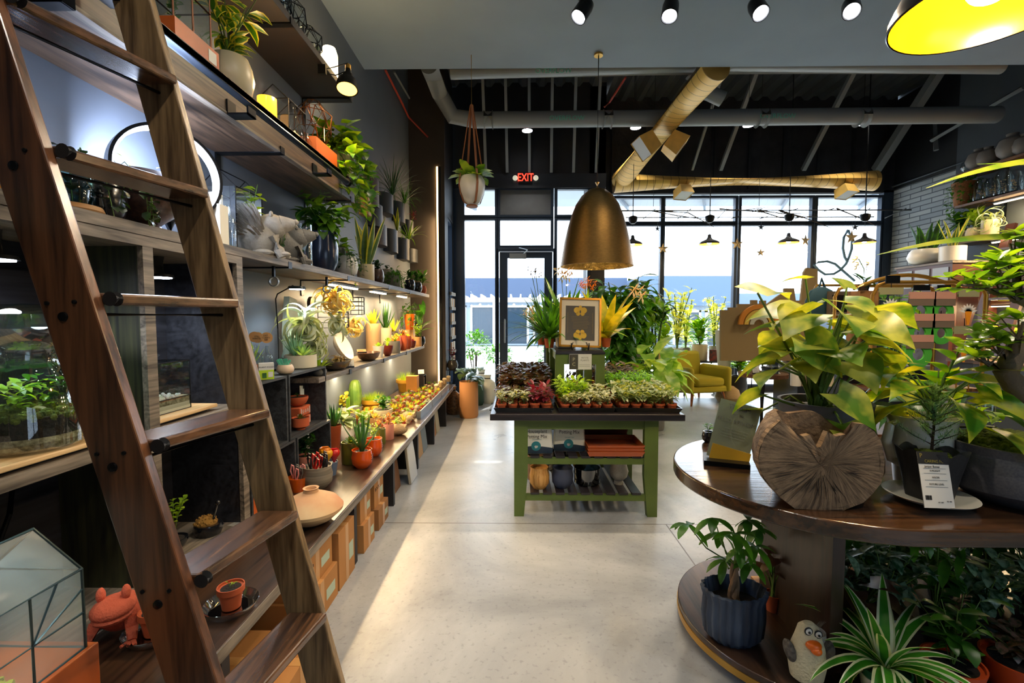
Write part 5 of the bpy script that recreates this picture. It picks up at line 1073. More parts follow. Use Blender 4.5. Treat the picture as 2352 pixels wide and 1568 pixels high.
potted('dark leafy plant in a pink pot inside the lower crate', (-1.38, 2.90, .414), 'taper', .055, .09, PINK, ('bush', .2, .15, dict(L=.06, W=.025, n=70, stems=8)), DARK)
potted('small green seedling in the crate beside the cubby unit', (-1.38, 2.36, .704), 'cyl', .035, .06, BLKP, ('bush', .12, .05, dict(L=.04, W=.03, n=8, stems=3)), LIME)

# ================================================================ LOW SHELF (top 1.00)
S = lambda px, X=-1.42: at(px, ZS, X=X)
t = thing('air_plant_bowl', 'wide gourd-like wooden bowl crowned with tangled air plants on the low shelf', 'planter', S(690, -1.52)); MB().lathe([(.05, 0), (.11, .05), (.13, .12), (.10, .2), (.0001, .21)], 30).obj('pot', mat('sage_gourd', 'a7b8a0', .6, var=.1), t)
def air(label, loc, w, n=44, W=.024, m=AIRM): t = thing('air_plant', label, 'air plant', loc); k_air(w, 0, n, W)[0].obj('foliage', m, t); return t
air('biggest curly silver air plant hanging left of the wire baskets', P(700, 745, X=-1.40), .26, 60, .03); air('curly silver air plant draped below the biggest one', P(722, 800, X=-1.38), .19, 40, .026)
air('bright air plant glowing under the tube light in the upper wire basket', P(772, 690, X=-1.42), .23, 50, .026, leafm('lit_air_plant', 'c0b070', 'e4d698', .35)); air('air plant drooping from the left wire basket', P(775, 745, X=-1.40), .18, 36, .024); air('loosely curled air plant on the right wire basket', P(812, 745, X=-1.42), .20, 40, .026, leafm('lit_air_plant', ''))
t = thing('bark_slab', 'tall pale bark slab behind the biggest air plant', 'bark', S(668, -1.60)); MB().prism([(-.07, 0), (.07, 0), (.09, .3), (.05, .52), (-.05, .54), (-.09, .3)], -.02, .02, Matrix(((0, 0, 1, 0), (1, 0, 0, 0), (0, 1, 0, 0), (0, 0, 0, 1)))).obj('bark_body', mat('pale_sage_bark', 'b3bba6', .8, bump=.5, bscale=30), t)
def wire_basket(label, loc, w, h, d):
    t = thing('wire_basket', label, 'basket', loc); b = MB()
    for k in range(5):
        z = h * k / 4; b.tube([(-.03, -w / 2, z), (d * .8, -w * .4, z), (d, 0, z), (d * .8, w * .4, z), (-.03, w / 2, z)], .0035, 5)
    for y, x in ((-w / 2, -.03), (-w * .4, d * .8), (-w * .2, d * .93), (0, d), (w * .2, d * .93), (w * .4, d * .8), (w / 2, -.03)): b.tube([(x, y, 0), (x, y, h)], .0035, 5)
    b.obj('wire_frame', BLK, t); return t
wire_basket('black wire half-basket on the wall holding the glowing air plants', P(755, 752, X=-1.56), .26, .17, .16); wire_basket('smaller black wire half-basket behind the curled air plant', P(805, 722, X=-1.58), .18, .16, .13)
t = thing('wood_slice_clock', 'small round wood slice hanging between the bark slab and the wire baskets', 'wood slice', P(716, 697, X=-1.60)); MB().lathe([(.0001, -.01), (.05, -.01), (.05, .01), (.0001, .01)], 20, M=Matrix.Rotation(PI / 2, 4, 'Y')).obj('slice_face', TAN, t); MB().lathe([(.05, -.012), (.055, -.012), (.055, .012), (.05, .012), (.05, -.012)], 20, M=Matrix.Rotation(PI / 2, 4, 'Y')).obj('bark_ring', BARK, t)
t = thing('serving_bowl', 'pale glass display bowl leaning against the wall on the low shelf', 'bowl', P(775, 800, X=-1.60)); MB().lathe([(.0001, 0), (.08, .01), (.13, .05), (.14, .07), (.13, .06), (.08, .02), (.0001, .012)], 30, M=Matrix.Rotation(1.1, 4, 'Y')).obj('bowl_body', mat('pearl_dish', 'c9c4ba', .25), t)
def open_bowl(label, loc, r, h, m, sx=1, fill=None, fm=None):
    t = thing('wooden_bowl', label, 'bowl', loc); MB().lathe([(r * .45, 0), (r * .8, h * .35), (r, h), (r * .94, h), (r * .74, h * .4), (.0001, h * .12)], 34, sy=sx).obj('bowl_body', m, t)
    if fill:
        for k in range(fill): o = k_air(r * .55, 0, 22, r * .11)[0].obj('seed_cluster', fm, t); o.location = (U(-.3, .3) * r, U(-.6, .6) * r * sx, h)
    return t
WBR = wood('walnut_bowl', '6b4426', '35200f', 'Y', 1.2, .35); open_bowl('oval dark glass dish heaped with brown air plants at the shelf start', S(768, -1.38), .11, .07, mat('smoky_dish', '3a342e', .2), 1.5, 6, leafm('brown_air_plant', '6b5230', '9c8450', .2)); open_bowl('long brown wooden bowl next to the heaped dish', S(845, -1.37), .10, .075, WBR, 1.6)
card_sign('white price card on a black stand in front of the heaped dish', (-1.325, P(795, 727, X=-1.325).y + .05, ZS), .07, .06, .5)
card_sign('small tan card lying on the long wooden bowl', at(830, ZS + .07, X=-1.42), .08, .045, .5, -.8, TAN)
potted('spiky green plant in a small grey pot just behind the crate corner', S(748, -1.35) + Vector((0, -.12, 0)), 'round', .045, .05, GREY, ('blades', .16, .08, dict(n=30, W=.012, droop=1.2)), [LIME])
HC = mat('terracotta_haworthia_pot', 'c06a2a', .5)
spec([
 ('white footed pot with chunky yellow-green succulent behind the long wooden bowl', S(857, -1.56), 'cyl', 34, 70, mat('tan_box_pot', 'c9a67a', .6), ('aloe', 40, 42, dict(n=16, W=14)), YEL),
 ('white ribbed cube pot with slender aloe leaves by the wall', S(885, -1.58), 'cyl', 28, 52, mat('ivory_ribbed', 'd8cdae', .6), ('aloe', 44, 62, dict(n=12, W=7)), GREEN),
 ('white cup with a perfect green rosette behind the wooden bowl', S(868, -1.38), 'taper', 26, 26, WHITE, ('rosette', 28, 20, dict(n=30)), SUCG),
 ('dark red faceted bowl with a spiky sprout on the shelf edge', S(889, -1.335), 'bowl', 26, 24, mat('oxblood_glaze', '6a2416', .3), ('aloe', 18, 16, dict(n=10, W=5)), LIME),
 ('grey cup with a round green rosette cluster above the oxblood bowl', S(891, -1.45), 'round', 24, 26, GREY, ('rosette', 30, 18, dict(n=34)), SUCG),
 ('orange glazed cup with yellow succulent in the middle of the low shelf', S(910, -1.42), 'round', 22, 34, ORG, ('rosette', 28, 18, dict(n=26)), YEL),
 ('grey metal pot with sharp yellow aloe against the wall', S(902, -1.56), 'taper', 24, 40, GREY, ('aloe', 32, 36, dict(n=14, W=8)), YEL),
 ('amber glass cup with low cactus between the grey pots', S(920, -1.52), 'round', 20, 26, YPOT, ('rosette', 24, 16, dict(n=24)), LIME),
 ('grey fluted pot with mixed sedum right of the oxblood bowl', S(907, -1.345), 'cyl', 22, 28, GREY, ('bush', 24, 14, dict(L=5, W=3, n=70, stems=9)), LIME),
 ('tall terracotta cup overflowing with orange sedum', S(926, -1.37), 'round', 20, 34, TERRA, ('bush', 28, 16, dict(L=6, W=3, n=70, stems=9)), leafm('orange_sedum', 'b5641e', 'd9a13a', .3)),
 ('tall terracotta cup with a white band beside the overflowing cup', S(936, -1.37), 'round', 18, 30, TERRA, ('rosette', 20, 14, dict(n=24)), LIME),
 ('small red bowl with dark rosette near the shelf end', S(947, -1.36), 'bowl', 16, 16, mat('oxblood_glaze', ''), ('rosette', 16, 10, dict(n=20)), REDL),
 ('bright orange upper pot with cascading green foliage under the long shelf end', at(941, 1.22, X=-1.50), 'taper', 26, 36, ORG, ('trail', 50, 36, dict(drop=26, n=120, L=10, W=6, strands=16)), GREEN),
 ('green sedum mound in a tan pot at the far end of the low shelf', S(958, -1.36), 'cyl', 20, 22, TAN, ('bush', 34, 34, dict(L=7, W=4, n=100, stems=9)), LIME),
 ('broad-leaved dark plant rising at the far end of the low shelf', S(966, -1.335), 'round', 20, 22, BLKP, ('bush', 40, 62, dict(L=36, W=12, n=14, stems=4, el=(.3, 1.4))), GREEN),
 ('reddish-orange sedum in a shallow bowl behind the terracotta cups', S(950, -1.55), 'bowl', 24, 16, TERRA, ('bush', 34, 24, dict(L=6, W=4, n=90, stems=9)), leafm('orange_sedum', '')),
])
tag(MB().box(-.06, -.06, 0, .06, .06, .22).obj('display_riser', TAN, flat=True), 'tan wooden block holding up the bright orange pot', 'riser'); bpy.data.objects['display_riser'].location = at(941, ZS, X=-1.50)
o = MB().box(-.01, -.05, 0, .01, .05, .14).obj('framed_card', CARD, flat=True); o.location = S(918, -1.63); tag(o, 'plain pale card leaning on the wall behind the low shelf plants', 'card')

# ================================================================ BENCH (top .40)
CO = mat('coral_orange_glaze', 'e0560f', .2, coat=.5)
def cat_pot(label, px, py, w, h, plant, lm):
    loc = bench(px, py); s = loc.y / FPX; t = potted(label, loc, 'belly', w * s / 2, h * s, CO, (plant[0], plant[1] * s, plant[2] * s, plant[3]), lm, name='cat_planter', cat='planter', rz=.5); r = w * s / 2; b = MB(); H = h * s
    for yy in (-.25, .25): b.leaf((r * .75, yy * r * 2.2, H * .97), (0, 0, 1), H * .22, r * .5, 0, .2, 2, 'spike')
    b.obj('ear', CO, t); b = MB()
    for z in (.45, .58, .7): b.tube([(r * .80, -r * .62, H * z), (r * 1.0, -r * .25, H * z)], r * .045, 6)
    b.obj('black_face_marks', INK, t); return t
cat_pot('glossy orange cat-eared pot with dark aloe, nearest on the bench', 832, 1072, 48, 42, ('aloe', 60, 92, dict(n=12, W=.03)), [leafm('dark_aloe', '28512a', '4c7a3c', .2)]); cat_pot('second glossy orange cat-eared pot, behind the aloe one', 858, 1045, 42, 40, ('bush', 44, 40, dict(L=.03, W=.012, n=60, stems=8)), [LIME])
t = thing('ufo_vase', 'flattened cream and terracotta saucer-shaped vase with narrow neck on the bench', 'vase', bench(716, 1198)); MB().lathe([(.06, 0), (.10, .02), (.145, .06), (.148, .075), (.12, .11), (.07, .135), (.035, .15), (.033, .165), (.037, .17), (.026, .168), (.022, .15), (.0001, .14)], 44).obj('vase_body', mat('sandy_clay', 'cdb083', .7, col2='b5764a', vscale=3), t)
t = potted('grey-striped ceramic crock packed with red and black handled snips', bench(730, 1118), 'belly', .085, .13, mat('striped_stoneware', '9a8f7c', .6, col2='6f675a', vscale=8, stretch=(.3, .3, 9)), name='tool_crock', cat='crock'); 
def snips(t, n, r, z, ms):
    for k in range(n):
        a = k * 2.4; x, y = r * U(.2, .75) * math.cos(a), r * U(.2, .75) * math.sin(a); q = MB(); h_ = U(.05, .075); l = U(-.02, .02)
        q.tube([(x, y, z - .03), (x + l - .008, y, z + h_ * .5), (x + l, y, z + h_), (x + l + .010, y, z + h_ * .9), (x + l + .012, y, z + h_ * .4), (x, y, z - .02)], .0045, 6); q.obj('snip_handle', ms[k % len(ms)], t)
RP, BP = mat('red_plastic', 'c41f1c', .3), mat('black_plastic', '17181a', .35)
snips(t, 14, .075, .13, [BP, RP, BP]); t = potted('orange pot packed with pink handled scissors behind the ladder', bench(686, 1125), 'taper', .06, .08, ORG, name='tool_crock', cat='crock'); snips(t, 10, .055, .08, [mat('pink_plastic', 'd98a86', .35), mat('grey_plastic', '5d5b55', .4)])
t = potted('dusty blue pot holding ceramic tulip flowers in red and yellow', bench(758, 1090), 'taper', .05, .085, mat('dusty_blue', '5d6d84', .5), name='flower_pot', cat='pot')
for i, (x, y, c) in enumerate(((.02, .02, 'red'), (-.005, -.03, 'yellow'), (-.03, .0, 'amber'))):
    m = mat(c + '_ceramic', dict(red='c8201c', yellow='e0a010', amber='cf7a10')[c], .25, coat=.4); MB().lathe([(.006, -.03), (.02, 0), (.034, .02), (.036, .04), (.028, .055), (.024, .05), (.03, .038), (.0001, .01)], 20, c=(x, y, .105 + i * .008), wob=lambda q, k: 1 + .13 * math.cos(5 * q) * (k > 3)).obj('ceramic_flower', m, t)
BSH = lambda n=80, L=6, W=4, **k: dict(n=n, L=L, W=W, stems=9, **k)
spec([
 ('olive-glazed planter with dark succulent behind the nearest orange cat pot', bench(806, 1062), 'cyl', 42, 50, OLV, ('rosette', 46, 26, dict(n=40)), leafm('deep_succulent', '31521f', '6c7f2e', .25)),
 ('deep green-yellow pot with orange sedum beside the pink ribbed pot', bench(873, 1018), 'cyl', 26, 36, OLV, ('bush', 34, 26, BSH(80)), leafm('orange_sedum', '')),
 ('pink vertically ribbed pot with spiky orange-green foliage', bench(893, 1008), 'cyl', 24, 36, PINK, ('bush', 32, 32, BSH(60, 12, 4)), leafm('orange_sedum', '')),
 ('white bird-shaped planter with spotted begonia leaves', bench(790, 1018), 'round', 46, 46, WHITE, ('bush', 60, 44, dict(L=30, W=20, n=26, stems=6, el=(-.1, .9))), PALE),
 ('brown glazed pot with striped dark foliage next to the crates', bench(768, 1030), 'taper', 34, 56, mat('rust_glaze', '7c3a20', .3), ('aloe', 40, 60, dict(n=18, W=10)), DARK),
 ('tall green stapelia stem in a dark cup behind the white bird planter', bench(800, 985), 'cyl', 34, 34, GREY, ('cactus', 10, 62, dict(n=2)), LIME),
 ('yellow-leaved jade plant in a white cup against the wall', bench(788, 972), 'belly', 34, 40, WHITE, ('bush', 46, 34, dict(L=14, W=10, n=50, stems=7, shape='round')), YEL),
 ('tall ribbed column cactus standing against the wall', bench(817, 962), 'cyl', 30, 30, GREY, ('cactus', 28, 66, {}), CACM),
 ('small spiny brown cactus in a grey pot right of the column cactus', bench(840, 985), 'cyl', 34, 24, CONC, ('cactus', 28, 18, {}), leafm('spiny_brown', '7a5c3c', 'a8875c', .1)),
 ('wide mustard bowl of bright green grassy succulent', bench(857, 950), 'rim', 58, 36, YPOT, ('grass', 54, 24, dict(n=420)), LIME),
 ('mustard pot of green grassy succulent by the orange wooden block', bench(931, 898), 'rim', 42, 28, YPOT, ('grass', 40, 24, dict(n=300)), LIME),
 ('fleshy green plant in the middle of the bench behind the olive pot', bench(835, 1010), 'cyl', 36, 34, SAGE, ('bush', 50, 40, dict(L=14, W=9, n=70, stems=9, shape='round')), LIME),
 ('speckled leafy plant in a cream bowl left of the duck planter', bench(880, 968), 'bowl', 44, 30, CREAM, ('bush', 52, 34, dict(L=14, W=9, n=80, stems=9)), GREEN),
 ('pink-tipped succulent in a tan cup beside the cream bowl', bench(862, 985), 'cyl', 30, 28, TAN, ('rosette', 36, 22, dict(n=34)), leafm('pink_tip', 'a4b060', 'd09a6a', .3)),
 ('low aloe star in a terracotta tray pot before the galvanised trough', bench(905, 958), 'rim', 26, 16, TERRA, ('aloe', 36, 20, dict(n=18, W=5)), YEL),
 ('yellow-green sedum beside the crate corner on the bench', bench(770, 1000), 'cyl', 30, 24, CREAM, ('bush', 50, 40, BSH(110, 9, 5)), LIME),
])
# duck-shaped planters
def duck(label, px, py, s):
    loc = bench(px, py); t = thing('duck_planter', label, 'planter', loc, .2); b = MB().ball((0, 0, .045 * s), (.075 * s, .05 * s, .045 * s), 22, 12); b.tube([(.05 * s, 0, .06 * s), (.075 * s, 0, .095 * s), (.085 * s, 0, .125 * s)], [.03 * s, .02 * s, .018 * s], 12).ball((.088 * s, 0, .13 * s), .026 * s, 12, 10).tube([(.105 * s, 0, .127 * s), (.13 * s, 0, .122 * s)], [.012 * s, .005 * s], 8).tube([(-.06 * s, 0, .05 * s), (-.095 * s, 0, .07 * s)], [.025 * s, .006 * s], 8)
    b.obj('duck_body', mat('sandstone', 'b59a72', .9, bump=.7, bscale=90, var=.12), t); fo, _ = k_bush(.09 * s, .06 * s, .02, .012, 50, 8); o = fo.obj('foliage', LIME, t); o.location = (-.01 * s, 0, .08 * s)
duck('sandstone duck planter filled with green sedum, nearest of the duck pair', 915, 998, 1.05); duck('smaller sandstone duck planter farther along the bench', 938, 965, .95)
# grid of little terracotta cactus pots; each kind is built once and then copied
def mini(label, pm, plant, lm, grp, pk='rim', r=.028, h=.045): return potted(label, (0, 0, -5), pk, r, h, pm, plant, lm, group=grp, name='cactus_pot', cat='cactus')
RT = mat('red_plastic_pot', 'a83a20', .5)
MK = [mini('golden ball cactus in the cluster of yellow cacti by the wall', RT, ('cactus', .065, .065, dict(ribs=16)), GOLDC, 'golden ball cacti'),
      mini('tiny terracotta pot of lime succulent among the rows on the bench', TERRA, ('rosette', .07, .035, dict(n=22)), SUCG, 'lime succulents in tiny pots'),
      mini('tiny terracotta pot of feathery pale sedum among the bench rows', TERRA, ('bush', .07, .045, dict(L=.014, W=.006, n=60, stems=9)), LIME, 'feathery sedums in tiny pots'),
      mini('tiny pot with a bristly round brown cactus among the bench rows', TERRA, ('cactus', .045, .045, dict(ribs=10)), leafm('spiny_brown', ''), 'bristly cacti in tiny pots'),
      mini('tiny pot of star-shaped yellow haworthia among the bench rows', RT, ('aloe', .06, .05, dict(n=16, W=.012)), YEL, 'yellow haworthias in tiny pots'),
      mini('tiny pot of grey-green rosette near the galvanised trough', CONC, ('rosette', .06, .03, dict(n=26)), PALE, 'grey rosettes in tiny pots')]
slots = [[] for _ in MK]
for i in range(3):
    for j in range(4): slots[0].append((-1.58 + i * .08, 4.25 + j * .11))
for yy in range(26):
    y = 4.0 + yy * .098
    for c_ in range(6):
        x = -1.40 + c_ * .072; x += U(-.008, .008)
        if y > 5.9 and c_ > 3: continue
        if y < 4.3 and c_ < 1: continue
        slots[1 + (yy * 7 + c_ * 3 + int(U(0, 3))) % 5].append((x, y + U(-.01, .01)))
for m_, sl in zip(MK, slots):
    for i, (x, y) in enumerate(sl):
        if i == 0: m_.location = (x, y, .40)
        else: dup(m_, (x, y, .40), U(0, 6), s=U(.85, 1.15))
for i in range(3): # trough sides
    t = thing('galvanised_trough', ('near', 'middle', 'far')[i] + ' grey galvanised trough edge guarding the small cactus rows', 'trough', (-.955, 4.72 + i * .62, .40)); MB().box(-.012, -.29, 0, .0, .29, .075).box(-.04, -.29, 0, -.012, -.28, .07).box(-.04, .28, 0, -.012, .29, .07).obj('trough_wall', mat('galvanised_zinc', '8b8f92', .45, .6), t, flat=True)
t = thing('wooden_block', 'orange lit wooden block standing among the cacti', 'block', bench(948, 905)); MB().box(-.07, -.06, 0, .07, .06, .24).obj('block_body', mat('amber_wood', 'c98430', .5, var=.15), t, flat=True)
t = thing('book_row', 'dark upright cubby of little books beside the orange wooden block', 'shelf', bench(968, 895)); MB().box(-.05, -.08, 0, .05, .08, .008).box(-.05, -.08, .2, .05, .08, .208).box(-.05, -.08, 0, -.045, .08, .2).box(-.05, .075, 0, .05, .08, .2).box(-.05, -.08, 0, .05, -.075, .2).obj('cubby_shell', BLKP, t, flat=True)
for i in range(4): MB().box(-.04, -.06 + i * .03, .008, .035, -.038 + i * .03, .17).obj('booklet', (CARD, BLUEP, TAN, GREY)[i], t, flat=True)
card_sign('white card on top of the little dark book cubby', bench(968, 895) + Vector((0, 0, .208)), .08, .07, .4)
for i, (px, py) in enumerate(((1003, 897), (1012, 889), (1021, 882), (1030, 876))):
    t = thing('sand_jar', ('nearest', 'second', 'third', 'farthest')[i] + ' small jar with a white cotton-like ball lid along the bench edge', 'jar', bench(px, py)); MB().lathe([(.03, 0), (.033, .01), (.03, .055), (.0001, .056)], 20).obj('jar_body', mat('sandy_jar', 'a4855c', .5), t); MB().ball((0, 0, .072), (.034, .034, .026), 16, 10).obj('lid', mat('cream_knob', 'd2b68a', .8, bump=.6, bscale=90), t)
def wire_stand(label, loc, w, h, top=True, item=None):
    t = thing('plant_stand', label, 'plant stand', loc); MB().box(-w / 2, -w / 2, h - .006, w / 2, w / 2, h).obj('stand_top', BLK, t, flat=True)
    for x in (-1, 1):
        for y in (-1, 1): MB().cyl((x * w * .45, y * w * .45, 0), (x * w * .45, y * w * .45, h), .004, 6).obj('leg', BLK, t)
    return t
wire_stand('tall black wire stand at the far end of the bench with a red-leaved plant', bench(1003, 868) , .16, .34); wire_stand('low black wire stand with a small glass cup at the bench end', bench(1040, 872), .15, .16)
spec([('airy red-stemmed plant in a clear pot on the tall wire stand', bench(1003, 868) + Vector((0, 0, .34)), 'round', 18, 18, GREY, ('bush', 36, 40, dict(L=7, W=5, n=50, stems=7)), REDL),
      ('pink-flecked plant in a glass cup on the low wire stand', bench(1040, 872) + Vector((0, 0, .16)), 'round', 24, 22, mat('smoky_dish', ''), ('bush', 30, 34, dict(L=7, W=5, n=50, stems=7)), REDL),
      ('orange blossom sprig in a glass jar under the long shelf end', at(938, ZS, X=-1.59), 'round', 18, 26, CREAM, ('bush', 34, 70, dict(L=7, W=6, n=40, stems=5)), leafm('orange_blossom', 'd0683a', 'e8986a', .4))])
# under the bench: boxes, bags, flat packs
CB = mat('cardboard', 'a8743e', .8, var=.06, vscale=5); CB2 = mat('cardboard_dark', '8c6034', .8, var=.06)
def carton(label, x, y, z, sx, sy, sz, rz=0, m=CB, word=None):
    t = thing('cardboard_box', label, 'box', (x, y, z), rz); MB().box(-sx / 2, -sy / 2, 0, sx / 2, sy / 2, sz).obj('box_body', m, t, flat=True, bevel=.002); MB().box(-sx / 2 - .0005, -.02, .0, sx / 2 + .0008, .02, sz + .0008).obj('packing_tape', mat('packing_tape', 'b98a54', .3), t, flat=True)
    MB().box(sx / 2, sy * .12, sz * .3, sx / 2 + .001, sy * .4, sz * .6).obj('paper_label', mat('pale_label', 'a8b8a4', .6), t, flat=True)
    if word: text_mesh(word, sz * .2, '', INK, t, (sx / 2 + .001, -sy * .2, sz * .7), (PI / 2, 0, PI / 2), .0003)
    return t
carton('lone flat cardboard box on the floor under the ladder foot', -1.0, 1.62, 0, .4, .34, .12); carton('lower cardboard box of the nearest pair under the bench', -1.06, 2.05, 0, .30, .36, .17, word='Mix'); carton('upper cardboard box with a green label, nearest pair under the bench', -1.07, 2.05, .17, .28, .33, .15, word='Lava'); carton('cardboard box just before the second bench support', -1.05, 2.36, 0, .28, .22, .30)
carton('lower left carton in the bay between the second and third supports', -1.04, 2.72, 0, .26, .20, .17); carton('upper left carton in the bay between the second and third supports', -1.05, 2.72, .17, .24, .19, .15); carton('lower carton in front of the third support', -1.03, 3.02, 0, .24, .22, .14, m=CB2); carton('upper carton in front of the third support', -1.05, 3.02, .14, .22, .2, .17, word='ROCK')
def leaner(label, y, w, h, m, z=0, x=-.98, name='folded_bag', cat='bag'):
    t = thing(name, label, cat, (x, y, z), 0); MB().prism([(-w / 2, 0), (w / 2, 0), (w / 2 * 1.05, h * .5), (w / 2 * .9, h), (-w / 2 * .95, h * .97), (-w / 2 * 1.02, h * .4)], -.012, .012, Matrix.Rotation(-.12, 4, 'Y') @ Matrix(((0, 0, 1, 0), (1, 0, 0, 0), (0, 1, 0, 0), (0, 0, 0, 1)))).obj('bag_body', m, t, smooth=30, bevel=.006); return t
KR = mat('kraft_paper', 'b08a5c', .7, bump=.3, bscale=20)
leaner('kraft paper pack leaning under the bench past the third support', 3.45, .18, .3, KR); leaner('second kraft paper pack leaning under the bench', 3.62, .16, .28, mat('dark_kraft', '6d4a32', .7)); leaner('big pale plastic-wrapped pack leaning out from under the bench', 3.85, .24, .32, mat('plastic_wrap', 'a9a08c', .25), x=-.9); leaner('dark green bag end under the bench beside the plastic-wrapped pack', 4.3, .2, .28, mat('dark_green_bag', '24402f', .5)); leaner('brown bag slumped under the bench before the fifth support', 4.5, .2, .26, KR)
leaner('grey slotted panel leaning under the middle of the bench', 4.72, .22, .32, mat('grey_panel', '6d7880', .6), name='metal_panel', cat='panel'); leaner('tall brown board standing under the far half of the bench', 5.2, .3, .33, CB2, name='wooden_board', cat='board'); leaner('pale board standing under the far half of the bench', 5.5, .2, .33, mat('pale_board', 'a39a86', .7), name='wooden_board', cat='board')
def sack(label, x, y, w, h, m, rz=0):
    t = thing('soil_bag', label, 'bag', (x, y, 0), rz); b = MB(); b.lathe([(w * .42, 0), (w * .5, h * .12), (w * .5, h * .5), (w * .42, h * .75), (w * .16, h * .86), (w * .22, h), (.0001, h * .98)], 24, sy=.6); b.obj('bag_body', m, t); MB().lathe([(w * .17, h * .84), (w * .18, h * .87), (w * .17, h * .89)], 16, sy=.6).obj('tie', BLK, t); return t
sack('clear bag of brown bark chips by the bench end, left of two', -.93, 6.85 - .35, .22, .40, mat('bark_bag', '8a6440', .4, col2='4a3420', vscale=40)); sack('clear bag of brown bark chips by the bench end, right of two', -.72, 6.75, .22, .40, mat('bark_bag', ''))
p = P(1077, 957, Z=0); potted('ribbed terracotta floor pot with big dark leaves beyond the bench end', p, 'cyl', .13, .50, mat('ribbed_terracotta', 'b98050', .75), ('bush', .6, .3, dict(L=.24, W=.13, n=20, stems=6, el=(0, 1), droop=1.4)), leafm('grey_green_leaf', '35503c', '6d8a6a', .25), faceted=lambda q, i: 1 + .02 * (i % 2))

# ================================================================ GREEN TABLES AND WHAT THEY CARRY
G2 = slat_table('second olive green slatted table standing behind the first one', .47, 3.98, 1.0, .80, .735, 1.25, .86, (.415, .155))
TRM = mat('black_plastic_tray', '14171b', .22, coat=.3)
def tray(label, x, y, z, w, d, h=.035, m=TRM, rz=0, group=None):
    t = thing('plant_tray', label, 'tray', (x, y, z), rz, group); b = MB(); c0 = [(-w * .46, -d * .46), (w * .46, -d * .46), (w * .46, d * .46), (-w * .46, d * .46)]; c1 = [(p[0] / .92, p[1] / .92) for p in c0]
    b.v = [(x_, y_, 0) for x_, y_ in c0] + [(x_, y_, h) for x_, y_ in c1] + [(x_ * .97, y_ * .97, h) for x_, y_ in c1] + [(x_ * .97, y_ * .97, .004) for x_, y_ in c0]
    b.face([3, 2, 1, 0]); b.face([12, 13, 14, 15])
    for k in range(4):
        j = (k + 1) % 4; b.face([k, j, 4 + j, 4 + k]); b.face([4 + k, 4 + j, 8 + j, 8 + k]); b.face([8 + k, 8 + j, 12 + j, 12 + k])
    b.obj('tray_shell', m, t, flat=True); return t
TZ = .735
trays = [('front', .055, 3.36, .40, .42, 0), ('front', .495, 3.36, .40, .42, 0), ('front', .92, 3.38, .44, .40, -.05)]
tray('glossy black tray of fittonias at the front left of the green table', .04, 3.34, TZ, .42, .42); tray('glossy black tray of fittonias in the front middle, under the framed sign', .475, 3.34, TZ, .40, .40); tray('glossy black tray of fittonias jutting over the front right of the table', .915, 3.34, TZ, .46, .40, rz=-.06)
tray('black tray of bronze-leaved plants in the second row at the table left', .05, 3.82, TZ, .42, .42); tray('black tray of lime ferny plants in the second row at the table right', .92, 3.82, TZ, .44, .42); tray('black tray of bronze-leaved plants in the third row at the table left', .05, 4.36, TZ, .42, .5); tray('black tray of purple-leaved plants in the third row at the table right', .90, 4.36, TZ, .44, .5)
FIT = leafm('fittonia_leaf', '5f7a4a', 'b4b98c', .3, scale=60); FITW = leafm('silver_fittonia', '6c7a5c', 'c9c9a8', .25, scale=80); RT2 = mat('small_terracotta', 'b2542c', .8)
def smallpot(label, grp, plant, lm): return potted(label, (0, 0, -6), 'rim', .033, .05, RT2, plant, lm, group=grp)
LUSH = lambda L, W, n=34, shape='ovate', h=.09, w=.11: ('bush', w, h, dict(L=L, W=W, n=n, stems=7, el=(-.1, 1.1), shape=shape))
KK = dict(
 cream=smallpot('small terracotta pot of cream-veined fittonia at the front left tray', 'cream fittonias, front left tray', LUSH(.045, .026), FITW),
 red=smallpot('small terracotta pot of deep red fittonia at the right end of the front left tray', 'red fittonias, front left tray', LUSH(.045, .028), REDL),
 tan=smallpot('small terracotta pot of fuzzy tan-leaved plant behind the cream fittonias', 'fuzzy tan plants, front left tray', LUSH(.055, .035, 22, 'round'), BRN),
 mlime=smallpot('small terracotta pot of bright green leaves at the back of the front middle tray', 'bright green plants, front middle tray', LUSH(.05, .024, h=.13), LIME),
 mgrey=smallpot('small terracotta pot of silver-green fittonia in the front middle tray', 'silver fittonias, front middle tray', LUSH(.05, .024), FITW),
 rgrey=smallpot('small terracotta pot of pale patterned fittonia in the front right tray', 'pale fittonias, front right tray', LUSH(.055, .024), FIT),
 bronze=smallpot('small pot of dark bronze begonia in the second and third left trays', 'bronze begonias, left trays', LUSH(.06, .038, h=.11), BRN),
 fern=smallpot('small pot of fine lime fern in the second tray at the table right', 'lime ferns, second right tray', LUSH(.035, .014, 70, 'lance', .14, .13), leafm('fresh_fern', '5a9a2a', '8cc040', .4)),
 purple=smallpot('small pot of purple-grey leaves in the third tray at the table right', 'purple plants, third right tray', LUSH(.05, .03, h=.11), leafm('purple_grey_leaf', '3d3040', '8a7a6a', .2)))
_first = set()
def put(k, x, y, z=TZ + .006, s=1.0):
    m_ = KK[k]
    if k not in _first: _first.add(k); m_.location = (x, y, z); m_.scale = (s, s, s)
    else: dup(m_, (x, y, z), U(0, 6), s=s)
for j in range(5):
    for i in range(5):
        x = -.115 + i * .078; y = 3.19 + j * .078; put('red' if i > 2 and j < 4 else ('cream' if j < 2 else 'tan'), x, y, s=1.05 + (.12 if i > 2 else 0))
        x = .33 + i * .075; put('mgrey' if (j < 2 or i > 2) and not (i < 1 and j > 0) else 'mlime', x, y, s=1.0 + .06 * j)
        x = .745 + i * .083; put('rgrey', x, y, s=1.08 + .05 * j)
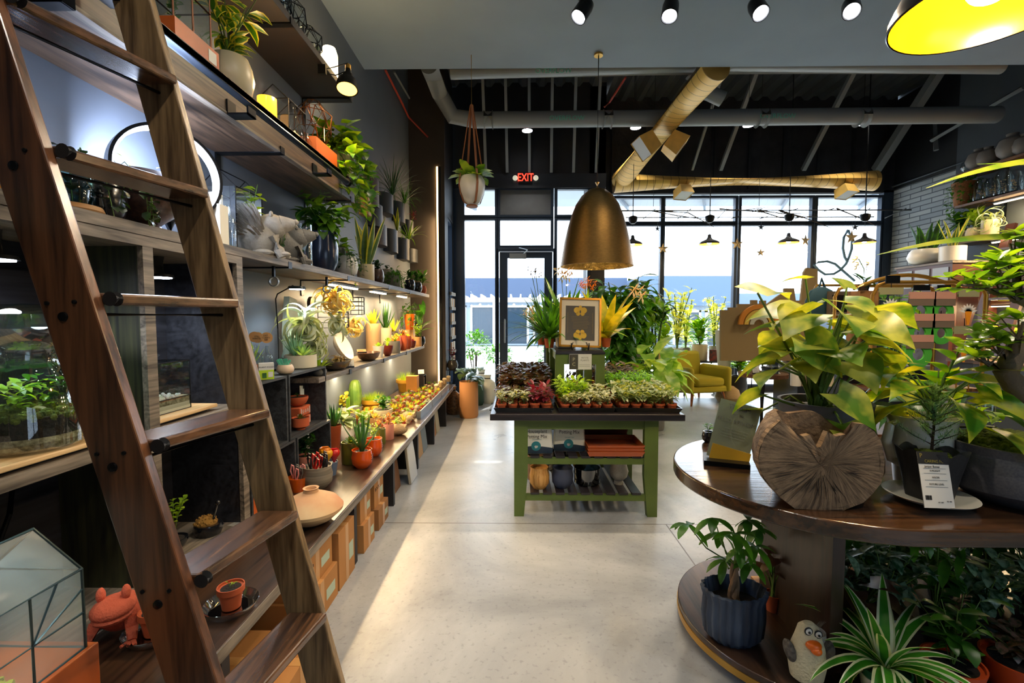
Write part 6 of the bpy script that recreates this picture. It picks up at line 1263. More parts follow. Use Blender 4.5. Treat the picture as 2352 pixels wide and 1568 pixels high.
for j in range(4):
    for i in range(4):
        put('bronze', -.10 + i * .10, 3.67 + j * .1, s=1.25 + .1 * j); put('fern', .77 + i * .10, 3.67 + j * .1, s=1.15)
        put('bronze', -.10 + i * .10, 4.17 + j * .12, s=1.5); put('purple', .75 + i * .10, 4.17 + j * .12, s=1.4)
# riser stand
t = thing('slatted_riser', 'narrow tall olive green slatted stand rising from the plant table', 'stand', (.49, 3.60, TZ)); H = .40
for x in (-.16, .16):
    for y in (.0, .62, 1.2): MB().box(x - .035, y, 0, x + .035, y + .045, H - .03).obj('leg', GW, t, flat=True)
    MB().box(x - .012, .045, H - .10, x + .012, 1.2, H - .03).obj('apron', GW, t, flat=True)
MB().box(-.195, -.002, H - .11, .195, .022, H - .03).obj('apron', GW, t, flat=True); MB().box(-.195, -.01, H - .03, .195, .02, H - .012).obj('front_strip', TT, t, flat=True)
for k in range(15): MB().box(-.19, .03 + k * .082, H - .022, .19, .085 + k * .082, H - .004).obj('top_slat', TT, t, flat=True)
RZ = TZ + H
# framed orchid print on easel
FX = P(1333, 795, Y=3.62); t = thing('framed_print', 'gold framed dark orchid print with cream mat on a small black easel', 'picture', (FX.x, 3.66, RZ + .02), 0); M = Matrix.Rotation(-.16, 4, 'X') @ Matrix.Rotation(.03, 4, 'Y'); fw, fh = .335, .40
GF = mat('gilt_frame', 'b98630', .3, .8); b = MB()
for a in ((-fw / 2, 0, -fw / 2 + .016, fh), (fw / 2 - .016, 0, fw / 2, fh), (-fw / 2, 0, fw / 2, .016), (-fw / 2, fh - .016, fw / 2, fh)): b.box(a[0], -.018, a[1], a[2], .006, a[3], M)
b.obj('picture_frame', GF, t, flat=True); MB().box(-fw / 2 + .01, -.004, .01, fw / 2 - .01, .002, fh - .01, M).obj('mat_board', mat('ivory_mat', 'ded2b8', .7), t, flat=True)
pw = .235; pb, pt = .055, .335; MB().box(-pw / 2, -.006, pb, pw / 2, -.004, pt, M).obj('print_paper', mat('charcoal_print', '46423c', .6), t, flat=True); YI = mat('yellow_print_ink', 'c9a22a', .6); b = MB()
def orchid(cz, s_):
    def pt_(x, z, r, sx=1): b.lathe([(.0001, 0), (r, 0), (.0001, -.0004)], 16, sx=sx, M=M @ Matrix.Translation((x, -.0066, cz + z)) @ Matrix.Rotation(PI / 2, 4, 'X'))
    pt_(0, .024 * s_, .020, .7); pt_(-.028, .004 * s_, .025); pt_(.028, .004 * s_, .025); pt_(-.018, -.024 * s_, .017); pt_(.018, -.024 * s_, .017)
orchid(pt - .04, 1); b.obj('orchid_motif', YI, t, flat=True); b = MB(); orchid(pb + .045, -1); b.obj('orchid_motif', YI, t, flat=True); b = MB()
for k in range(9): b.box(-.075 + U(0, .02), -.0068, .15 + k * .012, .075 - U(0, .02), -.0062, .1515 + k * .012, M)
for x in (-.1, .1): b.box(x - .0008, -.0068, .11, x + .0008, -.0062, .28, M)
b.obj('printed_lines', mat('faint_yellow_ink', '8d7a44', .7), t, flat=True); b = MB()
for x in (-.07, .07): b.tube([(x, .10, -.0), (x, -.02, .0), (x, -.035, .02), (x, -.03, .035)], .005, 6); b.tube([(x, -.02, 0), (x * .3, .05, .12)], .004, 6); b.tube([(x, -.01, 0), (x * .9, -.03, -.016)], .006, 6)
b.obj('easel', BLK, t)
# hanging sign card under the frame
t = thing('table_sign', 'white and dark sign card hung from the riser, headed PETITE PLANTS', 'sign', (P(1333, 827, Y=3.585).x, 3.585, TZ + .31)); MB().box(-.088, -.003, -.06, .088, 0, .062).obj('card_face', WHITE, t, flat=True); MB().box(-.086, -.004, -.058, -.018, -.003, .060).obj('dark_panel', mat('charcoal_print', ''), t, flat=True)
text_mesh('PETITE\nPLANTS', .019, '', mat('grey_ink', '77746c', .7), t, (.035, -.0035, .022), (PI / 2, 0, 0), .0003); text_mesh('P\nC', .038, '', mat('pale_print', 'b9b28e', .6), t, (-.052, -.0045, 0), (PI / 2, 0, 0), .0003); b = MB().box(-.01, -.0036, -.022, .075, -.003, -.0205)
b.box(-.01, -.0036, -.035, .075, -.003, -.0335); b.box(-.078, -.0046, -.05, -.076, -.004, .05).box(-.028, -.0046, -.05, -.026, -.004, .05); b.obj('printed_lines', INK, t, flat=True)
# orchids on the riser
OB = lambda px, Y_: Vector((P(px, 760, Y=Y_).x, Y_, RZ))
t = thing('planter_box', 'white ridged wooden planter box behind the framed print', 'planter', (.40, 4.02, RZ)); MB().box(-.06, -.13, 0, .09, .13, .13).obj('box_body', mat('whitewashed_wood', 'c9c6bc', .7, bump=.4, bscale=8, stretch=(20, 20, 1)), t, flat=True, bevel=.004)
def orchid_plant(label, loc, n, L, W, fl=None, fc=None, h=.4, spread=.2, flh=.3, lm=GREEN):
    t = potted(label, loc, 'taper', .045, .08, TERRA, None); o = k_blades(.3, L, n, W, 1.0, (.3, 1.45), seg=7)[0].obj('foliage', lm, t); o.location = (0, 0, .07)
    if fl:
        st = MB(); q = MB()
        for k in range(fl[0]):
            a = fl[1] + k * .7; e = Vector((math.cos(a) * spread, math.sin(a) * spread * .5, flh)); st.tube([(0, 0, .06), e * .5 + Vector((0, 0, .10)), e], .003, 5)
            for j in range(fl[2]):
                c = e + Vector((U(-.05, .05), U(-.04, .04), U(-.03, .06)))
                for i in range(5): q.leaf(c, dirv(i * 1.257, .35) if j % 2 else Vector((math.cos(i * 1.257), -.4, math.sin(i * 1.257))), fl[3], fl[3] * .45, .4, .1, 2, 'lance')
        st.obj('flower_stem', STEM, t); q.obj('flower', fc, t)
    return t
FW, FO = leafm('pale_pink_flower', 'd8b8a8', 'eadccc', .3), leafm('orange_flower', 'd9801a', 'f0a838', .3); FY = leafm('yellow_green_orchid_leaf', '8a8a1c', 'c4b030', .4)
orchid_plant('orchid with pale pink flowers at the left edge of the riser', OB(1262, 3.9), 70, .36, .030, (2, 2.7, 6, .045), FW, spread=.2, flh=.28); orchid_plant('orchid with tall upright leaves and pale flowers above the framed print', OB(1300, 4.35), 26, .62, .07, (2, 1.5, 8, .055), FW, spread=.08, flh=.66)
orchid_plant('orchid with small bright orange flowers above the framed print', OB(1345, 4.15), 16, .45, .05, (2, .9, 12, .035), FO, spread=.06, flh=.55, lm=LIME); orchid_plant('broad yellow-green orchid leaning right beside the framed print', OB(1392, 4.0), 12, .48, .085, (1, .1, 7, .07), FW, spread=.28, flh=.46, lm=FY)
orchid_plant('dark wispy grass-leaved orchid drooping over the riser left side', OB(1250, 4.6), 70, .44, .026, lm=DARK); orchid_plant('tall thin-stemmed orchid with dark dried blooms against the door', OB(1245, 4.3), 30, .30, .03, (2, 2.2, 10, .03), BRN, spread=.1, flh=.66)
potted('orange-brown round pot at the far end of the riser', OB(1255, 4.9), 'round', .06, .12, ORG, ('bush', .2, .2, dict(L=.07, W=.02, n=40, stems=6)), GREEN)
for i, px in enumerate((1225, 1300, 1318)): potted(('small white cup plant under the riser by the left legs', 'small white cup plant under the middle of the riser', 'small pinkish cup plant under the riser')[i], (P(px, 860, Y=4.3).x, 4.05 + i * .12, TZ + .0), 'cyl', .04, .07, (WHITE, WHITE, PINK)[i], ('bush', .12, .1, dict(L=.04, W=.02, n=30, stems=5)), BRN)
# shelves of the first table
SH1, SH2 = .415 + .014, .155 + .014
def mixbag(label, x, y, rz, head):
    t = thing('potting_mix_bag', label, 'bag', (x, y, SH1), rz); M = Matrix(((1, 0, 0, 0), (0, 0, 1, 0), (0, 1, 0, 0), (0, 0, 0, 1))); w_, h_ = .115, .20
    MB().prism([(-w_ * .98, .02), (-w_ * .9, 0), (w_ * .9, 0), (w_ * 1.0, .03), (w_ * .93, h_ * .9), (w_ * .9, h_), (-w_ * .9, h_), (-w_ * .95, h_ * .85)], -.035, .035, M).obj('bag_body', mat('white_poly_bag', 'cfcfc4', .35, bump=.4, bscale=14), t, smooth=30, bevel=.01)
    MB().prism([(-w_ * .97, .008), (w_ * .97, .008), (w_ * 1.0, .045), (w_ * .4, .055), (-w_ * .3, .06), (-w_ * .98, .052)], -.037, -.0352, M).obj('dark_band', mat('navy_print', '16293a', .4), t, flat=True)
    MB().lathe([(.0001, 0), (.034, 0), (.034, .001), (.0001, .001)], 28, M=Matrix.Translation((-.005, -.0375, .06)) @ Matrix.Rotation(PI / 2, 4, 'X')).obj('round_emblem', mat('teal_print', '1d6e78', .5), t); b = MB(); b.leaf((-.012, -.0395, .045), (1, 0, 1.3), .035, .02, .9, 0, 4, 'lance', up=Vector((0, 1, 0))); b.leaf((-.018, -.0395, .058), (1, 0, .1), .03, .012, .5, 0, 3, 'lance', up=Vector((0, 1, 0))); b.obj('emblem_motif', WHITE, t)
    text_mesh(head, .037, '', INK, t, (0, -.0365, .145), (PI / 2, 0, 0), .0004, .85); text_mesh('CHUNKY MIX', .011, '', mat('teal_print', ''), t, (0, -.0365, .105), (PI / 2, 0, 0), .0003); return t
mixbag('white potting mix bag leaning against the left leg on the upper slatted shelf', .13, 3.22, .06, 'Houseplant\nPotting Mix'); mixbag('second white potting mix bag set slightly back on the upper slatted shelf', .37, 3.28, -.05, 'Potting Mix')
OT, BT = mat('orange_tray', 'b4521c', .35, coat=.3), mat('burgundy_tray', '3b1713', .3, coat=.3)
for i in range(3): tray(('bottom', 'middle', 'top')[i] + ' orange tray of the orange stack on the upper slatted shelf', .68, 3.28, SH1 + i * .022, .40, .30, .035, OT)
for i in range(3): tray(('lowest', 'middle', 'highest')[i] + ' dark tray of the burgundy and black stack behind the orange trays', .66, 3.62, SH1 + i * .055, .38, .26, .06, (BT, BT, TRM)[i])
potted('blond wood tumbler pot on the lower slatted shelf', (P(1240, 1127, Z=SH2).x, 3.24, SH2), 'belly', .072, .155, wood('blond_wood', 'd2a05c', 'a87434', 'Z', 1.5, .5)); potted('brown stoneware tumbler behind the blond wood one', (.14, 3.42, SH2), 'cyl', .07, .19, mat('brown_stoneware', '6d5034', .5))
potted('matte slate-blue round pot on the lower slatted shelf', (P(1294, 1125, Z=SH2).x, 3.26, SH2), 'belly', .078, .145, mat('slate_blue', '3a4258', .6)); potted('speckled white egg-shaped vase on the lower slatted shelf', (P(1418, 1105, Z=SH2).x, 3.33, SH2), 'urn', .07, .16, mat('speckled_white', 'b8b2a4', .4, col2='a79f90', vscale=120))
t = thing('glass_bowl', 'dark tinted glass bowl on the lower slatted shelf', 'bowl', (P(1352, 1118, Z=SH2).x, 3.34, SH2)); MB().lathe([(.08, 0), (.095, .01), (.095, .12), (.092, .12), (.091, .012), (.0001, .008)], 30).obj('bowl_body', glass('smoke_glass', (.25, .32, .36), .3), t)
potted('black woven-look pot at the back of the lower slatted shelf', (.33, 3.62, SH2), 'cyl', .09, .17, BLKP); potted('amber pot at the back of the lower slatted shelf', (.50, 3.64, SH2), 'round', .06, .15, YPOT)

# ================================================================ FAR SIDE OF THE ROOM
def F(px, py): return P(px, py, Z=0)
MUST = mat('mustard_upholstery', 'a89a1e', .85, bump=.2, bscale=200)
ac = F(1597, 922); t = thing('armchair', 'mustard yellow mid-century armchair with wooden legs by the window', 'armchair', ac, .32); A = .36; 
def cush(b, *a, bevel=.03): return b
MB().box(-A, -.34, .20, A, .34, .30).obj('seat_frame', MUST, t, smooth=30, bevel=.03); MB().box(-A + .09, -.36, .30, A - .09, .22, .43).obj('seat_cushion', MUST, t, smooth=30, bevel=.045)
for s_ in (-1, 1):
    MB().box(s_ * A - .055, -.36, .20, s_ * A + .055, .30, .60).obj('armrest', MUST, t, smooth=30, bevel=.045)
    for y in (-.28, .28): MB().tube([(s_ * .29, y, .20), (s_ * .34, y * 1.15, 0)], [.026, .015], 10).obj('leg', mat('warm_leg_wood', '9c5a2a', .4), t)
MB().box(-A, .2, .3, A, .36, .86, Matrix.Rotation(-.15, 4, 'X')).obj('backrest', MUST, t, smooth=30, bevel=.06)
def big(label, px, py, pk, w, h, pm, pl, lm, z=0, **k):
    loc = P(px, py, Z=z); s = loc.y / FPX; pl2 = (pl[0], pl[1] * s, pl[2] * s, {k2: (v * s if k2 in ('L', 'W', 'drop') else v) for k2, v in pl[3].items()}) if pl else None
    return potted(label, loc, pk, w * s / 2, h * s, pm, pl2, lm, **k)
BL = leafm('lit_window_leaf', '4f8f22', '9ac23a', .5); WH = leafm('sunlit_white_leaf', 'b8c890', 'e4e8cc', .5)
big('tall dense leafy floor tree in a black pot right of the framed print', 1420, 965, 'cyl', 62, 130, BLKP, ('bush', 210, 230, dict(L=42, W=20, n=560, stems=16, el=(-.5, 1.0), bottom=.1, droop=1.2)), GREEN)
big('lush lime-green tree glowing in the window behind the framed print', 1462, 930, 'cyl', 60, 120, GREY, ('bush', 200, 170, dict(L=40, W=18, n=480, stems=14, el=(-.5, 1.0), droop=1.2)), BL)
big('tall thin tree with a few dark upright leaves in front of the window', 1505, 930, 'cyl', 40, 60, BLKP, ('bush', 90, 245, dict(L=46, W=12, n=46, stems=4, bottom=.75, el=(-.2, .9))), DARK)
big('birds nest fern with long dark blades behind the arching pale plant', 1455, 955, 'cyl', 54, 110, BLKP, ('blades', 190, 80, dict(n=44, W=14, droop=1.6, el=(.2, 1.3))), GREEN)
big('big arching dumb cane with long pale green leaves beside the tray table', 1502, 985, 'cyl', 46, 90, GREY, ('bush', 170, 110, dict(L=92, W=32, n=44, stems=9, el=(-.1, 1.2), droop=1.7, bottom=.4)), leafm('pale_dumb_cane', '7fae4a', 'c2d888', .45))
big('rounded terracotta jug on the floor beside the armchair', 1537, 918, 'urn', 30, 45, mat('peach_clay', 'c78a68', .8), ('bush', 16, 10, dict(L=10, W=4, n=10, stems=3)), DARK)
# window tables and plants
def side_table(label, px, py, w, h, m, top=None): 
    loc = P(px, py, Z=0); t = thing('side_table', label, 'table', loc); MB().box(-w / 2, -.22, h - .03, w / 2, .22, h).obj('table_top', top or TT, t, flat=True)
    for x in (-1, 1):
        for y in (-1, 1): MB().cyl((x * (w / 2 - .04), y * .18, 0), (x * (w / 2 - .04), y * .18, h - .03), .016, 8).obj('leg', m, t)
    return loc
l = side_table('long dark plant table under the window behind the armchair', 1640, 905, 1.6, .62, BLK); WT = .62
wp = lambda px, Y_=None: Vector((P(px, 800, Y=(Y_ or l.y)).x, (Y_ or l.y), WT))
spec([
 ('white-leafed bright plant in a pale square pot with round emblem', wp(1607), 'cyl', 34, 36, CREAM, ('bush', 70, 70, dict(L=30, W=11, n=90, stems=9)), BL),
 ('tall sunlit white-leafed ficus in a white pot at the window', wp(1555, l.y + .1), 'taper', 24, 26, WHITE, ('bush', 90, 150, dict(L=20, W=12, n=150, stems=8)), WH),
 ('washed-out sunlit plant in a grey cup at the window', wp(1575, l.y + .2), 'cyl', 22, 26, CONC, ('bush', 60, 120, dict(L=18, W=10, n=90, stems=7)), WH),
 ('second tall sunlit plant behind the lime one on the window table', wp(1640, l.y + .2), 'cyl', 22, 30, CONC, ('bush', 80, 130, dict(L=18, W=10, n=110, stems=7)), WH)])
tag(MB().box(-.07, -.02, 0, .07, .02, .20).obj('picture_card', mat('dark_floral_print', '3a2a26', .5, col2='8a3020', vscale=20), flat=True), 'small dark floral picture card on the window table', 'picture'); bpy.data.objects['picture_card'].location = wp(1640, l.y - .15)
side_table('round pale stool table left of the armchair holding a yellow pot', 1530, 905, .6, .62, BLK, mat('pale_table_top', 'b9a888', .5))
big('yellow-leaved plant in an orange pot on the pale stool table', 1513, 905, 'taper', 22, 28, YPOT, None, None); bpy.data.objects[[o.name for o in COL.objects if o.name.startswith('potted_plant')][-1]].location.z = .62
spec([('lime foliage spilling over the stool table by the window mullion', Vector((P(1522, 800, Y=8.0).x, 8.0, .62)), 'taper', 24, 30, YPOT, ('bush', 70, 70, dict(L=26, W=14, n=70, stems=8)), LIME)])
t = thing('pedestal', 'tall white hourglass ceramic pedestal beside the cardboard cutouts', 'pedestal', F(1661, 915)); MB().lathe([(.14, 0), (.13, .3), (.10, .55), (.12, .8), (.14, .95), (.15, 1.0), (.15, 1.17), (.0001, 1.17)], 28).obj('pedestal_body', mat('pale_ceramic', 'b9b4a4', .5), t)
big('bushy small-leaved plant in a grey pot under the long plant table', 1648, 905, 'round', 30, 34, CONC, ('bush', 50, 46, dict(L=8, W=5, n=150, stems=12)), GREEN)
big('tall charcoal floor planter with glossy yellow-green plant by the dark table', 1696, 918, 'belly', 36, 56, mat('charcoal_planter', '23262b', .4), ('bush', 80, 120, dict(L=24, W=14, n=130, stems=9)), BL)
tag(MB().lathe([(.16, 0), (.2, .08), (.16, .2), (.08, .26), (.0001, .27)], 20).obj('burlap_sack', mat('burlap', 'a48a62', .95, bump=.8, bscale=60)), 'small burlap sack slumped beside the charcoal planter', 'sack'); bpy.data.objects['burlap_sack'].location = F(1672, 922)
# cardboard cutouts (skyline) and display
SK = mat('kraft_board', '9c7f50', .8)
def cutout(label, pts, Y_, m=SK):
    c = P(pts[0][0], pts[0][1], Y=Y_); t = thing('cardboard_cutout', label, 'cutout', (0, Y_, 0)); q = [P(x, y, Y=Y_) for x, y in pts]; zmin = min(p.z for p in q)
    MB().prism([(p.x, p.z) for p in q], -.02, .02, Matrix(((1, 0, 0, 0), (0, 0, 1, 0), (0, 1, 0, 0), (0, 0, 0, 1)))).obj('board_body', m, t, flat=True); MB().box((q[0].x + q[-1].x) / 2 - .05, .02, .8, (q[0].x + q[-1].x) / 2 + .05, .12, 1.1).obj('easel_foot', m, t, flat=True); return t
cutout('wide stepped kraft board cutout with little chimney shapes by the window', [(1654, 828), (1654, 712), (1672, 712), (1672, 706), (1692, 706), (1692, 698), (1724, 698), (1724, 689), (1738, 689), (1738, 697), (1745, 697), (1745, 690), (1758, 690), (1758, 828)], 6.1)
cutout('tall narrow kraft board tower cutout rising above the leaves', [(1758, 828), (1758, 700), (1785, 680), (1800, 670), (1800, 662), (1822, 662), (1826, 690), (1838, 690), (1845, 625), (1851, 615), (1876, 618), (1876, 700), (1876, 828)], 6.15)
t = thing('rainbow_wall_art', 'orange and yellow wooden rainbow arch on the dark display', 'ornament', P(1742, 745, Y=5.98))
for i, c in enumerate(('d8821a', 'e0b040', 'c9c0a0')):
    r = .26 - i * .07; pts = [(r * math.cos(a), r * math.sin(a)) for a in [PI - PI * k / 14 for k in range(15)]] + [((r - .055) * math.cos(a), (r - .055) * math.sin(a)) for a in [PI * k / 14 for k in range(15)]]
    MB().prism(pts, -.02, .02, Matrix(((1, 0, 0, 0), (0, 0, 1, 0), (0, 1, 0, 0), (0, 0, 0, 1)))).obj('arch_band', mat('rainbow_' + c, c, .6), t, flat=True)
DT = P(1790, 925, Z=0); t = thing('display_counter', 'dark display counter below the rainbow art and behind the syngonium', 'counter', (DT.x + .1, 5.9, 0)); MB().box(-.95, -.3, .75, .75, .35, .80).obj('counter_top', mat('steel_grey_top', '6a7076', .35, .4), t, flat=True); MB().box(-.9, -.25, 0, .7, .28, .75).obj('counter_body', BLKP, t, flat=True)
t = thing('round_side_table', 'round wooden table with grey candle tins in front of the dark counter', 'table', (P(1752, 857, Y=4.9).x, 4.9, 0)); MB().lathe([(.0001, .76), (.24, .76), (.24, .80), (.0001, .80)], 32).obj('table_top', WBR, t); MB().cyl((0, 0, 0), (0, 0, .76), .03).obj('column', BLK, t); MB().lathe([(.0001, 0), (.18, 0), (.18, .02), (.0001, .03)], 24).obj('foot', BLK, t); c0 = t.location.copy(); c0.z = .80
TIN = mat('blue_grey_tin', '76838a', .35, .4)
for i, (x, y, z) in enumerate(((.02, -.08, 0), (.11, -.06, 0), (.03, .02, 0), (.11, .04, 0), (.03, -.07, .07), (.11, -.05, .07), (.12, .04, .07))):
    t = thing('candle_tin', 'small blue-grey candle tin stacked on the round wooden table', 'tin', c0 + Vector((x, y, z)), 0, 'candle tins on the round wooden table'); MB().cyl((0, 0, 0), (0, 0, .055), .04, 20).obj('tin_body', TIN, t); MB().cyl((0, 0, .055), (0, 0, .068), .042, 20).obj('lid', TIN, t)
t = thing('copper_tin', 'tall copper tin left of the grey candle tins', 'tin', c0 + Vector((-.07, -.02, 0))); MB().cyl((0, 0, 0), (0, 0, .13), .035, 20).obj('tin_body', mat('bright_copper', 'c47a3a', .3, .8), t)
card_sign('white card leaning in front of the copper tin', c0 + Vector((-.12, -.10, 0)), .07, .09, 0)
t = thing('shop_door_mat', 'dark grey doormat on the floor inside the glass door', 'mat', F(1150, 928)); MB().box(-.15, -.5, .0, .25, .5, .012).obj('mat_body', mat('grey_mat', '4a5156', .9), t, flat=True)
for i, (px, py, c, s_) in enumerate(((1093, 930, 'dark_green_bag', 1), (1120, 925, 'white_poly_bag', 1.1), (1106, 915, 'white_poly_bag', 1.2), (1088, 905, 'dark_green_bag', 1.1))):
    o = sack(('dark green soil bag nearest the glass by the door', 'white soil bag standing right of the dark green bag', 'tall white soil bag behind the front pair by the door', 'dark green bag behind, by the narrow left window')[i], 0, 0, .26 * s_, .42 * s_, mat(c, '')); o.location = F(px, py)
t = thing('slat_display', 'grey wooden slat rack filled with packets beside the side window', 'rack', (-1.10, 7.62, 0)); 
for k in range(6): MB().box(.0, -.24, .55 + k * .24, .03, .24, .60 + k * .24).obj('slat', mat('weathered_slat', 'a8a49a', .7), t, flat=True)
for y in (-.24, .22): MB().box(-.015, y, .0, .0, y + .03, 2.0).obj('upright', BLK, t, flat=True)
for k in range(5):
    for j in range(4): MB().box(.005, -.21 + j * .11, .60 + k * .24, .02, -.13 + j * .11, .74 + k * .24).obj('packet', (CARD, TAN, WHITE, KR)[(j + k) % 4], t, flat=True)

# ================================================================ ROUND-ENDED TABLE
def k_stalk(w, h, n=16, L=.1, W=.08, shape='heart', droop=.9, edge=None, sr=.0035, lo=.35, low=0):
    """leaves on long petioles that rise from one crown"""
    fo, st = MB(), MB()
    for k in range(n):
        a = k * 2.4 + U(-.3, .3); t = (k + .5) / n; rr = w / 2 * U(.45, 1.0) * (1 - .35 * t); z = h * (lo + (1 - lo) * t) * U(.85, 1.05)
        if k < low: z = -h * U(.02, .12); rr = w * .42
        e = Vector((rr * math.cos(a), rr * math.sin(a), z)); st.tube([(U(-.02, .02), U(-.02, .02), -.01), e * .45 + Vector((0, 0, h * .14)), e], [sr * 1.4, sr, sr * .7], 6)
        d = dirv(a, U(-.2, .55)); fo.leaf(e, d, L * U(.75, 1.15), W * U(.8, 1.1), droop * U(.5, 1.3), .22, 6, shape, edge, roll=U(-.5, .5))
    return fo, st
KIND['stalk'] = k_stalk
def racetrack(cx, cy, r, x1, n=40):
    p = [(cx + r * 1.04 * math.cos(a), cy + r * math.sin(a)) for a in [PI / 2 + PI * k / n for k in range(n + 1)]]; return p + [(x1, cy - r), (x1, cy + r)]
RTW = wood('lacquered_table_wood', '4e3420', '17100c', 'X', .9, .16, dist=3.5, coat=.6)
t = thing('display_table', 'long round-ended glossy dark wood display table with a lower deck', 'table', (0, 0, 0))
MB().prism(racetrack(1.25, 1.90, .545, 3.4), .705, .76).obj('table_top', RTW, t, smooth=30, bevel=.006); MB().prism(racetrack(1.25, 1.95, .50, 3.3), .045, .10).obj('lower_deck', BW, t, smooth=30, bevel=.004)
MB().prism(racetrack(1.25, 1.95, .503, 3.3), .048, .075).obj('brass_edge_strip', mat('bright_brass', ''), t, smooth=30)
for x in (1.135, 2.75): MB().box(x, 1.62, .10, x + .045, 2.10, .705).obj('support_panel', wood('dark_support_panel', '3d2a20', '1c1411', 'Z', .8, .3), t, flat=True)
for x in (1.2, 2.8): MB().cyl((x, 1.9, 0), (x, 1.9, .045), .05).obj('leg', BLK, t)
Zt, Zd = .76, .10
def T_(px, py): return P(px, py, Z=Zt)
def D_(px, py): return P(px, py, Z=Zd)
# hollow log planter
def radial_wood():
    m = bpy.data.materials.new('weathered_log_end'); m.use_nodes = True; N = m.node_tree; b = N.nodes['Principled BSDF']; L = N.links.new
    tc = N.nodes.new('ShaderNodeTexCoord'); sp = N.nodes.new('ShaderNodeSeparateXYZ'); L(tc.outputs['Object'], sp.inputs[0])
    def ma(op, a, v=None, c=None):
        q = N.nodes.new('ShaderNodeMath'); q.operation = op; L(a, q.inputs[0])
        if c is not None: L(c, q.inputs[1])
        elif v is not None: q.inputs[1].default_value = v
        return q.outputs[0]
    z = ma('SUBTRACT', sp.outputs['Z'], .165); an = ma('ARCTAN2', z, c=sp.outputs['X']); rr = ma('SQRT', ma('ADD', ma('MULTIPLY', z, c=z), c=ma('MULTIPLY', sp.outputs['X'], c=sp.outputs['X'])))
    cb = N.nodes.new('ShaderNodeCombineXYZ'); L(ma('MULTIPLY', an, 11), cb.inputs[0]); L(ma('MULTIPLY', rr, 9), cb.inputs[1])
    n1 = N.nodes.new('ShaderNodeTexNoise'); n1.inputs['Scale'].default_value = 1.5; n1.inputs['Detail'].default_value = 7; n1.inputs['Roughness'].default_value = .7; L(cb.outputs[0], n1.inputs[0])
    rp = N.nodes.new('ShaderNodeValToRGB'); L(n1.outputs[0], rp.inputs[0]); e = rp.color_ramp.elements; e[0].position = .33; e[1].position = .6; e[0].color = (*srgb('4c3c2e'), 1); e[1].color = (*srgb('a5896a'), 1)
    L(rp.outputs[0], b.inputs['Base Color']); b.inputs['Roughness'].default_value = .95; bp = N.nodes.new('ShaderNodeBump'); bp.inputs['Strength'].default_value = 1; bp.inputs['Distance'].default_value = .012; L(n1.outputs[0], bp.inputs['Height']); L(bp.outputs[0], b.inputs['Normal']); return m
LOG = radial_wood(); BKK = mat('rough_bark', '83705e', .95, bump=1.2, bscale=35, col2='40342a', vscale=14)
fr = [(1795, 966), (1813, 978), (1826, 991), (1844, 1002), (1861, 998), (1876, 1028), (1885, 1026), (1893, 1008), (1901, 991), (1920, 1002), (1942, 997), (1961, 1005), (1968, 972), (1985, 974), (2008, 990), (2023, 1012), (2033, 1057), (2031, 1085), (2023, 1109), (2005, 1133), (1982, 1154), (1937, 1176), (1885, 1176), (1826, 1168), (1800, 1148), (1775, 1123), (1755, 1098), (1744, 1074), (1742, 1050), (1747, 1029), (1755, 1005), (1768, 988)]
bk = [(1780, 938), (1800, 946), (1820, 944), (1845, 941), (1864, 943), (1876, 950), (1885, 957), (1902, 971), (1916, 980), (1930, 985), (1948, 984), (1965, 990), (1975, 985), (1985, 990), (2000, 1000), (2012, 1015), (2022, 1055), (2020, 1080), (2010, 1105), (1990, 1128), (1965, 1142), (1930, 1150), (1875, 1150), (1815, 1146), (1785, 1128), (1760, 1105), (1742, 1080), (1730, 1056), (1727, 1030), (1731, 1005), (1742, 978), (1760, 950)]
t = thing('log_planter', 'hollow weathered log slice planter with jagged notched rim and radial cracks', 'planter', T_(1905, 1172)); o = t.location.copy(); Y0 = o.y
A_ = [P(x, y, Y=Y0 + .012 * ((i * 7) % 3) * .3) - o for i, (x, y) in enumerate(fr)]; B_ = [P(x, y, Y=Y0 + .13) - o for x, y in bk]
for V_ in (A_, B_):
    for v in V_: v.z = max(v.z, 0)
n = len(A_); ctrA = sum(A_, Vector()) / n; ctrA.z -= .03; ctrB = ctrA + Vector((0, .12, 0))
def plate(V_, dy, ctr, rings=9, seed=1):
    b = MB(); rg = [[ctr.lerp(v, (k / rings)) for v in V_] for k in range(1, rings + 1)]; b.v = [tuple(ctr + Vector((0, dy, 0)))]
    for k, R__ in enumerate(rg):
        for i, v in enumerate(R__):
            j = .003 * math.sin(i * 2.3) * math.sin(k * 1.1 + i); b.v.append((v.x, v.y + dy + j, v.z))
    for i in range(n): b.face([0, 1 + i, 1 + (i + 1) % n])
    for k in range(rings - 1):
        for i in range(n): a = 1 + k * n; b.face([a + i, a + n + i, a + n + (i + 1) % n, a + (i + 1) % n])
    return b
def wall_band(V_, W_, b=None):
    b = b or MB(); a = len(b.v); b.v += [tuple(v) for v in V_] + [tuple(v) for v in W_]
    for i in range(n): j = (i + 1) % n; b.face([a + i, a + j, a + n + j, a + n + i])
    return b
off = Vector((0, .022, 0)); fb = plate(A_, 0, ctrA); fb.add(plate([v + off for v in A_], 0, ctrA + off)); wall_band(A_, [v + off for v in A_], fb); fb.obj('front_slice', LOG, t, smooth=40)
b2 = plate(B_, 0, ctrB); b2.add(plate([v - off for v in B_], 0, ctrB - off)); wall_band([v - off for v in B_], B_, b2); b2.obj('back_slice', mat('log_inner_wood', '7a6046', .95, bump=.8, bscale=50, var=.15), t, smooth=40)
bb = MB(); rng = list(range(13, n)) + [0]
def lift(v, k): return v + (v - ctrA).normalized() * .006 * math.sin(k * 2.7)
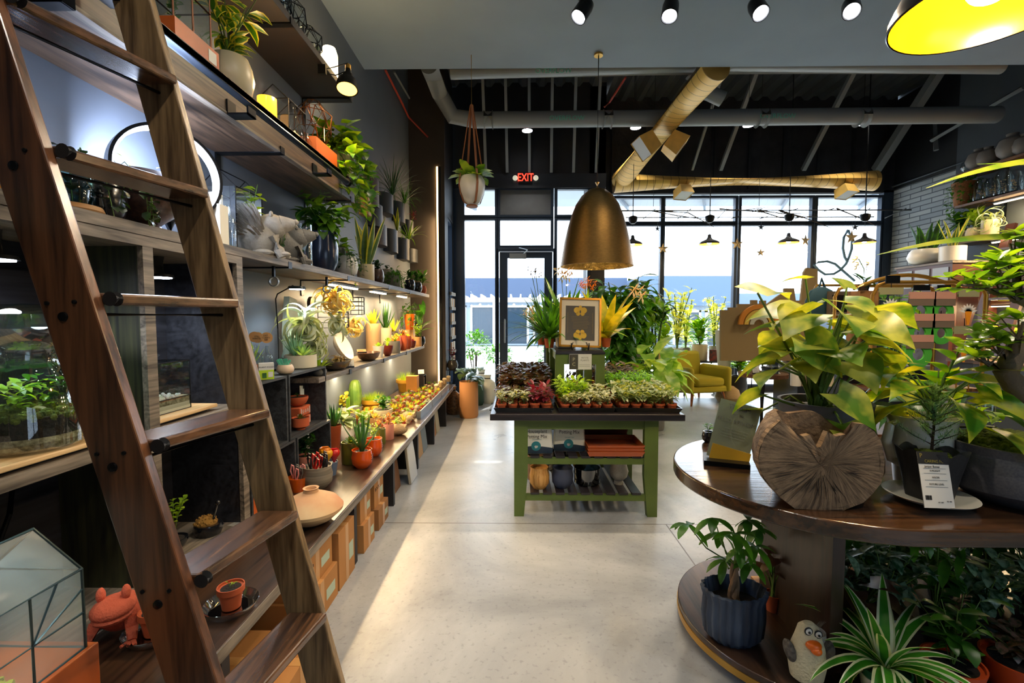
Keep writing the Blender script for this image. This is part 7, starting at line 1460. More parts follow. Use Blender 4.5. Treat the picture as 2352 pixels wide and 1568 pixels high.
for s_ in (1.0, .93):
    a = len(bb.v); pts = []
    for q_, i in enumerate(rng):
        for m_ in range(5):
            v = A_[i].lerp(B_[i], m_ / 4); c = ctrA.lerp(ctrB, m_ / 4); v = c + (v - c) * s_; v = v + (v - c).normalized() * (.004 * math.sin(q_ * 2.1 + m_ * 1.7) if s_ == 1 else 0); v.z = max(v.z, .001); bb.v.append(tuple(v))
    for q_ in range(len(rng) - 1):
        for m_ in range(4): w0 = a + q_ * 5 + m_; bb.face([w0, w0 + 1, w0 + 6, w0 + 5])
bb.obj('bark_wall', BKK, t, smooth=60)
ck = MB()
for k in range(46):
    a = U(0, 2 * PI); r0, r1 = U(.02, .1), U(.11, .19); c = ctrA + Vector((-.0, -.004, .0)); q0 = c + Vector((math.cos(a) * r0, 0, math.sin(a) * r0 * .8)); q1 = c + Vector((math.cos(a + U(-.1, .1)) * r1, 0, math.sin(a) * r1 * .75))
    if q1.z < .01 or q1.z > .17: continue
    ck.tube([q0, q0.lerp(q1, .5) + Vector((U(-.004, .004), 0, U(-.004, .004))), q1], [.0006, .0016, .0005], 4)
ck.obj('crack_lines', mat('dark_crack', '2a211b', 1), t)['kind'] = 'stuff'
# bowl with syngonium
SYN = [leafm('syngonium_leaf', '466f26', 'aeb450', .4, scale=9)]
gb = P(1890, 1000, Y=1.86); t = potted('big syngonium with arrow-shaped yellow-green leaves in a wide slate bowl', (gb.x, 1.86, Zt), 'belly', .175, .30, mat('slate_bowl', '4c4c55', .65, var=.06)); RN.seed(21)
fo, st = k_stalk(.50, .44, 34, .18, .17, lo=.3, low=3, sr=.0055); o = fo.obj('foliage', SYN, t, smooth=None); o.location = (-.03, 0, .265); o = st.obj('stem', mat('thick_green_stem', '55702a', .5), t); o.location = (-.03, 0, .265)
for (px, py, Y_, L, az, el, rl) in ((1740, 672, 1.80, .20, .35, .25, .3), (1850, 640, 1.88, .10, 2.9, .2, 0), (1850, 785, 1.70, .20, -.4, -.55, .9), (1925, 905, 1.62, .17, -.9, -.5, .4), (1745, 905, 1.75, .13, 2.6, -.4, .5), (1990, 720, 1.82, .24, .2, .12, -.2), (2000, 800, 1.75, .2, .2, -.3, .2), (1945, 660, 1.9, .1, 1.9, .9, 0)):
    q = P(px, py, Y=Y_) - Vector(t.location); lf, s2 = MB(), MB(); lf.leaf(q, dirv(az, el), L, L * .85, .7, .2, 8, 'heart', roll=rl); s2.tube([(U(-.03, .03), 0, .265), q * .5 + Vector((0, 0, .12)), q], [.006, .005, .004], 6); k_ = lf.obj('leaf_blade', SYN, t, smooth=None); s2.obj('leaf_stem', mat('thick_green_stem', ''), k_)
# acrylic sign seen from behind
q = T_(1668, 1072); t = thing('acrylic_sign', 'leaning clear acrylic sign holder with cream flyer seen from behind', 'sign', (q.x + .02, q.y + .05, Zt), -.35); M = Matrix.Rotation(-.16, 4, 'X') @ Matrix.Rotation(.22, 4, 'Y')
MB().box(-.085, -.003, .005, .085, .0, .275, M).obj('acrylic_sheet', CLEAR, t, flat=True); MB().box(-.082, .0005, .01, .082, .0015, .27, M).obj('flyer', mat('cream_flyer', 'cfcaa6', .7), t, flat=True); MB().box(-.07, -.014, .0, .085, -.004, .07, M).obj('yellow_pocket', mat('yellow_paper', 'c79a22', .6), t, flat=True); MB().box(-.09, -.06, 0, .09, .07, .02).obj('holder_base', BLK, t, flat=True)
for s_, z, sz in (('PLANT', .245, .030), ('OF THE', .215, .014), ('MONTH CLUB', .185, .024)):
    o = text_mesh(s_, sz, '', mat('grey_ink', ''), t, tuple(M @ Vector((.0, -.0045, z))), (PI / 2 - .16, .22, 0), .0002); o.scale = (-1, 1, 1)
b = MB(); [b.box(-.06 + U(0, .02), -.0045, .15 - k * .012, .06 - U(0, .02), -.004, .1515 - k * .012, M) for k in range(4)]; b.obj('printed_lines', mat('grey_ink', ''), t, flat=True)
potted('tiny glossy dark pot with green leaf tips behind the acrylic sign', T_(1650, 1030) + Vector((0, .12, 0)), 'round', .03, .055, BLKP, ('bush', .1, .05, dict(L=.035, W=.02, n=14, stems=4)), GREEN)
# white pitcher with pothos and zz stem
q = P(2112, 1080, Y=1.72); t = potted('white face-patterned pitcher with golden pothos and a tall glossy stem', (q.x, 1.72, Zt), 'taper', .105, .27, mat('white_glaze_pitcher', 'd6d3cb', .2, coat=.3)); RN.seed(5)
b = MB().tube([(-.095, -.01, .25), (-.135, -.02, .24), (-.145, -.02, .18), (-.12, -.015, .11), (-.085, -.01, .09)], [.012, .015, .016, .015, .012], 12); b.obj('handle', mat('white_glaze_pitcher', ''), t); b = MB()
for k in range(26):
    a = -PI / 2 + (k % 9 - 4) * .22; z = .03 + (k // 9) * .035; r_ = .078 + z * .12; c = Vector((r_ * math.cos(a), r_ * math.sin(a), z)); s2 = Vector((-math.sin(a), math.cos(a), 0)); b.tube([c + s2 * .009 * math.cos(u) + Vector((0, 0, .013 * math.sin(u))) for u in [i * PI / 5 for i in range(11)]], .0017, 4, False)
b.obj('dark_ring_pattern', mat('dark_slip', '4a4038', .7), t)['kind'] = 'stuff'
PO = [leafm('pothos_big_leaf', '3f7a1a', 'b8bc38', .45, scale=12)]; fo, st = k_stalk(.40, .20, 20, .18, .11, lo=.1, low=3); o = fo.obj('foliage', PO, t, smooth=None); o.location = (.04, -.01, .26); o = st.obj('stem', STEM, t); o.location = (.04, -.01, .26)
b, s2 = MB(), MB(); s2.tube([(.06, .03, .25), (.10, .03, .40), (.16, .03, .53)], [.008, .006, .003], 8)
for k in range(9):
    c = Vector((.06 + k * .0125, .03, .33 + k * .024)); s_ = 1 if k % 2 else -1; b.leaf(c, (s_ * .9, U(-.4, .3), .75), .13, .05, .5, .3, 5, 'ovate')
b.obj('zz_foliage', leafm('glossy_zz_leaf', '4b7a1c', '7fa32c', .35, rough=.2), t, smooth=None); s2.obj('zz_stem', STEM, t)
# black scalloped pot with juniper, saucer and care card
q = T_(2133, 1150); t = thing('saucer', 'cream ceramic saucer under the black scalloped pot on the display table', 'saucer', q); MB().lathe([(.06, 0), (.09, .008), (.125, .022), (.13, .027), (.125, .027), (.09, .014), (.0001, .012)], 44).obj('dish', mat('cream_saucer', 'd3cdbf', .3), t)
t = thing('bonsai_pot', 'black scalloped-rim pot with a little juniper bonsai and moss', 'potted plant', q + Vector((.0, 0, .014)), .25); SQ = mat('black_rustic_pot', '1b1b1d', .6, bump=.5, bscale=25); nn = 48; b = MB()
def sqr(a, r): c, s_ = abs(math.cos(a)), abs(math.sin(a)); return r / (c ** 5 + s_ ** 5) ** .2
rows_ = [(.052, 0, 0), (.066, .09, 0), (.082, .16, .014), (.074, .155, .014), (.068, .14, 0), (.0001, .14, 0)]
for r_, z, wv in rows_:
    for k in range(nn): a = 2 * PI * k / nn; rr = sqr(a, r_); b.v.append((rr * math.cos(a), rr * math.sin(a), z + wv * abs(math.cos(a * 4 + 0))))
for i in range(len(rows_) - 1):
    for k in range(nn): j = (k + 1) % nn; b.face([i * nn + k, i * nn + j, (i + 1) * nn + j, (i + 1) * nn + k])
b.face([k for k in reversed(range(nn))]); b.obj('pot', SQ, t, smooth=50); o = k_moss(.12, .02, 160)[0].obj('moss_layer', MOSSM, t); o.location = (0, 0, .14); o['kind'] = 'stuff'
fo, st = k_needle(.21, .25, 3000, .017, 20); o = fo.obj('foliage', [leafm('juniper_needle', '5a8a6c', '93b06c', .3)], t, smooth=None); o.location = (.0, 0, .145); o = st.obj('stem', BARK, t); o.location = (0, 0, .145)
q2 = P(2142, 1165, Y=q.y - .10); t = thing('care_card', 'white and black plant care card leaning on the black scalloped pot', 'card', (q2.x, q.y - .125, Zt + .027), .12); M = Matrix.Rotation(-.26, 4, 'X') @ Matrix.Rotation(.07, 4, 'Y'); cw, chh = .108, .175
MB().box(-cw / 2, -.001, 0, cw / 2, .001, chh, M).obj('card_face', WHITE, t, flat=True); MB().box(-cw / 2 - .001, -.0016, chh * .78, cw / 2 + .001, -.001, chh + .001, M).obj('black_header', INK, t, flat=True)
YG = mat('dull_gold_ink', '8a7c30', .6)
def on(s_, sz, x, z, m): text_mesh(s_, sz, '', m, t, tuple(M @ Vector((x, -.002, z))), (PI / 2 - .26, .07, 0), .0002)
on('CARING FOR:', .0135, .008, chh * .83, YG); on('P', .02, -.043, chh * .93, YG); on('Juniper Bonsai', .0095, -.008, chh * .735, INK); on('SUNLIGHT', .008, 0, chh * .66, INK); on('WATER', .008, 0, chh * .54, INK); on('NUTURE LEVEL', .008, 0, chh * .42, INK); on('PET SAFE', .005, .006, chh * .1, INK); on('YES  NO', .005, .036, chh * .12, INK)
b = MB()
for z in (.61, .49, .37, .70): b.box(-.04, -.0016, chh * z, .04, -.0011, chh * z + .0007, M)
for k in range(14): b.box(-.046 + k * .0016, -.0016, chh * .14, -.0453 + k * .0016 + U(0, .0007), -.0011, chh * .22, M)
b.obj('printed_lines', INK, t, flat=True)
# grey bowl with ficus bonsai
q = P(2330, 1120, Y=1.60); t = potted('big speckled charcoal bowl with moss and a twisting ficus bonsai', (q.x, 1.60, Zt), 'belly', .20, .20, mat('speckled_charcoal', '5c5a5c', .7, col2='4c4a50', vscale=150)); o = k_moss(.30, .035, 420)[0].obj('moss_layer', MOSSM, t); o.location = (0, 0, .185); o['kind'] = 'stuff'
RN.seed(11); FL = [leafm('ficus_leaf', '3f6f1e', '7fa52c', .4, rough=.22, scale=6)]; tr = MB(); fo = MB(); L0 = Vector(t.location)
def R3(px, py, Y_=1.6): return P(px, py, Y=Y_) - L0
trunk = [Vector((.08, 0, .17)), Vector((.10, 0, .26)), R3(2330, 880), R3(2310, 855), R3(2335, 800), R3(2400, 770), R3(2380, 700), R3(2340, 680)]
tr.tube(trunk, [.05, .045, .036, .034, .03, .03, .026, .022], 12)
brs = [(R3(2335, 690), R3(2270, 672)), (R3(2330, 690), R3(2300, 630)), (R3(2345, 680), R3(2330, 600)), (R3(2310, 860), R3(2240, 825)), (R3(2312, 850), R3(2290, 790)), (R3(2320, 850), R3(2335, 790)), (R3(2350, 680), R3(2400, 600)), (R3(2290, 672), R3(2210, 655, 1.5)), (R3(2340, 690), R3(2320, 560, 1.7)), (R3(2330, 820), R3(2350, 740, 1.45))]
for a, c in brs:
    tr.tube([a, a.lerp(c, .5) + Vector((0, 0, .012)), c], [.012, .008, .004], 7)
    for s2 in range(5):
        e = a.lerp(c, U(.5, 1)) + Vector((U(-.07, .07), U(-.07, .07), U(-.01, .07))); tr.tube([a.lerp(c, .55), e], [.004, .002], 5)
        for k in range(7): fo.leaf(e, dirv(k * 2.4, U(-.1, 1.0)), U(.045, .07), .036, .4, .15, 4, 'ovate')
tr.obj('trunk', mat('ficus_bark', '6a5a48', .85, bump=.6, bscale=50, var=.15), t); fo.obj('foliage', FL, t, smooth=None)
# strap-leaved plant reaching in from the right
potted('tall strap-leaved plant at the right end whose long leaves arch into view', (2.42, 1.75, Zt), 'belly', .16, .26, CREAM, ('bush', .1, .1, dict(L=.05, W=.02, n=6, stems=2)), GREEN); t = bpy.data.objects[[o.name for o in COL.objects if o.name.startswith('potted_plant') and not o.parent][-1]]
b, L0 = MB(), Vector(t.location)
for (p0, p1, dz) in (((2700, 420), (2258, 385), .06), ((2700, 640), (2158, 542), .07), ((2750, 560), (2420, 300), .05), ((2650, 700), (2500, 480), .04)):
    a, c = P(*p0, Y=1.7) - L0, P(*p1, Y=1.55) - L0; d = c - a; b.leaf(a, d + Vector((0, 0, d.length * .35)), d.length * 1.06, .085, .75, .3, 12, 'lance', up=Vector((0, -.5, 1)))
    b.tube([(0, 0, .2), a * .5 + Vector((0, 0, .1)), a], [.008, .006, .005], 6)
b.obj('long_leaves', [leafm('strap_leaf', '3c6a16', '7c8a28', .35)], t, smooth=None)
# propagation tubes and spray bottles
q = P(2215, 1000, Y=1.82); t = thing('propagation_stand', 'black metal stand with glass propagation tubes behind the juniper pot', 'plant stand', (q.x + .02, 1.82, Zt)); MB().cyl((0, 0, 0), (0, 0, .22), .004).box(-.09, -.006, .20, .10, .006, .206).lathe([(.0001, 0), (.06, 0), (.06, .004), (.0001, .005)], 20).obj('metal_stand', BLK, t)
for k, x in enumerate((-.07, .01, .07)):
    g = MB().lathe([(.0001, 0), (.018, .012), (.02, .03), (.02, .2 + .04 * k), (.018, .2 + .04 * k)], 18, c=(x, 0, .06)).obj('glass_tube', CLEAR, t); fo, st = k_bush(.12, .2, .06, .035, 10, 3, bottom=.5); o = fo.obj('cutting', LIME, g); o.location = (x, 0, .12)
for i, (x, y) in enumerate(((1.58, 2.06), (1.64, 2.12))):
    t = bottle(('small amber spray bottle with clear cap between the bowl and pitcher', 'second spray bottle just behind the small amber one')[i], (x, y, Zt), .03, .12, mat('amber_bottle', '8a4a18', .15), name='spray_bottle'); MB().cyl((0, 0, .12), (0, 0, .15), .02, 14).obj('black_collar', BLK, t); MB().cyl((0, 0, .15), (0, 0, .20), .017, 14).obj('clear_cap', CLEAR, t)
potted('broad dark-leaved plant behind the juniper pot on the display table', (1.95, 2.15, Zt), 'taper', .08, .10, BLKP, ('stalk', .5, .26, dict(n=18, L=.18, W=.11)), DARK)
# ---------------------------------------------------------------- lower deck
q = D_(1683, 1462); t = thing('fluted_pot', 'ink-blue corrugated oval pot holding a braided money tree', 'potted plant', q); FP = mat('ink_blue_rustic', '1a2336', .55, bump=.5, bscale=40, col2='3f4d62', vscale=26, stretch=(1, 1, .15)); nf = 96
b = MB().lathe([(.080, 0), (.105, .03), (.112, .10), (.108, .17), (.118, .205), (.108, .21), (.098, .17), (.095, .15), (.0001, .145)], nf, sx=1.08, sy=.85, wob=lambda a, i: 1 + (.035 if i < 7 else .01) * math.cos(a * 22)); b.obj('pot', FP, t, smooth=50); MB().lathe([(.0001, .152), (.094, .150)], 24, sx=1.08, sy=.85).obj('soil', SOIL, t)
b = MB()
for k in range(3): b.tube([(math.cos(k * 2.1 + z * 22) * .012 * (1 - z * 2), math.sin(k * 2.1 + z * 22) * .012 * (1 - z * 2), .15 + z) for z in [i * .02 for i in range(9)]], [.014 - i * .0009 for i in range(9)], 8)
b.obj('trunk', mat('braided_trunk', '7d6248', .8, bump=.4, bscale=60), t); fo, st = MB(), MB(); RN.seed(3)
for (px, py) in ((1640, 1190), (1655, 1225), (1690, 1225), (1745, 1215), (1720, 1195), (1665, 1285), (1720, 1290), (1700, 1260), (1735, 1255), (1580, 1205)):
    e = P(px, py, Y=q.y + U(-.12, .12)) - q; st.tube([(0, 0, .3), e * .6 + Vector((0, 0, .09)), e], [.004, .003, .002], 5)
    for k in range(6): fo.leaf(e, dirv(k * 1.05 + U(-.2, .2), U(-.5, .3)), U(.07, .11), .034, .8, .2, 5, 'ovate')
fo.obj('foliage', GREEN, t, smooth=None); st.obj('stem', STEM, t)
q = D_(1852, 1562); t = thing('bird_planter', 'cream and grey ceramic bird planter with orange beak and bulging eyes', 'planter', q, 0); FUR = mat('fluffy_cream', 'cfc3a0', .9, bump=.8, bscale=110)
MB().lathe([(.03, 0), (.055, .02), (.063, .07), (.055, .13), (.042, .17), (.034, .20), (.018, .214), (.0001, .216)], 28, sx=1, sy=.85).obj('body', FUR, t)
GFz = mat('grey_feather', '6d675f', .9, bump=.8, bscale=120, col2='4a4540', vscale=60); b = MB().ball((.062, .0, .10), (.022, .035, .05), 14, 10, Matrix.Rotation(.4, 4, 'Y')).obj('wing', mat('grey_feather', '6d675f', .9, bump=.8, bscale=120, col2='4a4540', vscale=60), t); b = MB().ball((-.058, .005, .105), (.018, .03, .045), 14, 10, Matrix.Rotation(-.3, 4, 'Y')); b.obj('wing', GFz, t)
MB().lathe([(.02, 0), (.036, .06), (.034, .1), (.028, .098), (.026, .06), (.0001, .04)], 18, c=(.048, .035, .06)).obj('back_cup', mat('grey_cup_inside', '8a867e', .6), t)
MB().ball((-.004, -.038, .158), (.026, .022, .017), 16, 10, Matrix.Rotation(-.25, 4, 'X')).ball((-.002, -.05, .148), (.018, .018, .014), 14, 8).obj('beak', mat('orange_beak', 'd9620f', .35), t)
for x, z in ((-.018, .203), (.016, .192)): e = MB().ball((x, -.028, z), .0115, 14, 10).obj('eye', WHITE, t); MB().ball((x - .002, -.0385, z + .001), .0045, 10, 8).obj('pupil', INK, e); MB().lathe([(.011, -.002), (.014, -.002), (.014, .002), (.011, .002), (.011, -.002)], 18, M=Matrix.Translation((x, -.030, z)) @ Matrix.Rotation(PI / 2, 4, 'X')).obj('eye_ring', INK, e)
b = MB(); [b.leaf((.03 + k * .005, .005, .195), (.4 + k * .1, 0, 1), .03, .006, .3, 0, 2, 'spike') for k in range(4)]; b.obj('crest_feathers', GFz, t)
t = thing('nursery_pot', 'green nursery pot with white label holding a bright striped spider plant', 'potted plant', D_(2030, 1595)); 
pf, ri = pot_profile('taper', .075, .10); MB().lathe(pf, 28).obj('pot', mat('green_nursery_pot', '1f5a3c', .4), t, smooth=40); MB().lathe([(.066, .022), (.0725, .07)], 28).obj('paper_label', WHITE, t); text_mesh('PLANT SHOP', .014, '', mat('bright_dark_green', '1f3a2c', .6), t, (0, -.077, .085), (PI / 2, 0, 0), .0003)
fo, _ = k_blades(.38, .17, 42, .042, 2.4, (.2, 1.4), edge=1, seg=9); o = fo.obj('foliage', [leafm('spider_plant_green', '2f7a1e', '4f9a2c', .35), WLEAF], t, smooth=None); o.location = (0, 0, .10)
spec([('vine with serrated green leaves in an orange nursery pot right of the spider plant', D_(2185, 1590), 'taper', 120, 80, mat('orange_nursery_pot', 'c4481a', .45), ('bush', 190, 170, dict(L=52, W=30, n=60, stems=9, el=(-.3, 1.0))), GREEN),
 ('dark nursery pot with white label and purple-veined leaves behind the spider plant', D_(1970, 1490), 'taper', 90, 80, mat('dark_nursery_pot', '1b2420', .5), ('stalk', 150, 110, dict(n=16, L=60, W=44)), BRN),
 ('orange nursery pot of mottled fittonia at the right edge of the lower deck', D_(2330, 1575), 'taper', 130, 70, mat('orange_nursery_pot', ''), ('bush', 190, 90, dict(L=36, W=22, n=130, stems=12, el=(-.2, 1.0))), leafm('mottled_fittonia', '3a4a30', '8a6a5c', .2, scale=60)),
 ('small brown plant leaning out behind the table support panel', D_(1775, 1400), 'taper', 40, 40, TERRA, ('stalk', 60, 110, dict(n=8, L=34, W=26)), BRN)])
tag(MB().box(-.07, -.05, 0, .07, .05, .03).obj('wooden_tray', TAN, flat=True), 'small wooden tray on the lower deck behind the support panel', 'tray'); bpy.data.objects['wooden_tray'].location = D_(1770, 1350)
WM = leafm('silver_striped_leaf', '265030', '88a88c', .2, scale=45, rough=.3); RN.seed(9)
m1 = potted('dark silver-striped leafy plant in the dense rows on the lower deck', (0, 0, -7), 'taper', .055, .08, mat('dark_nursery_pot', ''), ('bush', .30, .30, dict(L=.10, W=.042, n=90, stems=8, el=(-.3, 1.0), droop=1.2)), WM, group='silver-striped plants under the display table'); k = 0
m2 = potted('fresh green upright leafy plant among the silver-striped rows on the lower deck', (0, 0, -7.5), 'taper', .055, .08, mat('dark_nursery_pot', ''), ('bush', .30, .38, dict(L=.12, W=.035, n=60, stems=7, el=(-.1, 1.1), droop=1.2)), GREEN, group='fresh green plants under the display table'); k2 = 0
for j in range(3):
    for i in range(8):
        x, y = 1.34 + i * .20 + U(-.02, .02), 1.86 + j * .20 + U(-.02, .02); 
        if y > 2.30 or (i < 2 and j == 0): y = min(y, 2.28)
        if 2.70 < x < 2.84 : continue
        if (i + j) % 3 == 2:
            if k2 == 0: m2.location = (x, y, Zd)
            else: dup(m2, (x, y, Zd), U(0, 6), s=U(.85, 1.1))
            k2 += 1
        else:
            if k == 0: m1.location = (x, y, Zd)
            else: dup(m1, (x, y, Zd), U(0, 6), s=U(.85, 1.1))
            k += 1

# ================================================================ GOLD RACK AND RIGHT WALL
GM = mat('gold_rack_metal', 'b98a3a', .3, .85)
RY = 2.95; rx = lambda px, Y_=RY: P(px, 727, Y=Y_).x; rz = lambda py, Y_=RY: P(2000, py, Y=Y_).z
t = thing('gold_display_rack', 'arched gold metal display rack hung with packaged goods behind the display table', 'rack', (rx(2003), RY, 0)); W2 = rx(2262) - rx(2003); H2 = rz(648)
b = MB()
for y in (0, .35): b.tube([(0, y, 0), (0, y, H2 - .08), (.03, y, H2 - .02), (.09, y, H2), (W2 - .09, y, H2), (W2 - .03, y, H2 - .02), (W2, y, H2 - .08), (W2, y, 0)], .012, 10)
b.tube([(W2 * k / 12, .17, H2 - .03 + .09 * math.sin(PI * k / 12)) for k in range(13)], .013, 10); b.obj('gold_frame', GM, t)
for z in (.25, .62, .92): MB().box(0, 0, z, W2, .35, z + .02).obj('rack_shelf', WBR, t, flat=True)
for x in (.0, W2):
    for z in (.4, .75, 1.05): MB().tube([(x, 0, z), (x, .35, z)], .007, 6).obj('side_bar', GM, t)
for k in range(10): MB().cyl((W2 * k / 9, -.0, .92), (W2 * k / 9, .0, 1.0), .006, 6).obj('rail_spindle', GM, t)
rw = rx(2003)
def hangpack(label, px, py, w, h, kind):
    p = P(px, py, Y=RY - .03); t = thing('hanging_pack', label, 'package', p)
    if kind == 'pad':
        MB().lathe([(w * .22, 0), (w * .5, 0), (w * .5, .012), (w * .22, .012), (w * .22, 0)], 30, sy=1.05, M=Matrix.Translation((0, 0, -h * .25)) @ Matrix.Rotation(PI / 2, 4, 'X')).obj('green_pad', mat('bright_green_felt', '3f9a2c', .8), t)
        MB().box(-w * .5, -.02, h * .0, w * .5, -.014, h * .32).obj('grey_header', mat('grey_print_card', '6a5a4a', .7), t, flat=True); MB().box(-w * .48, -.022, h * .3, w * .48, -.012, h * .62).obj('pink_header', mat('pink_card', 'b98672', .6), t, flat=True)
    else:
        MB().box(-w / 2, -.004, -h * .5, w / 2, .004, h * .42).obj('clear_bag', glass('plastic_bag', (.85, .86, .86), .3, .15), t, flat=True); MB().box(-w / 2, -.006, h * .36, w / 2, .006, h * .56).obj('paper_header', mat('olive_header', '8d8a64', .7), t, flat=True)
        MB().prism([(-w * .16, 0), (w * .16, 0), (w * .05, -h * .34), (-w * .05, -h * .34)], -.008, -.004, Matrix(((1, 0, 0, 0), (0, 0, 1, 0), (0, 1, 0, 0), (0, 0, 0, 1)))).obj('orange_cone', mat('orange_cone', 'e08a1a', .5), t, flat=True)
        b = MB(); [b.leaf((0, -.007, -.005), (math.cos(a), 0, math.sin(a)), w * .42, w * .12, 0, 0, 3, 'ovate', up=Vector((0, -1, 0))) for a in [PI * (k + .5) / 8 for k in range(8)]]; b.obj('white_fan', WHITE, t)
    MB().cyl((0, 0, h * .55), (0, 0, h * .75), .003, 6).obj('hang_hook', BLK, t); 
    if py < 725: MB().box(-w * .3, -.012, h * .68, w * .3, -.006, h * .85 + .01).obj('black_clip', BLK, t, flat=True)
    return t
s_ = RY / FPX
for i, (px, py, w, h, kd, lab) in enumerate(((2045, 705, 52, 78, 'cone', 'top clear pack with orange cone by the left post of the gold rack'), (2046, 765, 52, 78, 'cone', 'lower clear pack with orange cone under the top one by the left post'),
    (2112, 702, 60, 50, 'pad', 'topmost green horseshoe pad with pink header on the gold rack'), (2110, 752, 60, 50, 'pad', 'middle green horseshoe pad of the left column'), (2107, 800, 60, 50, 'pad', 'lowest green horseshoe pad of the left column'),
    (2163, 702, 48, 50, 'pad', 'upper green horseshoe pad of the narrow right column'), (2160, 752, 48, 50, 'pad', 'lower green horseshoe pad of the narrow right column'), (2222, 715, 46, 90, 'cone', 'clear pack with orange cone by the right post of the gold rack'), (2212, 800, 46, 90, 'cone', 'long clear pack with orange cone hanging low by the right post'))):
    hangpack(lab, px, py, w * s_, h * s_, kd)
def kbox(label, x, y, z, w, d, h, m): t = thing('carton_box', label, 'box', (x, y, z)); MB().box(-w / 2, -d / 2, 0, w / 2, d / 2, h).obj('box_body', m, t, flat=True, bevel=.002); MB().box(-w * .3, -d / 2 - .001, h * .2, w * .1, -d / 2, h * .7).obj('printed_panel', mat('brown_print', '5a3a26', .7), t, flat=True)
p = P(1990, 790, Y=3.2); tb = thing('side_cabinet', 'narrow dark cabinet standing behind the left post of the gold rack', 'cabinet', (p.x + .0, 3.28, 0)); MB().box(-.2, -.12, 0, .06, .12, p.z - .03).obj('cabinet_body', BLKP, tb, flat=True)
for k in range(2): kbox(('lower', 'upper')[k] + ' kraft carton with dark print stacked beside the gold rack', p.x, 3.25, p.z - .03 + k * .2, .13, .12, .198, mat('kraft_box', '9a6c3e', .8))
potted('white orchid in a dark pot rising above the kraft cartons', (p.x + .03, 3.29, p.z + .366), 'taper', .04, .05, BLKP, ('bush', .12, .05, dict(L=.09, W=.04, n=7, stems=3)), DARK); t = bpy.data.objects[[o.name for o in COL.objects if o.name.startswith('potted_plant') and not o.parent][-1]]
MB().tube([(0, 0, .04), (.0, 0, .16), (-.04, 0, .23), (-.07, 0, .22)], .003, 6).obj('flower_stem', STEM, t); q = MB()
for c in ((-.07, 0, .22), (-.05, 0, .24), (-.035, .01, .20), (.03, 0, .2), (-.06, -.01, .17)):
    for i in range(5): q.leaf(c, Vector((math.cos(i * 1.257), -.3, math.sin(i * 1.257))), .03, .024, .3, .1, 2, 'ovate')
q.obj('flower', leafm('white_orchid_petal', 'cfc8c8', 'f0ecec', .3), t); MB().tube([(0, 0, .04), (.02, 0, .2)], .0025, 5).obj('support_stick', BARK, t)
for k in range(5):
    x = rx(1945 + k * 22, 2.6); tag(kk := MB().lathe([(.03, 0), (.032, .004), (.032, .13), (.0001, .132)], 16).obj('candle_jar', (WHITE, mat('taupe_jar', '8d7464', .4), mat('umber_jar', '5c3c2c', .4), WHITE, mat('cream_glaze', ''))[k]), ('white candle jar at the left end of the row on the tea shelf', 'taupe candle jar second in the row on the tea shelf', 'dark brown candle jar in the middle of the row on the tea shelf', 'white candle jar right of the dark brown one', 'cream candle jar at the right end of the row')[k], 'jar'); kk.location = (x, 3.05, .94)
# second gold frame with teal bag
t = thing('gold_garment_rack', 'low gold arched rack with a teal bag and a dark framed sign, behind the syngonium', 'rack', (rx(1862, 3.9), 3.9, 0)); w3 = rx(1995, 3.9) - rx(1862, 3.9); h3 = rz(655, 3.9); MB().tube([(0, 0, 0), (0, 0, h3 - .08), (.04, 0, h3), (w3 - .04, 0, h3), (w3, 0, h3 - .08), (w3, 0, 0)], .011, 10).obj('gold_frame', GM, t)
p = P(1885, 700, Y=3.87); t = thing('teal_bag', 'dark teal padded bag hanging on the low gold rack', 'bag', (p.x, 3.87, p.z - .12)); MB().lathe([(.06, 0), (.12, .03), (.13, .15), (.09, .24), (.03, .27), (.0001, .27)], 22, sy=.4).obj('bag_body', mat('teal_cloth', '1f4450', .8), t); MB().tube([(-.02, 0, .26), (0, 0, .34), (.03, 0, .26)], .01, 6).obj('strap', mat('teal_cloth', ''), t)
p = P(1935, 700, Y=3.84); t = thing('framed_sign', 'dark chalk sign in a taupe frame leaning on the low gold rack', 'sign', (p.x, 3.80, p.z - .09), 0); MB().box(-.15, -.01, 0, .15, .01, .2).obj('sign_frame', mat('taupe_frame', '6a5a48', .6), t, flat=True); MB().box(-.12, -.012, .03, .12, -.01, .17).obj('sign_face', BLKP, t, flat=True); MB().box(-.16, -.03, -.02, .16, .03, 0).obj('ledge', GM, t, flat=True)
t = thing('stump_stool', 'little wooden stump stool on the floor behind the acrylic sign', 'stool', F(1682, 1005)); MB().lathe([(.12, 0), (.13, .04), (.11, .3), (.15, .36), (.0001, .37)], 18, wob=lambda a, i: 1 + .08 * math.sin(a * 3 + i)).obj('stool_body', mat('ficus_bark', ''), t)
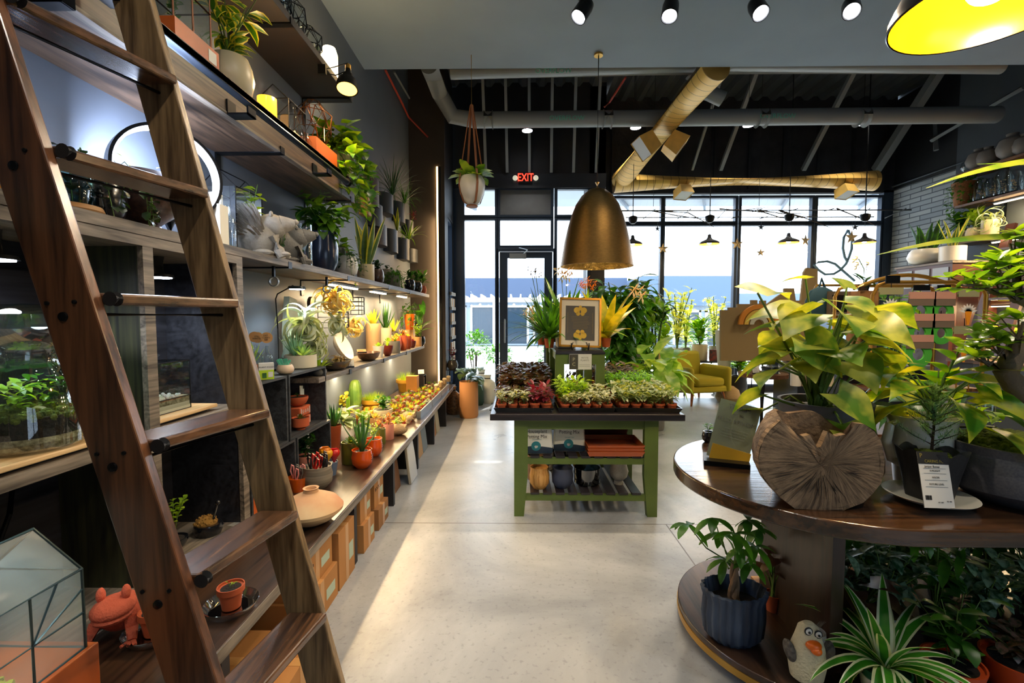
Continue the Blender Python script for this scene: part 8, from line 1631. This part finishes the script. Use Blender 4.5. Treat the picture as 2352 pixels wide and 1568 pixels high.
# right wall shelves
SX = 6.50; RSW = wood('right_shelf_wood', '8a5c34', '4e3018', 'Y', 1, .4)
def rshelf(label, z, y0, y1, m, x0=SX):
    t = thing('wall_shelf', label, 'shelf', (XR, 0, z)); MB().box(x0 - XR, y0, -.035, 0, y1, 0).obj('shelf_board', m, t, flat=True, bevel=.003)
    for y in (y0 + .25, y1 - .4): MB().box(-.30, y - .015, -.045, 0, y + .015, -.035).box(-.01, y - .015, -.25, 0, y + .015, -.04).obj('bracket', BLK, t, flat=True)
    return t
zr = lambda px, py: P(px, py, X=SX).z
R1 = zr(2168, 483) + .02; R0 = zr(2170, 412) + .02; R2 = zr(2165, 566) + .03; R4 = P(2350, 690, X=SX).z; R5 = P(2350, 800, X=SX).z
y0r = 4.4
rshelf('highest wooden shelf on the right wall holding round grey vases', R0, y0r, 7.0, RSW); rshelf('lit wooden shelf with basket and glass cloches on the right wall', R1, y0r, 7.0, RSW); rshelf('grey shelf with rail carrying white pots on the right wall', R2, y0r, 7.05, SHF); rshelf('warm lit shelf with yellow-green items at the right edge', R4, y0r, 6.5, RSW); rshelf('lowest warm lit shelf on the right wall', R5, y0r, 6.5, RSW)
for i, (z, c) in enumerate(((R2, 1), (R4, 1), (R1, 1))):
    for y in (5.1, 6.2):
        t = thing('led_tube_light', 'warm LED tube under the ' + ('grey shelf', 'warm lit shelf', 'basket shelf')[i] + ' on the right wall, ' + ('nearer' if y < 6 else 'farther') + ' of two', 'strip light', (6.68, y, z - .06)); MB().box(-.02, -.4, 0, .02, .4, .016).obj('channel', mat('aluminium', ''), t, flat=True); MB().box(-.015, -.39, -.012, .015, .39, 0).obj('light_diffuser', mat('warm_tube', ''), t, flat=True); lamp('AREA', (0, 0, -.03), 22, (1, .72, .38), t, .05, (-.2, 0, -1), size_y=.8)
ry = lambda px: P(px, 500, X=6.62).y
def ratp(px, z): return Vector((6.62, ry(px), z))
t = potted('woven basket pot with trailing green vine at the end of the basket shelf', ratp(2212, R1), 'taper', .15, .34, wood('woven_basket', 'a86a36', '5f3a1c', 'X', 4, .8), ('trail', .42, .2, dict(drop=.5, n=220, L=.07, W=.04, strands=18)), GREEN)
for i, (px, r, h) in enumerate(((2250, .09, .34), (2275, .10, .30), (2300, .10, .36), (2325, .10, .32))):
    t = thing('cloche', ('first glass cloche with dried flowers beside the woven basket', 'second glass cloche on the basket shelf', 'third, taller glass cloche on the basket shelf', 'glass cloche with pale blooms at the right edge of the basket shelf')[i], 'cloche', ratp(px, R1)); MB().lathe([(r, .02), (r, h * .7), (r * .6, h * .95), (.0001, h)], 24, open=True).obj('glass_dome', CLEAR, t); MB().cyl((0, 0, 0), (0, 0, .02), r * 1.1, 20).obj('wooden_base', BLK, t); o = k_bush(.12, h * .6, .03, .02, 30, 6)[0].obj('dried_flowers', FW, t); o.location = (0, 0, .02)
for i, (px, r) in enumerate(((2220, .10), (2240, .14), (2262, .13), (2315, .16), (2345, .13))):
    t = thing('round_vase', ('small clear-blue glass vase at the far end of the highest right shelf', 'round grey vase on the highest right shelf, far pair', 'tilted open grey vase next to the round one', 'large double-bulb taupe vase on the highest right shelf', 'taupe round vase at the right edge of the highest shelf')[i], 'vase', ratp(px, R0)); MB().lathe([(r * .4, 0), (r * .9, r * .5), (r, r), (r * .8, r * 1.6), (r * .35, r * 1.9), (r * .4, r * 2.1), (.0001, r * 2.0)], 24).obj('vase_body', CLEAR if i == 0 else mat('taupe_vase', '77706a', .6), t)
spec([('leafy green planter in a white pot on the grey right shelf', ratp(2205, R2), 'round', 28, 26, WHITE, ('bush', 70, 50, dict(L=18, W=10, n=90, stems=10)), GREEN), ('white round pot with yellow-lit leaves on the grey right shelf', ratp(2240, R2), 'round', 30, 28, CREAM, ('bush', 60, 46, dict(L=18, W=10, n=80, stems=10)), LIME),
 ('glowing paper-wrapped pot with spiky airy plant on the grey right shelf', ratp(2275, R2), 'cyl', 30, 40, CREAM, ('air', 60, 10, dict(n=40, W=3)), PALE), ('lime pot on the warm lit shelf at the right edge', ratp(2325, R4), 'cyl', 30, 20, mat('lime_pot', 'a5b52a', .4), ('rosette', 24, 10, {}), LIME),
 ('yellow leafy clump on the lowest lit shelf at the right edge', ratp(2290, R5), 'bowl', 34, 18, YPOT, ('bush', 70, 30, dict(L=16, W=8, n=90, stems=10)), YEL), ('yellow flowering pot right of the yellow leafy clump', ratp(2335, R5), 'bowl', 34, 18, YPOT, ('bush', 60, 30, dict(L=16, W=8, n=80, stems=10)), YEL)])
# console by the brick wall with snake plants
cy = 7.0; zc = P(2135, 610, X=6.35).z; t = thing('display_cabinet', 'tall dark cabinet with small lit drawers in front of the brick wall', 'cabinet', (6.45, cy, 0)); MB().box(-.35, -.45, 0, .3, .5, zc).obj('cabinet_body', mat('red_brown_cabinet', '4a241a', .4), t, flat=True); MB().box(-.37, -.47, zc - .03, .3, .52, zc).obj('cabinet_top', SHF, t, flat=True)
for k in range(3): MB().box(-.36, -.4 + k * .3, zc - .35, -.35, -.15 + k * .3, zc - .08).obj('drawer', mat('pale_drawer', '9aa0a8', .4), t, flat=True)
potted('snake plants in a wide white bowl on the tall dark cabinet', (6.25, cy + .15, zc), 'round', .22, .24, WHITE, ('snake', .7, .5, dict(n=16, W=.09)), [DARK, GREEN]); potted('small striped snake plant in an orange-lit white pot on the tall dark cabinet', (6.25, cy - .28, zc), 'cyl', .15, .22, WHITE, ('snake', .3, .5, dict(n=6, W=.07)), SNK)
t = thing('rolling_ladder', 'dark red-brown wooden ladder leaning on the right wall shelves', 'ladder', (6.2, 5.9, 0))
for y in (-.2, .2): MB().beam((-.55, y, 0), (.22, y, R2 + .1), .04, .11, (0, 1, 0)).obj('side_rail', mat('red_brown_ladder', '4f2416', .35), t, flat=True)
for k in range(7): f_ = (k + 1) / 8; MB().box(-.6 + .77 * f_, -.2, (R2 + .1) * f_ - .015, -.5 + .77 * f_, .2, (R2 + .1) * f_ + .015).obj('tread', mat('red_brown_ladder', ''), t, flat=True)
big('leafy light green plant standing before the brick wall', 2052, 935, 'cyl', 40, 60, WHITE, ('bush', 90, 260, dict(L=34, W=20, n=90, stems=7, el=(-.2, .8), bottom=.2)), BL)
t = thing('low_counter', 'pale wooden counter of jars and yellow goods along the right wall', 'counter', (5.6, 4.2, 0)); MB().box(-.35, -.8, .0, .4, 1.4, .86).obj('counter_body', mat('grey_counter', '5a5f63', .6), t, flat=True); MB().box(-.38, -.83, .86, .43, 1.43, .90).obj('counter_top', RSW, t, flat=True)
for k in range(6): o = MB().lathe([(.05, 0), (.055, .02), (.05, .14), (.02, .18), (.0001, .19)], 16).obj('ceramic_jar', (YPOT, WHITE, CREAM, ORG, SAGE, WHITE)[k]); o.location = (5.45 + .02 * k, 3.6 + k * .3, .90); tag(o, ('mustard', 'white', 'cream', 'orange', 'sage green', 'glossy white')[k] + ' ceramic jar on the pale wooden counter, number ' + ('one', 'two', 'three', 'four', 'five', 'six')[k] + ' from the front', 'jar')
